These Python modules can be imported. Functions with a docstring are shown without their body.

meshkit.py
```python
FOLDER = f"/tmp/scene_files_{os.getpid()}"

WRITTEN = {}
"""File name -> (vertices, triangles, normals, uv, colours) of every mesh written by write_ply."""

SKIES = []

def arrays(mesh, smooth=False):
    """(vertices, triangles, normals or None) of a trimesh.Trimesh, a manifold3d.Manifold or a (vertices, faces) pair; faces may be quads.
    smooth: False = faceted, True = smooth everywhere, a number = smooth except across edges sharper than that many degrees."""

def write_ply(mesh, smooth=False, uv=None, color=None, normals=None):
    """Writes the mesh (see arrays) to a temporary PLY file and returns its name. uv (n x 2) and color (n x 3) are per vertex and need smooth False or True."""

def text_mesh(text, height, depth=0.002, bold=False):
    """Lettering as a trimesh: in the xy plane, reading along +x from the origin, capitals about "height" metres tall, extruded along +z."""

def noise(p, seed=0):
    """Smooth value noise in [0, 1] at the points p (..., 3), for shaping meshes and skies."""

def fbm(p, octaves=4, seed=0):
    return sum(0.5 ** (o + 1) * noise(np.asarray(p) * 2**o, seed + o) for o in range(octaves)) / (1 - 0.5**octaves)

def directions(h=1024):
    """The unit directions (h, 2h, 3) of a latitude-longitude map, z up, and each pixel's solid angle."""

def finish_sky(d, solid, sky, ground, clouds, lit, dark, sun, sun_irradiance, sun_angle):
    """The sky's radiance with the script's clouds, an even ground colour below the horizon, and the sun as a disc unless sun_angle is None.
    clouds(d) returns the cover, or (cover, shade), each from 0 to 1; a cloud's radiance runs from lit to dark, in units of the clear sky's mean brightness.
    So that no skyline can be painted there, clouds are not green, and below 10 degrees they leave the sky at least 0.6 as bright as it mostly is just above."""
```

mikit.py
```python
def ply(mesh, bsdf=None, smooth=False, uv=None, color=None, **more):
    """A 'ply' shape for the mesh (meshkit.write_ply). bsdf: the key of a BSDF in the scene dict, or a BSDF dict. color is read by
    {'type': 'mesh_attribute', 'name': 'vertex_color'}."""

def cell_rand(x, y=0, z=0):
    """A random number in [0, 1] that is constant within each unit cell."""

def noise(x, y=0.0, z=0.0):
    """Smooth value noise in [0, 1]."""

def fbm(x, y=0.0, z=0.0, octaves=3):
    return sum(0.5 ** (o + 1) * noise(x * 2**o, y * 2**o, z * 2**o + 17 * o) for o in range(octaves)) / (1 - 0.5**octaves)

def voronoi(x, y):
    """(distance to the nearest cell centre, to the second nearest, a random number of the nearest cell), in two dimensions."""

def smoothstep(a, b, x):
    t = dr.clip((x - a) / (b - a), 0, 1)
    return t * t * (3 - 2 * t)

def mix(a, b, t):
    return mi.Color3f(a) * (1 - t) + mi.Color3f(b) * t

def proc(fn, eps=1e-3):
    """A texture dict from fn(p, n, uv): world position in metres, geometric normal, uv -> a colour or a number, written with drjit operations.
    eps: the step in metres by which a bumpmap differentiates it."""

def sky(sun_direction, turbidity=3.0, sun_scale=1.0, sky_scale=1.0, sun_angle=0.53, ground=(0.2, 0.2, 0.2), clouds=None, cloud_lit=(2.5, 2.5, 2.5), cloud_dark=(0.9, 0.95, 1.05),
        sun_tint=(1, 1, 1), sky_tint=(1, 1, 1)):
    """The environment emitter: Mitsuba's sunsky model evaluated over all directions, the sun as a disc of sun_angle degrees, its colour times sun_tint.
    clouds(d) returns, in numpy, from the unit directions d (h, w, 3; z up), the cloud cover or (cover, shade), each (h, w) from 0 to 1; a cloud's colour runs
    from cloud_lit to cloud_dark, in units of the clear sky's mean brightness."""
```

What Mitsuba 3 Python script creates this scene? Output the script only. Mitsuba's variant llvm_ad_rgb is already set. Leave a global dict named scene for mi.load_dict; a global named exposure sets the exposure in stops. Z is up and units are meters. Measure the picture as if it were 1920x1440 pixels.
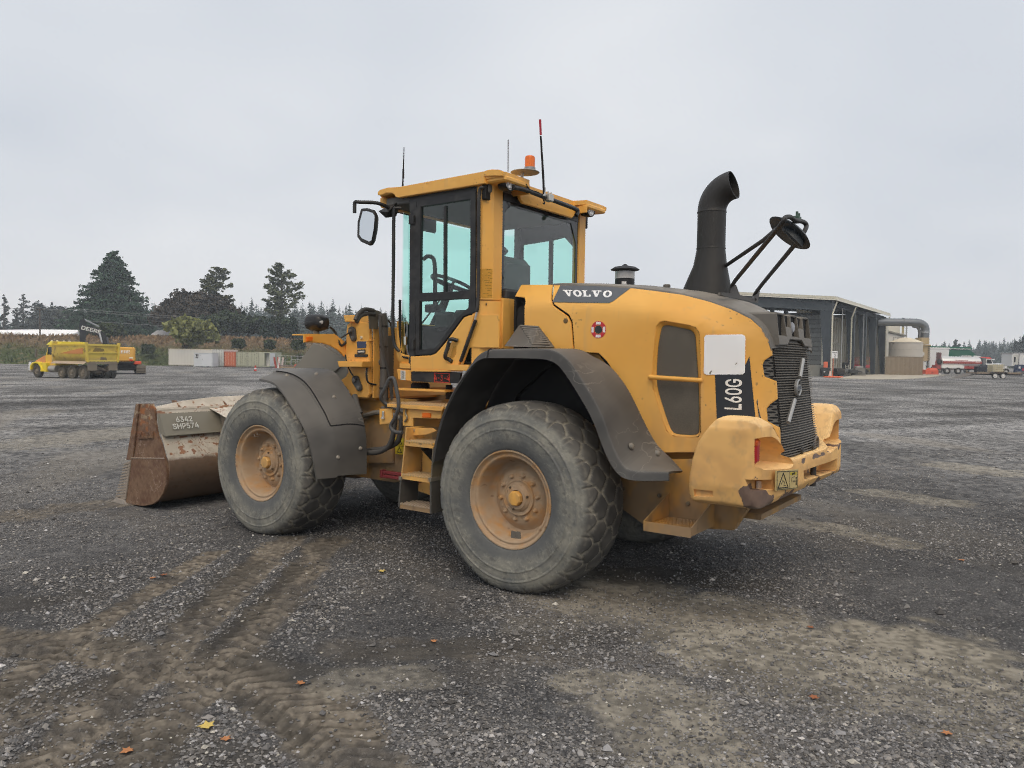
import math, numpy as np, trimesh, mitsuba as mi, mikit, meshkit, drjit as dr
import manifold3d as m3
from manifold3d import Manifold, CrossSection
from shapely.geometry import Polygon, Point
from mikit import noise, fbm, voronoi, cell_rand, smoothstep, mix
T = mi.ScalarTransform4f
scene, labels = {}, {}

# ---------------------------------------------------------------- camera, sky, exposure
EYE = [-3.23234, 5.74886, 1.70504]
FWD = [0.57923393, -0.81443949, -0.03429815]
UP = [0.0317842, -0.01947821, 0.99930494]
scene['camera'] = {'type': 'perspective', 'fov': 67.206, 'fov_axis': 'x', 'near_clip': 0.05, 'far_clip': 3000.0,
                   'to_world': T().look_at(origin=EYE, target=[EYE[i] + FWD[i] for i in range(3)], up=UP)}

def cloud_layer(d):
    q = d / (d[..., 2:3] + 0.30)
    n = meshkit.fbm(np.stack([q[..., 0] * 1.5, q[..., 1] * 1.5, q[..., 2] * 0 + 3.0], -1), 4, 5)
    low = np.clip(1 - d[..., 2] / 0.42, 0, 1)
    shade = np.clip(0.60 + (n - 0.5) * 1.25 - 0.28 * low, 0, 1)
    return np.ones(d.shape[:2]), shade

scene['sky'] = mikit.sky([-0.42, 0.60, 0.95], turbidity=4, sun_scale=0.3, sun_angle=45, clouds=cloud_layer,
                         cloud_lit=(2.02, 2.08, 2.16), cloud_dark=(1.50, 1.62, 1.80))
exposure = 1.93

# ---------------------------------------------------------------- helpers
def tm(m):
    if hasattr(m, 'to_mesh'):
        q = m.to_mesh()
        return trimesh.Trimesh(np.array(q.vert_properties[:, :3]), np.array(q.tri_verts), process=False)
    return m

def cat(*ms):
    return trimesh.util.concatenate([tm(m) for m in ms])

def free(key):
    if key not in USED:
        USED.add(key); return key
    i = 1
    while f'{key}_{i:03d}' in USED: i += 1
    key = f'{key}_{i:03d}'; USED.add(key)
    return key
USED = set()

def tag(key, label=None, category=None, group=None, kind=None):
    d = {}
    if label: d['label'] = label
    if category: d['category'] = category
    if group: d['group'] = group
    if kind: d['kind'] = kind
    if d: labels[key] = d

def thing(name, label, category, group=None):
    k = free(name); tag(k, label, category, group); return k

def put(name, mesh, mat, parent=None, smooth=32, color=None, label=None, category=None, group=None, kind=None, at=None):
    """One entry of the scene. color: a constant (r,g,b) or one per vertex, for the vertex-coloured materials."""
    key = free((parent + '__' if parent else '') + name)
    mesh = tm(mesh)
    extra = {} if at is None else {'to_world': at}
    if color is not None:
        color = np.asarray(color, float)
        if color.ndim == 1:
            if smooth is not True and smooth is not False:
                mesh = trimesh.graph.smooth_shade(mesh, angle=np.radians(smooth), facet_minarea=None)
            color = np.tile(color, (len(mesh.vertices), 1))
        scene[key] = mikit.ply((np.array(mesh.vertices), np.array(mesh.faces)), mat, smooth=bool(smooth), color=color, **extra)
    else:
        scene[key] = mikit.ply(mesh, mat, smooth=smooth, **extra)
    tag(key, label, category, group, kind)
    return key

def cs(poly):
    poly = [tuple(map(float, p)) for p in poly]
    return CrossSection([poly], m3.FillRule.NonZero) if sgn(poly) > 0 else CrossSection([poly[::-1]], m3.FillRule.NonZero)
def sgn(p):
    p = np.asarray(p); x, y = p[:, 0], p[:, 1]
    return np.sum(x * np.roll(y, -1) - y * np.roll(x, -1))

def prism(poly, a, b, axis='y', bevel=0.0, holes=()):
    """Polygon extruded from a to b along an axis: 'y' takes (x,z), 'x' takes (y,z), 'z' takes (x,y)."""
    c = cs(poly)
    for h in holes: c = c - cs(h)
    lo, hi = min(a, b), max(a, b)
    if bevel:
        small = c.offset(-bevel, m3.JoinType.Miter, 3.0)
        m = c.extrude(hi - lo - 2 * bevel).translate([0, 0, bevel]) + small.extrude(hi - lo)
    else:
        m = c.extrude(hi - lo)
    m = m.translate([0, 0, lo])
    A = {'z': [[1, 0, 0, 0], [0, 1, 0, 0], [0, 0, 1, 0]], 'y': [[1, 0, 0, 0], [0, 0, 1, 0], [0, 1, 0, 0]], 'x': [[0, 0, 1, 0], [1, 0, 0, 0], [0, 1, 0, 0]]}[axis]
    return m.transform(A)

def box(x0, x1, y0, y1, z0, z1, r=0.0):
    s = [x1 - x0, y1 - y0, z1 - z0]
    r = min(r, min(s) * 0.45)
    if r <= 0: return Manifold.cube(s).translate([x0, y0, z0])
    pts = []
    for k in range(3):
        for i in range(8):
            p = [(0 if (i >> j) & 1 else s[j]) for j in range(3)]
            for j in range(3):
                if j != k: p[j] += r if p[j] == 0 else -r
            pts.append(p)
    return Manifold.hull_points(np.array(pts)).translate([x0, y0, z0])

def tube(pts, r, n=10, closed=False, smooth_path=0):
    p = np.asarray(pts, float)
    if smooth_path: p = spline(p, smooth_path, closed)
    if closed: p = np.vstack([p, p[:1]])
    r = np.broadcast_to(r, (len(p),))
    t = np.gradient(p, axis=0)
    if closed: t[0] = t[-1] = p[1] - p[-2]
    t /= np.linalg.norm(t, axis=1, keepdims=True) + 1e-12
    a = np.cross(t[0], [0, 0, 1.0] if abs(t[0][2]) < .9 else [1.0, 0, 0]); a /= np.linalg.norm(a)
    V = []
    ang = np.arange(n) * 2 * np.pi / n
    for i in range(len(p)):
        a = a - t[i] * (a @ t[i]); a /= np.linalg.norm(a) + 1e-12
        b = np.cross(t[i], a)
        V.append(p[i] + r[i] * (np.cos(ang)[:, None] * a + np.sin(ang)[:, None] * b))
    V = np.vstack(V)
    F = [[i * n + j, i * n + (j + 1) % n, (i + 1) * n + (j + 1) % n, (i + 1) * n + j] for i in range(len(p) - 1) for j in range(n)]
    F = np.array(F); F = np.vstack([F[:, [0, 1, 2]], F[:, [0, 2, 3]]])
    if not closed:
        c0, c1 = len(V), len(V) + 1
        V = np.vstack([V, p[0], p[-1]]); e = (len(p) - 1) * n
        j = np.arange(n)
        F = np.vstack([F, np.stack([j * 0 + c0, (j + 1) % n, j], 1), np.stack([j * 0 + c1, e + j, e + (j + 1) % n], 1)])
    return trimesh.Trimesh(V, F, process=False)

def spline(p, k=6, closed=False):
    p = np.asarray(p, float)
    q = np.vstack([p[-1:], p, p[:2]]) if closed else np.vstack([2 * p[0] - p[1], p, 2 * p[-1] - p[-2]])
    out = []
    for i in range(1, len(q) - 2):
        for s in np.arange(k) / k:
            a, b, c, d = q[i - 1:i + 3]
            out.append(.5 * ((2 * b) + (c - a) * s + (2 * a - 5 * b + 4 * c - d) * s * s + (3 * b - a - 3 * c + d) * s ** 3))
    if not closed: out.append(q[-2])
    return np.array(out)

def lathe(profile, n=32, axis='z', at=(0, 0, 0), close=False):
    """profile: (radius, height) pairs."""
    pr = np.asarray(profile, float); k = len(pr)
    th = np.arange(n) * 2 * np.pi / n
    V = np.stack([pr[:, 0][:, None] * np.cos(th), pr[:, 0][:, None] * np.sin(th), np.repeat(pr[:, 1][:, None], n, 1)], -1).reshape(-1, 3)
    F = grid_faces(k, n, True)
    if axis == 'y': V = V[:, [0, 2, 1]] * [1, 1, 1]; F = F[:, ::-1]
    if axis == 'x': V = V[:, [2, 0, 1]]
    return trimesh.Trimesh(V + np.asarray(at, float), F, process=False)

def grid_faces(k, n, wrap=False):
    i, j = np.meshgrid(np.arange(k - 1), np.arange(n if wrap else n - 1), indexing='ij')
    i, j = i.ravel(), j.ravel(); j2 = (j + 1) % n
    q = np.stack([i * n + j, i * n + j2, (i + 1) * n + j2, (i + 1) * n + j], 1)
    return np.vstack([q[:, [0, 1, 2]], q[:, [0, 2, 3]]])

def sheet(P, t=0.0):
    """Surface from a grid of points (k, n, 3), given thickness t along its inverted normal."""
    P = np.asarray(P, float); k, n = P.shape[:2]
    F = grid_faces(k, n); V = P.reshape(-1, 3)
    m = trimesh.Trimesh(V, F, process=False)
    if not t: return m
    N = m.vertex_normals
    W = V - N * t; F2 = F[:, ::-1] + len(V)
    idx = np.arange(k * n).reshape(k, n)
    ring = np.concatenate([idx[0, :-1], idx[:-1, -1], idx[-1, :0:-1], idx[:0:-1, 0]])
    nxt = np.roll(ring, -1)
    S = np.vstack([np.stack([ring, ring + len(V), nxt], 1), np.stack([nxt, ring + len(V), nxt + len(V)], 1)])
    return trimesh.Trimesh(np.vstack([V, W]), np.vstack([F, F2, S]), process=False)

def drape(poly, f, t=0.012, holes=(), res=0.05, off=0.0, bevel=0.0):
    """Polygon in (x,z) laid on the surface y = f(x,z) as a panel t thick."""
    c = cs(poly)
    for h in holes: c = c - cs(h)
    m = c.extrude(t)
    if bevel: m = c.extrude(t - bevel) + c.offset(-bevel, m3.JoinType.Miter, 3.0).extrude(t)
    m = m.refine_to_length(res)
    return m.warp_batch(lambda v: np.stack([v[:, 0], f(v[:, 0], v[:, 1]) + off - t + v[:, 2], v[:, 1]], 1))

def mirror_y(m):
    m = tm(m).copy(); m.vertices = m.vertices * [1, -1, 1]; m.faces = m.faces[:, ::-1]
    return m
def moved(m, d=(0, 0, 0), rz=0.0, rx=0.0, ry=0.0, s=1.0):
    m = tm(m).copy()
    R = trimesh.transformations.euler_matrix(rx, ry, rz)
    m.vertices = (np.asarray(m.vertices) * s) @ R[:3, :3].T + np.asarray(d, float)
    return m
def frame(m, o, ex, ey, ez):
    """Mesh coordinates placed on an origin and three axes."""
    m = tm(m).copy(); v = np.asarray(m.vertices)
    m.vertices = np.asarray(o, float) + v[:, :1] * np.asarray(ex) + v[:, 1:2] * np.asarray(ey) + v[:, 2:] * np.asarray(ez)
    if np.dot(np.cross(ex, ey), ez) < 0: m.faces = m.faces[:, ::-1]
    return m
def text_on(s, h, o, ex, ey, depth=0.002, bold=True, sx=1.0, center=True, slant=0.0):
    m = meshkit.text_mesh(s, h, depth, bold).copy()
    v = m.vertices.copy(); v[:, 0] = v[:, 0] * sx + v[:, 1] * slant
    if center: v[:, 0] -= (v[:, 0].min() + v[:, 0].max()) / 2; v[:, 1] -= (v[:, 1].min() + v[:, 1].max()) / 2
    m.vertices = v
    ez = np.cross(ex, ey)
    return frame(m, o, ex, ey, ez)
def bolt_head(r=0.012, h=0.01):
    return lathe([(0.0001, h), (r * .8, h), (r, h * .6), (r, -0.002)], 8)
rng = np.random.default_rng(7)
def nz(P, s, seed=0, o=3):
    return meshkit.fbm(np.asarray(P) * s, o, seed)
def gz(x, y):
    """Height of the yard: level round the loader, falling gently for drainage further out."""
    k = np.clip((np.asarray(x) - 18) / 55, 0, 1); k = k * k * (3 - 2 * k)
    return -0.45 * k
FX = [-1.72, -1.69, -1.64, -1.58, -1.45, -.9, .6]; FY = [.455, .485, .525, .565, .60, .645, .66]
CX = [-1.75, -1.47, -1.2, -.9, -.64, .3, .6]; CZ = [1.80, 1.88, 1.965, 2.04, 2.092, 2.146, 2.155]
def flank(x, z):
    """Outer surface of the engine hood's left side."""
    k = np.interp(x, [-1.62, -1.4], [.1, .85]); t = (z - np.interp(x, CX, CZ)) / .02
    return np.interp(x, FX, FY) - k * .02 * np.logaddexp(0, t)

# ---------------------------------------------------------------- materials
def principled(c, rough=0.5, **k):
    v = c if isinstance(c, dict) else {'type': 'rgb', 'value': list(c)}
    return {'type': 'twosided', 'bsdf': {'type': 'principled', 'base_color': v, 'roughness': rough, **k}}
def mat(key, c, rough=0.5, bump=None, scale=1.0, **k):
    b = {'type': 'principled', 'base_color': c if isinstance(c, dict) else {'type': 'rgb', 'value': list(c)}, 'roughness': rough, **k}
    if bump: b = {'type': 'bumpmap', 'arbitrary': bump, 'scale': scale, 'bsdf': b}
    scene[key] = {'type': 'twosided', 'bsdf': b}
VC = {'type': 'mesh_attribute', 'name': 'vertex_color'}
mat('tinted_matte', VC, 0.85, specular=0.25)
mat('tinted_satin', VC, 0.5, specular=0.4)
mat('tinted_gloss', VC, 0.22, specular=0.5)
mat('tinted_metal', VC, 0.42, metallic=0.7)
mat('tinted_leaf', VC, 0.75, specular=0.2)
mat('tyre_rubber', VC, 0.8, specular=0.25)

def yellow_fn(p, n, uv):
    c = mix((0.82, 0.45, 0.105), (0.76, 0.39, 0.075), smoothstep(.35, .7, fbm(p.x * 1.7, p.y * 1.7, p.z * 1.7)))
    low = smoothstep(1.75, 0.6, p.z + .35 * (fbm(p.x * 5, p.y * 5, p.z * 2.5) - .5))
    dust = low * .75 * smoothstep(.2, .65, fbm(p.x * 9, p.y * 9, p.z * 3.2))
    c = mix(c, (0.40, 0.26, 0.13), dust)
    streak = smoothstep(.62, .80, fbm(p.x * 24, p.y * 24, p.z * 2.2)) * .26
    c = mix(c, (0.50, 0.36, 0.20), streak)
    chip = smoothstep(.80, .84, noise(p.x * 60, p.y * 60, p.z * 38)) * smoothstep(.6, .8, noise(p.x * 5, p.y * 5, p.z * 5)) * .6
    return mix(c, (0.16, 0.11, 0.08), chip)
def truck_fn(p, n, uv):
    f = fbm(p.x * 1.6, p.y * 1.6, p.z * 1.3, 4)
    c = mix((0.63, 0.48, 0.075), (0.50, 0.36, 0.08), smoothstep(.3, .7, f))
    c = mix(c, (0.22, 0.155, 0.08), smoothstep(.56, .72, fbm(p.x * 3.3, p.y * 3.3, p.z * 2.2, 4)) * .7)
    return mix(c, (0.30, 0.23, 0.14), smoothstep(1.5, .9, p.z) * .5)
mat('truck_paint', mikit.proc(truck_fn), 0.5, specular=0.4)
mat('yellow_paint', mikit.proc(yellow_fn), 0.42, specular=0.45)

def frame_fn(p, n, uv):
    f = fbm(p.x * 6, p.y * 6, p.z * 3.5, 4)
    c = mix((0.50, 0.27, 0.07), (0.30, 0.205, 0.12), smoothstep(.3, .62, f + .25 * (1.0 - p.z)))
    c = mix(c, (0.12, 0.09, 0.065), smoothstep(.6, .85, fbm(p.x * 14, p.y * 14, p.z * 5)) * .6)
    return c
mat('dusty_frame', mikit.proc(frame_fn), 0.75, specular=0.25)

def cw_fn(p, n, uv):
    f = fbm(p.x * 4, p.y * 4, p.z * 4, 4)
    c = mix((0.76, 0.455, 0.165), (0.62, 0.36, 0.135), smoothstep(.38, .66, f))
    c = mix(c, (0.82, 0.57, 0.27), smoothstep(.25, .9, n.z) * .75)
    c = mix(c, (0.44, 0.29, 0.15), smoothstep(.5, .75, fbm(p.x * 22, p.y * 22, p.z * 13, 4)) * .45)
    e = fbm(p.x * 9, p.y * 9, p.z * 11, 5)
    back = smoothstep(-1.60, -1.72, p.x)
    low = smoothstep(0.97, 0.80, p.z) * (.30 + .70 * back)
    rim = smoothstep(.985, 1.01, p.z) * smoothstep(1.06, 1.03, p.z) * back * smoothstep(.45, .3, p.y)
    corner = smoothstep(.22, .05, dr.sqrt(dr.square(p.y - 1.1) + dr.square(p.x + 1.72) + 1.2 * dr.square(p.z - .93)))
    chip = smoothstep(.0, .03, e - .955 + .46 * low + .42 * rim + .55 * corner * back + .04 * smoothstep(.5, .9, noise(p.x * 30, p.y * 30, p.z * 30)))
    c = mix(c, mix((0.125, 0.085, 0.07), (0.19, 0.13, 0.10), fbm(p.x * 30, p.y * 30, p.z * 30)), chip)
    dust = smoothstep(.84, .74, p.z + .06 * (f - .5))
    return mix(c, (0.27, 0.22, 0.16), dust * .7)
mat('counterweight_paint', mikit.proc(cw_fn), 0.55, specular=0.35)

def fender_fn(p, n, uv):
    f = fbm(p.x * 3, p.y * 3, p.z * 3, 4)
    c = mix((0.052, 0.051, 0.050), (0.085, 0.082, 0.077), smoothstep(.35, .7, f))
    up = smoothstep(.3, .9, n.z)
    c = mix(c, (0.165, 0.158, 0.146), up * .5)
    sc = smoothstep(.018, .0, dr.abs(fbm(p.x * 7 + 2 * f, p.y * 3, p.z * 7, 3) - .5)) * smoothstep(.5, .7, fbm(p.x * 2.2 + 5, p.y * 2, p.z * 2.2)) * .55
    c = mix(c, (0.24, 0.225, 0.20), sc)
    low = smoothstep(.95, .5, p.z + .2 * (f - .5))
    return mix(c, (0.112, 0.106, 0.094), low * .5)
mat('fender_plastic', mikit.proc(fender_fn), 0.55, specular=0.45)

def hoodtop_fn(p, n, uv):
    f = fbm(p.x * 4, p.y * 4, p.z * 4, 4)
    c = mix((0.15, 0.138, 0.122), (0.215, 0.198, 0.172), smoothstep(.3, .7, f))
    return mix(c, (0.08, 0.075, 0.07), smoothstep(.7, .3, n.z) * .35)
mat('hood_plastic', mikit.proc(hoodtop_fn), 0.55, specular=0.4)

def rim_fn(p, n, uv):
    f = fbm(p.x * 9, p.y * 9, p.z * 9, 4)
    c = mix((0.37, 0.265, 0.175), (0.44, 0.25, 0.11), smoothstep(.42, .72, f))
    c = mix(c, (0.40, 0.31, 0.215), smoothstep(.35, .75, fbm(p.x * 23, p.y * 23, p.z * 23)) * .6)
    return mix(c, (0.15, 0.075, 0.04), smoothstep(.68, .86, fbm(p.x * 31, p.y * 17, p.z * 31)) * .5)
mat('dusty_rim', mikit.proc(rim_fn), 0.7, specular=0.25)

def bucketwhite_fn(p, n, uv):
    f = fbm(p.x * 4, p.y * 4, p.z * 4, 4)
    g = fbm(p.x * 27, p.y * 27, p.z * 19, 4)
    c = mix((0.56, 0.515, 0.44), (0.44, 0.395, 0.325), smoothstep(.35, .7, f))
    c = mix(c, (0.34, 0.27, 0.20), smoothstep(.52, .72, g) * .45)
    w = fbm(p.x * 15 + 3 * f, p.y * 15, p.z * 19, 4)
    sc = smoothstep(.64, .67, w) + smoothstep(.016, .004, dr.abs(fbm(p.x * 9 + 2 * f, p.y * 9 + 3, p.z * 9, 4) - .5)) * smoothstep(.52, .64, fbm(p.x * 3.1, p.y * 3.6, p.z * 3.2 + 7))
    c = mix(c, mix((0.20, 0.075, 0.035), (0.33, 0.14, 0.06), g), dr.clip(sc, 0, 1) * .85)
    worn = smoothstep(.60, .55, p.z + .05 * (w - .5) + .04 * (g - .5))
    return mix(c, mix((0.095, 0.062, 0.043), (0.20, 0.125, 0.078), .5 * f + .5 * g), worn * .95)
mat('bucket_paint', mikit.proc(bucketwhite_fn), 0.65, specular=0.3)

def rust_fn(p, n, uv):
    f = fbm(p.x * 5, p.y * 5, p.z * 5, 4)
    c = mix((0.125, 0.066, 0.042), (0.20, 0.125, 0.078), smoothstep(.3, .7, .5 * f + .5 * fbm(p.x * 30, p.y * 30, p.z * 24, 3)))
    c = mix(c, (0.33, 0.12, 0.04), smoothstep(.5, .75, fbm(p.x * 17, p.y * 17, p.z * 17)) * smoothstep(.72, .95, p.z) * .8)
    c = mix(c, (0.37, 0.29, 0.20), smoothstep(.56, .7, fbm(p.x * 26, p.y * 26, p.z * 22)) * smoothstep(.85, 1.05, p.z) * .8)
    s = smoothstep(.02, .0, dr.abs(fbm(p.x * 5 + p.z * 6, p.y * 5, p.z * 4 - p.x * 6, 3) - .5)) * smoothstep(.5, .66, fbm(p.x * 3, p.y * 3, p.z * 3 + 4)) * .5
    return mix(c, (0.33, 0.26, 0.20), s)
mat('rusty_steel', mikit.proc(rust_fn), 0.62, specular=0.35)

def louver_fn(p, n, uv):
    a = dr.sin(p.x * 900 + dr.sin(p.z * 40) * .6) * dr.sin(p.z * 900)
    c = mix((0.085, 0.078, 0.066), (0.135, 0.124, 0.105), smoothstep(-.3, .5, a))
    return mix(c, (0.17, 0.155, 0.13), smoothstep(.5, .75, fbm(p.x * 7, p.y * 7, p.z * 4)) * .55)
mat('intake_mesh', mikit.proc(louver_fn), 0.75, specular=0.2)

def hex_fn(p, n, uv):
    q = p.z / .0185
    row = dr.floor(q)
    s = (p.y * .75 - p.x * .75) / .021 + .5 * (row - 2 * dr.floor(row / 2))
    dx = s - dr.floor(s) - .5
    dz = q - row - .5
    hole = smoothstep(.40, .34, dr.sqrt(dx * dx + dz * dz))
    return mix((0.13, 0.125, 0.115), (0.008, 0.008, 0.009), hole)
mat('honeycomb', mikit.proc(hex_fn), 0.6, specular=0.3)

def black_fn(p, n, uv):
    return mix((0.018, 0.018, 0.019), (0.05, 0.047, 0.043), smoothstep(.4, .8, fbm(p.x * 8, p.y * 8, p.z * 8)))
mat('black_paint', mikit.proc(black_fn), 0.4, specular=0.45)
mat('rubber_black', (0.016, 0.016, 0.017), 0.7, specular=0.3)
mat('glass_black', (0.012, 0.014, 0.016), 0.08, specular=0.6)
mat('mirror_glass', (0.75, 0.78, 0.8), 0.06, metallic=1.0)
scene['cab_glass'] = {'type': 'thindielectric', 'int_ior': 1.45, 'specular_transmittance': {'type': 'rgb', 'value': [0.74, 1.0, 0.94]}}
scene['clear_glass'] = {'type': 'thindielectric', 'int_ior': 1.45, 'specular_transmittance': {'type': 'rgb', 'value': [0.9, 0.95, 0.95]}}
mat('lamp_red', (0.36, 0.012, 0.014), 0.18, specular=0.5, clearcoat=0.6)
mat('lamp_amber', (0.78, 0.16, 0.008), 0.22, specular=0.5, clearcoat=0.5)

# ---------------------------------------------------------------- the yard
F2 = np.array([0.57957, -0.81492]); R2 = np.array([-0.81492, -0.57957]); E2 = np.array(EYE[:2])
def W(d, s):
    """Ground position d metres ahead of the photographer and s metres to the right."""
    d, s = np.asarray(d, float), np.asarray(s, float)
    return np.stack([E2[0] + F2[0] * d + R2[0] * s, E2[1] + F2[1] * d + R2[1] * s], -1)

# wheel tracks in the dirt: polylines on the ground, half width, strength
TRACKS = [([[2.49,1.18],[2.32,1.45],[1.46,2.56],[0.87,3.32],[0.35,4.06],[0.1,4.37]], .155, 1.0), ([[2.19,0.94],[2.02,1.21],[1.04,2.44],[0.57,3.16],[0.05,3.85],[-0.22,4.13]], .16, 1.0),
          ([[2.57,1.93],[2.44,2.12],[1.77,3.13],[1.33,3.75],[1.0,4.14],[0.76,4.42]], .105, 1.0), ([[1.95,3.94],[1.59,3.75],[1.22,3.58],[0.64,3.39],[0.07,3.31],[-0.47,3.38],[-0.87,3.53],[-1.14,3.68]], .21, 1.0),
          ([[0.54,4.44],[0.7,4.12],[0.66,3.79],[0.55,3.47]], .15, .8), ([[-0.12,4.35],[0.11,4.11],[0.33,3.83]], .12, .7),
          ([[5.52,2.87],[5.47,1.81],[5.3,0.62]], .30, .75), ([[0.13,2.7],[-0.41,2.28],[-1.2,1.85],[-1.92,1.51]], .16, .35)]
PALE = [([[-0.79,0.85],[-1.3,0.82]], .58, .8), ([[-1.65,1.1],[-2.19,1.01],[-2.66,0.75]], .58, 1.0), ([[-2.11,1.37],[-2.63,1.31],[-3.1,1.33]], .44, .8), ([[-1.54,1.25],[-2.08,1.25]], .4, .8),
        ([[-1.68,2.31],[-2.0,2.63],[-2.17,2.9]], .32, .9), ([[-1.24,2.22],[-1.61,2.05]], .16, .8), ([[-0.23,3.02],[-0.52,2.72]], .16, .5),
        ([[-1.37,-2.6],[-2.02,-2.24]], .22, .7), ([[-1.36,-5.23],[-2.05,-5.08]], .35, .6), ([[-1.85,-8.93],[-2.47,-8.67]], .5, .6), ([[-0.35,-2.63],[-1.07,-2.52]], .25, .5), ([[12.01,-0.33],[13.16,-3.47]], .9, .45),
        ([[-0.58,1.76],[-0.76,0.94]], .2, .3)]
DARK_STROKES = [([[-0.48,0.23],[-0.95,0.05],[-1.35,0.0]], .25, .9), ([[2.16,0.99],[0.78,1.23]], .28, .5), ([[-1.03,0.74],[-1.61,0.57]], .18, .4), ([[2.49,3.57],[2.23,3.14]], .16, .6), ([[-0.02,2.68],[-0.66,1.98],[-1.16,1.43]], .15, .7), ([[-1.74,1.61],[-2.33,1.62]], .12, .5),
       ([[2.04,1.94],[1.43,2.95],[1.24,3.4]], .13, .75), ([[1.74,1.7],[1.05,2.65],[0.69,3.23]], .07, .8), ([[0.39,3.09],[0.04,3.08]], .12, .8), ([[0.09,3.47],[-0.2,3.46],[-0.5,3.52]], .06, .7), ([[0.95,4.01],[0.83,3.84]], .16, .7), ([[-0.16,3.9],[-0.46,3.84]], .18, .7), ([[0.08,4.03],[-0.05,4.21]], .08, .7)]
def band(x, y, strokes, wob, np_=False):
    """How strongly the nearest stroke covers the point."""
    mx, mn, sq, cl = (np.maximum, np.minimum, np.sqrt, np.clip) if np_ else (dr.maximum, dr.minimum, dr.sqrt, dr.clip)
    out = 0 * x
    for pts, hw, k in strokes:
        best = 0 * x + 1e9
        for (ax, ay), (bx, by) in zip(pts[:-1], pts[1:]):
            dx, dy = bx - ax, by - ay
            t = cl(((x - ax) * dx + (y - ay) * dy) / (dx * dx + dy * dy), 0, 1)
            best = mn(best, (x - ax - t * dx) * (x - ax - t * dx) + (y - ay - t * dy) * (y - ay - t * dy))
        q = cl((hw * (1 + wob) - sq(best)) / (hw * .55) + .5, 0, 1)
        out = mx(out, q * q * (3 - 2 * q) * k)
    return out

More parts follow.
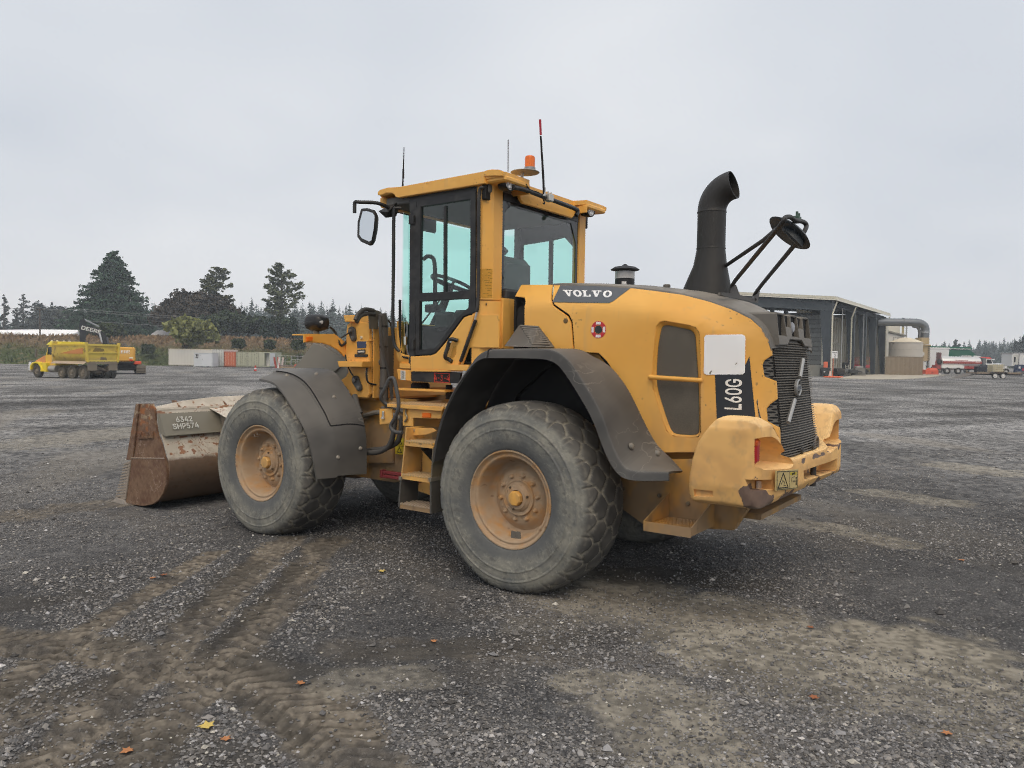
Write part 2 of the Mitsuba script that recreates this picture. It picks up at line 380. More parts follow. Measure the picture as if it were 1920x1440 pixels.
def lug_marks(x, y):
    """Where the nearest wheel track's tyre bars pressed in: 0 in the ridges, 1 in the troughs, coloured dark for groove shade."""
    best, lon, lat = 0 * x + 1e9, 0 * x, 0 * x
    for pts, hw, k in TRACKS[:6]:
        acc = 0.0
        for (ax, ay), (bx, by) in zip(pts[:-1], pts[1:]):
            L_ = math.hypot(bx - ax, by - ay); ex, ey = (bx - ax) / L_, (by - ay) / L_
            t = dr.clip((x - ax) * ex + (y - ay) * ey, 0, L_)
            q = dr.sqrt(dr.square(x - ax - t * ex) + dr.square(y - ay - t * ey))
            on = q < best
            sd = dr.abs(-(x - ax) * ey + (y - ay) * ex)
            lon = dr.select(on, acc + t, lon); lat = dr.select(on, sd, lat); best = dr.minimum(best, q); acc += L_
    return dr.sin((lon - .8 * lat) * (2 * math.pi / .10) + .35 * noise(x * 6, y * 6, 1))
def ground_fn(p, n, uv):
    x, y = p.x, p.y
    r = dr.sqrt(dr.square(x - EYE[0]) + dr.square(y - EYE[1]))
    w1 = fbm(x * .9, y * .9, 1.5, 4)
    w2 = fbm(x * 5.5, y * 5.5, 3.0, 4)
    wob = (w2 - .5) * 1.7
    # stones: two sizes of cells, only where they can still be told apart
    f1, s1, k1 = voronoi(x * 75, y * 75)
    near = smoothstep(20, 5, r)
    k2 = noise(x * 31, y * 31, 5)
    stone = mix((0.045, 0.046, 0.050), (0.215, 0.215, 0.218), k1 * k1)
    stone = stone * (.30 + .70 * smoothstep(.04, .17, s1 - f1))
    # farther off: grit seen as speckle
    sp = noise(x * 17, y * 17, 2) * .5 + noise(x * 7, y * 7, 3) * .3 + noise(x * 41, y * 41, 4) * .2
    speck = mix((0.060, 0.061, 0.064), (0.195, 0.194, 0.192), smoothstep(.25, .78, sp))
    grit = mix(speck, stone, near * .8)
    patch = fbm(x * .38, y * .38, 8, 4)
    grit = grit * (.84 + .42 * smoothstep(.30, .70, patch)) * (.85 + .30 * w1)
    dirt = mix((0.112, 0.099, 0.083), (0.225, 0.200, 0.166), smoothstep(.25, .72, .55 * w2 + .45 * noise(x * 23, y * 23, 2)))
    dirt = dirt * (.78 + .44 * noise(x * 60, y * 60, 7))
    pale = mix((0.165, 0.153, 0.128), (0.365, 0.338, 0.282), smoothstep(.28, .74, .6 * fbm(x * 9, y * 9, 6, 4) + .4 * noise(x * 33, y * 33, 1)))
    dark_ground = mix((0.045, 0.042, 0.038), (0.085, 0.08, 0.072), w2)  # darker ground tone laid along the listed strokes
    trough_shade = smoothstep(.0, -.7, lug_marks(x, y)) * (.55 + .45 * smoothstep(.35, .6, fbm(x * 2.6, y * 2.6, 5, 3)))
    dirt = dirt * (1 - .34 * trough_shade)  # groove shade of the lug prints painted into the dirt colour
    bt = band(x, y, TRACKS, wob * .55)
    bp = band(x, y, PALE, wob * .8)
    bw = band(x, y, DARK_STROKES, wob)
    # away from the loader the yard is streaked along the direction in which machines drive across it
    u = x * .42 + y * .9; v = -x * .9 + y * .42
    st = fbm(u * .22, v * .9, 4, 5)
    u2 = x * .8 - y * .6; v2 = x * .6 + y * .8
    st2 = fbm(u2 * .13, v2 * .55, 9, 5)
    far = smoothstep(9, 24, r)
    tone = .55 + .95 * smoothstep(.25, .72, .55 * st + .45 * st2)
    c = grit * (1 - far + far * tone)
    c = mix(c, (0.205, 0.188, 0.160), smoothstep(.60, .74, st2) * smoothstep(5, 12, r) * .40)
    c = mix(c, dirt, bt * (.62 + .38 * smoothstep(.3, .6, w2)))
    c = mix(c, pale, bp * .9)
    c = mix(c, dark_ground, bw * .8)
    soft = smoothstep(.60, .74, fbm(x * 1.3 + 9, y * 1.3, 7, 3)) * (1 - far) * .25
    return mix(c, dirt, soft)
def ground_bump(p, n, uv):
    f1, s1, k1 = voronoi(p.x * 75, p.y * 75)
    r = dr.sqrt(dr.square(p.x - EYE[0]) + dr.square(p.y - EYE[1]))
    return .010 * smoothstep(.0, .4, s1 - f1) * (.3 + k1) * smoothstep(18, 6, r) + .028 * fbm(p.x * 2.2, p.y * 2.2, 1, 3) + .014 * noise(p.x * 34, p.y * 34, 3)
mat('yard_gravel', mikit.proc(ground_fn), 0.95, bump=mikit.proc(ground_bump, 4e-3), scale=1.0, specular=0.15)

def yard_height(x, y):
    P = np.stack([x, y, x * 0], -1)
    h = gz(x, y) + .022 * (nz(P, .55, 3) - .5) + .012 * (nz(P, 2.3, 4, 4) - .5)
    r = np.hypot(x - EYE[0], y - EYE[1])
    fine = np.clip((14 - r) / 4, 0, 1)
    for pts, hw, k in TRACKS:
        pts = np.asarray(pts); acc = 0; bestd = np.full(x.shape, 1e9); lon = np.zeros(x.shape); lat = np.zeros(x.shape)
        for a, b in zip(pts[:-1], pts[1:]):
            dv = b - a; L = np.hypot(*dv); e = dv / L
            t = np.clip(((x - a[0]) * e[0] + (y - a[1]) * e[1]), 0, L)
            q = np.hypot(x - a[0] - t * e[0], y - a[1] - t * e[1])
            sd = -(x - a[0]) * e[1] + (y - a[1]) * e[0]
            on = q < bestd
            bestd = np.where(on, q, bestd); lon = np.where(on, acc + t, lon); lat = np.where(on, sd, lat); acc += L
        ins = np.clip((hw - bestd) / .05, 0, 1)
        lug = np.sin((lon - .8 * np.abs(lat)) * 2 * np.pi / .10 + .35 * nz(P, 6, 11))
        h = h + fine * k * ins * (-.012 + .009 * np.clip(lug * 3.0, -1, 1) * np.clip(.75 + 1.2 * (nz(P, 2.6, 12) - .4), .25, 1))
        h = h + fine * k * .012 * np.exp(-((bestd - hw - .04) / .05) ** 2) * nz(P, 9, 13)
    return h
def axis_steps(a, b, fine, grow, lo, hi):
    up = [b]; st = fine
    while up[-1] < hi: st *= grow; up.append(up[-1] + st)
    dn = [a]; st = fine
    while dn[-1] > lo: st *= grow; dn.append(dn[-1] - st)
    return np.concatenate([dn[::-1], np.arange(a + fine, b - fine / 2, fine), up])
gd = axis_steps(2.2, 9.5, .017, 1.035, -60, 420); gs = axis_steps(-7.0, 6.6, .021, 1.06, -400, 400)
GD, GS = np.meshgrid(gd, gs, indexing='ij'); GP = W(GD, GS)
ground_mesh = trimesh.Trimesh(np.concatenate([GP, yard_height(GP[..., 0], GP[..., 1])[..., None]], -1).reshape(-1, 3), grid_faces(len(gd), len(gs))[:, ::-1], process=False)
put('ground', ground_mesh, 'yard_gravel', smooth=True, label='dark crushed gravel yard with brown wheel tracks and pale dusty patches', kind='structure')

# loose stones, thinner on the packed tracks and dusty patches
def stones(n, d0, d1, size, seed, name, label, lift=.25):
    r = np.random.default_rng(seed)
    u = r.random(n * 3); d = (d0 ** -.35 + u * (d1 ** -.35 - d0 ** -.35)) ** (1 / -.35)
    s = (r.random(n * 3) * 2 - 1) * (d * .76 + .6)
    P = W(d, s); x, y = P[:, 0], P[:, 1]
    P3 = np.stack([x, y, x * 0], -1)
    cover = np.maximum(band(x, y, TRACKS, 0, True), band(x, y, PALE, 0, True) * .85)
    patch = np.clip((meshkit.fbm(P3 * .8, 3, 21) - .36) * 4, .12, 1)
    keep = (r.random(n * 3) < patch * (1 - .90 * cover))
    x, y, d = x[keep][:n], y[keep][:n], d[keep][:n]; n = len(x)
    z = yard_height(x, y)
    sz = size * np.exp(r.normal(0, .38, n))
    base = np.array([[1, 0, 0], [-1, 0, 0], [0, 1, 0], [0, -1, 0], [0, 0, 1], [0, 0, -1.0]])
    F = np.array([[0, 2, 4], [2, 1, 4], [1, 3, 4], [3, 0, 4], [2, 0, 5], [1, 2, 5], [3, 1, 5], [0, 3, 5]])
    V = base[None] * (1 + .45 * (r.random((n, 6, 1)) - .5)) + .35 * (r.random((n, 6, 3)) - .5)
    V = V * np.stack([sz * (.8 + .5 * r.random(n)), sz * (.7 + .4 * r.random(n)), sz * (.45 + .35 * r.random(n))], -1)[:, None]
    a = r.random(n) * 6.283; c, q = np.cos(a)[:, None], np.sin(a)[:, None]
    V = np.stack([V[..., 0] * c - V[..., 1] * q, V[..., 0] * q + V[..., 1] * c, V[..., 2]], -1)
    V += np.stack([x, y, z + sz * lift], -1)[:, None]
    g = np.exp(r.normal(math.log(.165), .42, n)); tone = r.random(n)
    C = np.stack([g * (1 + .06 * tone), g, g * (1.03 - .10 * tone)], -1)
    rare = r.random(n) < .012; C[rare] = np.array([.46, .44, .39]) * (.7 + .5 * r.random((rare.sum(), 1)))
    FF = (F[None] + 6 * np.arange(n)[:, None, None]).reshape(-1, 3)
    put(name, trimesh.Trimesh(V.reshape(-1, 3), FF, process=False), 'tinted_matte', smooth=False, color=np.repeat(np.clip(C, .02, .6), 6, 0), label=label, category='gravel', kind='stuff')
stones(150000, 2.4, 15.0, .0066, 5, 'gravel', 'fine grey crushed stones scattered loose over the yard')
stones(3200, 2.4, 14.0, .0125, 6, 'coarse_gravel', 'larger loose stones lying here and there on the fine gravel')

# fallen leaves
def leaf(xy, s, rz, col, label):
    r = np.random.default_rng(int(abs(xy[0] * 1000)))
    o = np.array([[0, -.5], [.22, -.3], [.5, -.35], [.3, -.05], [.48, .2], [.18, .2], [0, .55], [-.18, .2], [-.48, .2], [-.3, -.05], [-.5, -.35], [-.22, -.3]]) * s
    zt = .10 * s * (r.random(12) + 2.2 * (np.abs(o[:, 0]) / s) ** 1.5)
    V = np.vstack([np.column_stack([o, zt]), [[0, 0, 0]]])
    F = [[i, (i + 1) % 12, 12] for i in range(12)]
    m = moved(trimesh.Trimesh(V, F, process=False), (xy[0], xy[1], float(yard_height(np.array([xy[0]]), np.array([xy[1]]))[0]) + .012), rz)
    W_ = np.array(m.vertices); m2 = trimesh.Trimesh(np.vstack([W_, W_ - [0, 0, .0012]]), np.vstack([np.array(F), np.array(F)[:, ::-1] + 13]), process=False)
    put('fallen_leaf', m2, 'tinted_leaf', smooth=False, color=col, label=label, category='leaf', group='fallen leaves on the gravel')
OR, YE, BR = (.42, .19, .085), (.56, .43, .13), (.30, .12, .06)
for px, sz, col, lb in [([[-0.13,3.74]][0], .075, YE, 'bright yellow fallen leaf near the lower left corner'), ([[-0.29,3.75]][0], .05, OR, 'small orange leaf just right of the yellow leaf in front'),
                        ([[-0.03,4.05]][0], .055, OR, 'orange leaf nearest the lower left corner'), ([[-0.06,3.15]][0], .05, OR, 'orange leaf at the edge of the curving wheel track'),
                        ([[2.25,2.64]][0], .05, OR, 'left one of two leaves beside the thin tyre track'), ([[2.28,2.53]][0], .05, BR, 'right one of two leaves beside the thin tyre track'),
                        ([[1.06,1.44]][0], .06, YE, 'yellow leaf on the gravel left of the rear tyre'), ([[-0.23,2.3]][0], .04, OR, 'tiny orange leaf in front of the rear tyre'),
                        ([[-2.27,1.71]][0], .05, BR, 'reddish leaf on the gravel below the pale dusty patch'), ([[-1.98,0.66]][0], .05, BR, 'reddish leaf at the top edge of the pale dusty patch'),
                        ([[-2.59,-1.88]][0], .06, OR, 'orange leaf alone on the gravel at the far right'), ([[-2.86,1.74]][0], .05, OR, 'orange leaf near the lower right corner')]:
    leaf(px, sz, px[0] * 7, col, lb)

# ---------------------------------------------------------------- beyond the yard
def at_ds(d, s, z=0.0):
    p = W(d, s); return np.array([p[0], p[1], z])
def zg(d, s):
    p = W(d, s); return float(gz(p[0], p[1]))
def local(mesh, d, s, heading, z=None, scale=1.0):
    """Mesh modelled round the origin, set down d ahead and s to the right; heading = direction of its +x, in degrees from the line of sight, to the right."""
    h = math.radians(heading)
    ex = np.append(F2 * math.cos(h) + R2 * math.sin(h), 0); ey = np.array([-ex[1], ex[0], 0])
    o = at_ds(d, s, zg(d, s) if z is None else z)
    return frame(mesh, o, ex * scale, ey * scale, np.array([0, 0, 1.0]) * scale)

# bank behind the yard on the left
bs = np.linspace(-150, 34, 140); bd = np.linspace(0, 1, 26)
def bank_h(u, s):
    top = np.interp(s, [-150, -100, -70, -50, -20, 10, 34], [4.6, 4.5, 4.7, 4.7, 4.3, 3.6, 2.6])
    k = np.clip(u / .42, 0, 1); return top * k * k * (3 - 2 * k)
def bank_d(u, s): return np.interp(s, [-150, -76, -60, -44, -20, 34], [119, 121, 123, 127, 132, 138]) + u * 40
def bank_pt(u, s):
    d = bank_d(u, s); p = W(d, s); P = np.stack([p[..., 0], p[..., 1], p[..., 0] * 0], -1)
    z = bank_h(u, s) - .5 + (.9 * (nz(P, .12, 41) - .5) + .5 * (nz(P, .5, 42) - .5)) * np.clip(u * 8, 0, 1)
    return np.stack([p[..., 0], p[..., 1], z], -1)
BU, BS = np.meshgrid(bd, bs, indexing='ij')
def bank_fn(p, n, uv):
    f = fbm(p.x * .35, p.y * .35, p.z * .5, 4)
    g = mix((0.055, 0.068, 0.026), (0.115, 0.082, 0.050), smoothstep(1.2, 3.6, p.z + 2.6 * (f - .5)))
    return mix(g, (0.16, 0.125, 0.078), smoothstep(.52, .75, fbm(p.x * .9, p.y * .9, p.z, 3)) * .6)
mat('bank_soil', mikit.proc(bank_fn), 0.95, specular=0.1)
bm_ = trimesh.Trimesh(bank_pt(BU, BS).reshape(-1, 3), grid_faces(26, 140)[:, ::-1], process=False)
put('embankment', bm_, 'bank_soil', smooth=True, label='long grassy bank in brown and green along the left edge of the yard', kind='structure')

def blades(P, h, w, col, seed, lean=.5, n=None):
    """Tufts of pointed leaf blades at the points P."""
    r = np.random.default_rng(seed); k = len(P)
    a = r.random(k) * 6.283; L_ = r.normal(0, lean, (k, 2))
    hh = (h * (.3 + 1.3 * r.random(k) ** 2))[:, None]
    side = np.stack([np.cos(a), np.sin(a), a * 0], 1) * (w * (.6 + .8 * r.random(k)))[:, None]
    tip = np.column_stack([L_ * hh, hh])
    V = np.stack([P - side, P + side, P + tip + side * .3, P + tip - side * .3], 1).reshape(-1, 3)
    F = (np.array([[0, 1, 2], [0, 2, 3]])[None] + 4 * np.arange(k)[:, None, None]).reshape(-1, 3)
    return trimesh.Trimesh(V, F, process=False), np.repeat(col, 4, 0)
r = np.random.default_rng(11)
u = np.concatenate([r.random(15000) ** .8 * .50, .36 + .16 * r.random(8000)]); s = r.random(23000) * 184 - 150
P = bank_pt(u, s); f = nz(P, .22, 43); g = nz(P, .9, 44)
brown = np.clip((P[:, 2] + 2.6 * (f - .5) - 1.6) / 1.7, 0, 1)[:, None]
col = np.array([.062, .085, .028]) * (1 - brown) + np.array([.175, .118, .066]) * brown
col = col * (.55 + .9 * g)[:, None] * np.exp(r.normal(0, .22, 23000))[:, None]
m, c = blades(P - [0, 0, .1], .55, .17, np.clip(col * 1.25, .01, .5), 12)
put('bank_grass', m, 'tinted_leaf', smooth=False, color=c, label='dry brown and green grass tufts covering the bank', category='grass', kind='stuff')

# ---- foliage
def leaf_cards(C, size, col, seed, flat=.6, vary=.25):
    """Many small leaf-sized quads round the points C."""
    r = np.random.default_rng(seed); k = len(C)
    a = r.normal(size=(k, 3)); a[:, 2] *= flat; a /= np.linalg.norm(a, axis=1, keepdims=True)
    b = np.cross(a, r.normal(size=(k, 3))); b /= np.linalg.norm(b, axis=1, keepdims=True)
    s = (np.broadcast_to(size, (k,)) * np.exp(r.normal(0, .3, k)))[:, None]
    V = np.stack([C - a * s, C + b * s * .55, C + a * s, C - b * s * .55], 1).reshape(-1, 3)
    F = (np.array([[0, 1, 2], [0, 2, 3]])[None] + 4 * np.arange(k)[:, None, None]).reshape(-1, 3)
    cc = np.clip(np.broadcast_to(col, (k, 3)) * np.exp(r.normal(0, vary, (k, 1))), .004, .6)
    return trimesh.Trimesh(V, F, process=False), np.repeat(cc, 4, 0)
def big_conifer(seed, H, R, nb, per, col, base=.03, droop=.25, shape=None, size=.32):
    r = np.random.default_rng(seed); pts = []; twigs = []
    shape = shape or (lambda t: (1 - t) ** .8)
    for i in range(nb):
        t = base + (1 - base) * ((i + r.random()) / nb) ** 1.05; z = t * H
        L_ = R * shape(t) * (.62 + .5 * r.random()) + .25; a = r.random() * 6.283
        e = np.array([math.cos(a), math.sin(a), 0])
        n_ = max(6, int(per * L_ / R))
        q = r.random(n_) ** .62
        rise = .38 * (t - .35)
        c = np.array([0, 0, z]) + e * (q * L_)[:, None] + np.array([0, 0, 1]) * ((q * L_) * rise - droop * L_ * q ** 2 + .22 * L_ * np.clip(q - .75, 0, 1))[:, None]
        w = .13 * L_ * (1.15 - q)[:, None] + .12
        c += np.column_stack([r.normal(size=(n_, 2)) * w * 1.1, r.normal(size=n_) * w[:, 0] * .55])
        pts.append(c)
        twigs.append(tube([[0, 0, z], [e[0] * L_ * .5, e[1] * L_ * .5, z + L_ * (.5 * rise - .25 * droop)], [e[0] * L_ * .92, e[1] * L_ * .92, z + L_ * (.92 * rise - .8 * droop)]], [.07 * (1.1 - t), .05 * (1.1 - t), .012], 4))
    C = np.vstack(pts)
    m, c = leaf_cards(C, size, col, seed + 1)
    sh = .62 + .75 * meshkit.fbm(C * .55, 3, seed); c *= np.repeat(sh, 4)[:, None]
    trunk = cat(tube([[0, 0, -1], [0, 0, H * .35], [.05, .05, H * .75], [0, 0, H * .99]], [.028 * H * .8, .018 * H, .009 * H, .02], 10), *twigs)
    return trunk, m, c
def open_tree(seed, H, spread, col, levels=4, leaves=9000, size=.22, lean=0., low=.28, asp=1.0):
    """Broadleaf: a trunk forking into limbs, leaf clumps round the outer twigs, with gaps between them."""
    r = np.random.default_rng(seed); segs = []; tips = []
    def grow(p, d, L_, rad, lev):
        n_ = 3; q = [p]; 
        for i in range(n_):
            d = d + r.normal(0, .14, 3) + np.array([0, 0, .05]); d /= np.linalg.norm(d)
            q.append(q[-1] + d * L_ / n_)
        segs.append(tube(q, np.linspace(rad, rad * .62, n_ + 1), 6 if lev < 2 else 4))
        if lev >= 2: tips.extend([q[2], q[3]])
        if lev == levels: return
        k = 3 if lev < 3 else 2
        if lev == 0: k = 6
        for i in range(k):
            a = 6.283 * (i + r.random() * .7) / k
            v = np.array([math.cos(a) * asp, math.sin(a) * asp, 0]) * (.55 + .35 * r.random()) * spread
            nd = d * (.75 + .3 * r.random()) + v; nd /= np.linalg.norm(nd)
            st = q[-1] if i < 2 or lev > 0 else q[1] + (q[-1] - q[1]) * r.random()
            grow(st, nd, L_ * (.60 + .22 * r.random()), rad * .6, lev + 1)
    grow(np.array([0, 0, -.6]), np.array([lean, 0, 1.0]), H * (low + .12), .022 * H, 0)
    Tp = np.array(tips)
    Tp[:, 2] = np.where(Tp[:, 2] < 1.2, 1.2 + r.random(len(Tp)), Tp[:, 2])
    sc = H / Tp[:, 2].max()
    keep = Tp[r.random(len(Tp)) < .75]; w_ = np.exp(r.normal(0, .7, len(keep))); idx = r.choice(len(keep), leaves, p=w_ / w_.sum())
    C = keep[idx] + r.normal(size=(leaves, 3)) * np.array([.042, .042, .018]) * H
    C[:, 2] += .01 * H
    m, c = leaf_cards(C, size, col, seed + 1, flat=.8)
    c *= np.repeat(.6 + .8 * meshkit.fbm(C * .6, 3, seed), 4)[:, None]
    t = cat(*segs)
    m.vertices *= sc; t.vertices *= sc
    return t, m, c
BARK = (.055, .045, .038)
def plant_tree(name, parts, d, s, z, heading, label, category='tree', group=None, size=1.0, bark=BARK):
    k = thing(name, label, category, group)
    t, m, c = parts
    put('trunk', local(t, d, s, heading, z, size), 'tinted_matte', k, color=bark, smooth=60)
    put('crown', local(m, d, s, heading, z, size), 'tinted_leaf', k, color=c, smooth=False)
PX = 1444.65
def sx(u, d): return (u - 960) / PX * d
ZT = 3.6
# the big dark conifer
plant_tree('conifer_tree', big_conifer(21, 20.3, 11.8, 400, 190, np.array([.038, .072, .046]), .10, .14, lambda t: np.interp(t, [0, .10, .25, .45, .65, .85, 1], [1.0, 1.05, .88, .62, .42, .20, .03]), .30), 168, sx(213, 168), ZT - .6, 40,
           'tallest broad dark green conifer, alone above the bank behind the excavator')
# two open broadleaved trees and the dark thicket between; added black plate, stands in for the deep shade inside the openings
plant_tree('broadleaf_tree', big_conifer(31, 15.6, 4.5, 62, 120, np.array([.088, .098, .056]), .16, -.10, lambda t: np.interp(t, [0, .2, .35, .5, .66, .8, .9, 1], [.25, .45, .95, 1.0, .62, .66, .5, .15]), .30), 160, sx(405, 160), ZT, 20, 'left one of two tall open trees over the containers, browner and leaning')
plant_tree('broadleaf_tree', big_conifer(36, 16.8, 4.5, 60, 120, np.array([.092, .108, .062]), .14, -.10, lambda t: np.interp(t, [0, .12, .3, .45, .6, .72, .85, 1], [.7, .55, .35, .75, 1.0, .8, .62, .2]), .30), 162, sx(527, 162), ZT, 70, 'right one of two tall open trees, its crown standing clear of the forest')
plant_tree('broadleaf_tree', open_tree(33, 10.5, 1.0, np.array([.055, .046, .036]), 5, 9000, .26, low=.16, asp=1.4), 156, sx(352, 156), ZT, 10, 'low wide dark brown tree left of the tall open trees')
plant_tree('broadleaf_tree', open_tree(34, 8.4, .95, np.array([.058, .050, .038]), 5, 8000, .26, low=.16, asp=1.4), 156, sx(385, 156), ZT, 100, 'dark brown tree filling the foot of the left tall tree')
for i, (u_, d_, h_, sd, lb) in enumerate([(428, 152, 5.6, 35, 'rounded green tree between the two tall open trees'), (455, 150, 4.8, 37, 'lower rounded green tree just right of the first round green one'), (395, 149, 4.6, 38, 'round green bush tree behind the grey container row, left of centre'), (520, 152, 4.6, 39, 'round green tree at the foot of the right tall tree')]):
    plant_tree('green_tree', open_tree(sd, h_, 1.1, np.array([.040, .058, .030]), 4, 5200, .24, low=.12, asp=1.3), d_, sx(u_, d_), ZT, 30 * i, lb)
for i, (u_, d_, h_, lb) in enumerate([(500, 147, 4.6, 'small pointed fir on the bank below the right tall tree'), (548, 147, 5.2, 'small pointed fir beside the power pole')]):
    plant_tree('fir_tree', big_conifer(50 + i, h_, 1.9, 60, 70, np.array([.026, .045, .030]), .05, .2, None, .2), d_, sx(u_, d_), ZT, 0, lb)
# pale green willow-like bush on the slope
plant_tree('pale_bush', open_tree(61, 6.9, .62, np.array([.165, .175, .062]), 4, 5200, .20, low=.10, asp=1.0), 126, sx(339, 126), .6, 0, 'pale yellow green bush on the slope above the white container', 'bush')
for i, (u_, d_, h_, z_, lb) in enumerate([(205, 140, 4.2, 2.2, 'dark green bramble mound on the bank behind the excavator arm'), (165, 141, 3.0, 2.9, 'green bramble on the bank left of the excavator arm'), (448, 131, 2.6, 1.4, 'bramble above the orange container'), (560, 134, 2.8, 1.2, 'bramble above the open container'), (505, 133, 2.5, 1.4, 'bramble above the pale green containers'), (278, 128, 2.6, .2, 'dark bramble on the slope beside the excavator')]):
    t_, m_, c_ = open_tree(70 + i, h_, 1.3, np.array([.045, .062, .024]), 4, 3600, .20, low=.06, asp=2.6)
    plant_tree('bramble_bush', (t_, m_, c_), d_, sx(u_, d_), z_, 90, lb, 'bush')
# scraggy conifers at the far left
for i, (u_, top, d_, dens, lb) in enumerate([(8, 560, 230, .5, 'thin dead conifer at the left edge of the picture'), (44, 558, 235, .9, 'bushy conifer, second group from the left edge'), (30, 585, 228, .8, 'shorter conifer beside the thin dead one'),
        (72, 570, 232, .9, 'scraggy conifer right behind the dark utility pole'), (60, 592, 225, .8, 'short conifer left of the utility pole'), (108, 580, 228, 1., 'round dark tree right of the utility pole'), (98, 572, 240, .25, 'bare thin conifer spire left of the big conifer'), (128, 600, 226, 1., 'dark tree touching the big conifer on its left'), (88, 598, 224, 1., 'small dark tree right of the utility pole')]):
    H = (664 - top) / PX * d_ + 1.7 - ZT + .4
    if 'round' in lb or 'dark tree' in lb:
        plant_tree('dark_tree', open_tree(80 + i, H, .95, np.array([.042, .050, .046]), 4, 3600, .36, low=.15, asp=1.3), d_, sx(u_, d_), ZT - .6, 0, lb)
    else:
        plant_tree('scraggy_conifer', big_conifer(80 + i, H, H * .26 * (1 if dens > .6 else .5), int(46 * dens) + 12, 42, np.array([.044, .054, .050]), .18, .3, lambda t: (1 - t) ** .6 * (.6 + .4 * math.sin(t * 23) ** 2), .34), d_, sx(u_, d_), ZT - .6, 0, lb)

# the misty wood behind: one mass of conifers
def cheap_conifer(r, H, R):
    n_ = 110; t = r.random(n_) ** .9; a = r.random(n_) * 6.283
    L_ = R * (1 - t) ** .85 * (.55 + .6 * r.random(n_)) + .25
    z = (.05 + .95 * t) * H; e = np.stack([np.cos(a), np.sin(a)], 1)
    p = np.column_stack([e * .0, z]); q = np.column_stack([e * L_[:, None], z - .30 * L_]); w = np.column_stack([-e[:, 1], e[:, 0], a * 0]) * (L_ * .5)[:, None]
    up = np.zeros((n_, 3)); up[:, 2] = L_ * .30
    V = np.stack([p + up, p + (q - p) * .62 + w, q, p + (q - p) * .62 - w], 1).reshape(-1, 3)
    F = (np.array([[0, 1, 2], [0, 2, 3]])[None] + 4 * np.arange(n_)[:, None, None]).reshape(-1, 3)
    spire = np.array([[-.18, 0, H * .7], [.18, 0, H * .7], [0, 0, H * 1.04], [0, .18, H * .7]]); V = np.vstack([V, spire]); F = np.vstack([F, [[4 * n_, 4 * n_ + 1, 4 * n_ + 2], [4 * n_ + 1, 4 * n_ + 3, 4 * n_ + 2]]])
    return V, F
def wood(name, rows, seed, label, col):
    r = np.random.default_rng(seed); Vs, Fs, Cs, o = [], [], [], 0
    for d0, d1, u0, u1, n_, tops in rows:
        for i in range(n_):
            d = d0 + (d1 - d0) * r.random(); u_ = u0 + (u1 - u0) * (i + r.random()) / n_; s = sx(u_, d)
            top = np.interp(u_, *tops) + r.normal(0, 5.5) - 2
            hz = 720 - PX * 0.03432 + (u_ - 960) * 0.0146
            H = max(4.0, (hz - top) / PX * d + 1.7 - ZT + 1)
            V, F = cheap_conifer(r, H, max(2.2, H * (.24 + .10 * r.random())))
            p = W(d, s); V = V + [p[0], p[1], ZT - 1]
            Vs.append(V); Fs.append(F + o); o += len(V)
            Cs.append(np.tile(np.array(col) * np.exp(r.normal(0, .18)), (len(V), 1)) * (.75 + .5 * r.random((len(V), 1))))
    put(name, trimesh.Trimesh(np.vstack(Vs), np.vstack(Fs), process=False), 'tinted_leaf', smooth=False, color=np.clip(np.vstack(Cs), .004, .4), label=label, category='forest', kind='stuff')
wood('distant_wood', [(300, 420, -60, 760, 190, ([-60, 120, 150, 280, 330, 460, 500, 560, 640, 700, 760], [612, 606, 600, 575, 578, 572, 580, 572, 578, 585, 590])), (262, 300, 270, 740, 70, ([270, 400, 740], [600, 598, 604]))], 5,
     'misty dark conifer wood along the left skyline behind the bank', (.050, .072, .066))
wood('far_wood', [(330, 480, 1720, 1990, 120, ([1720, 1745, 1790, 1830, 1860, 1900, 1960], [655, 652, 651, 648, 646, 645, 640]))], 6,
     'misty conifer wood along the right skyline behind the parked trucks', (.050, .072, .066))
for i, (u_, top, d_, lb) in enumerate([(1918, 628, 250, 'dark conifer at the right edge of the picture'), (1903, 640, 255, 'dark conifer just left of the one at the right edge'), (1789, 638, 270, 'thin tall conifer above the green truck tarp'), (1795, 645, 265, 'short thin conifer above the green truck tarp')]):
    hz = 720 - PX * 0.03432 + (u_ - 960) * 0.0146
    H = (hz - top) / PX * d_ + 1.7
    plant_tree('scraggy_conifer', big_conifer(110 + i, H, H * (.30 if i < 2 else .17), 60 if i < 2 else 34, 46, np.array([.034, .048, .046]), .12, .25, None, .36), d_, sx(u_, d_), 0, 0, lb)
# hills that carry the woods
hs = np.linspace(-390, 390, 60); hd = np.array([176, 210, 262, 330, 430, 500])
HD, HS = np.meshgrid(hd, hs, indexing='ij')
hp = W(HD, HS); hz_ = np.where(HS < 60, np.interp(HD, [176, 190, 800], [-.8, 2.6, 5.0]), np.interp(HD, [176, 300, 800], [-.8, -.5, 3.0])) - np.clip((HS - 20) / 40, 0, 1) * np.where(HS < 60, 1.5, 0)
put('far_ground', trimesh.Trimesh(np.concatenate([hp, hz_[..., None]], -1).reshape(-1, 3), grid_faces(6, 60)[:, ::-1], process=False), 'bank_soil', smooth=True, label='rough ground rising behind the yard', kind='structure')

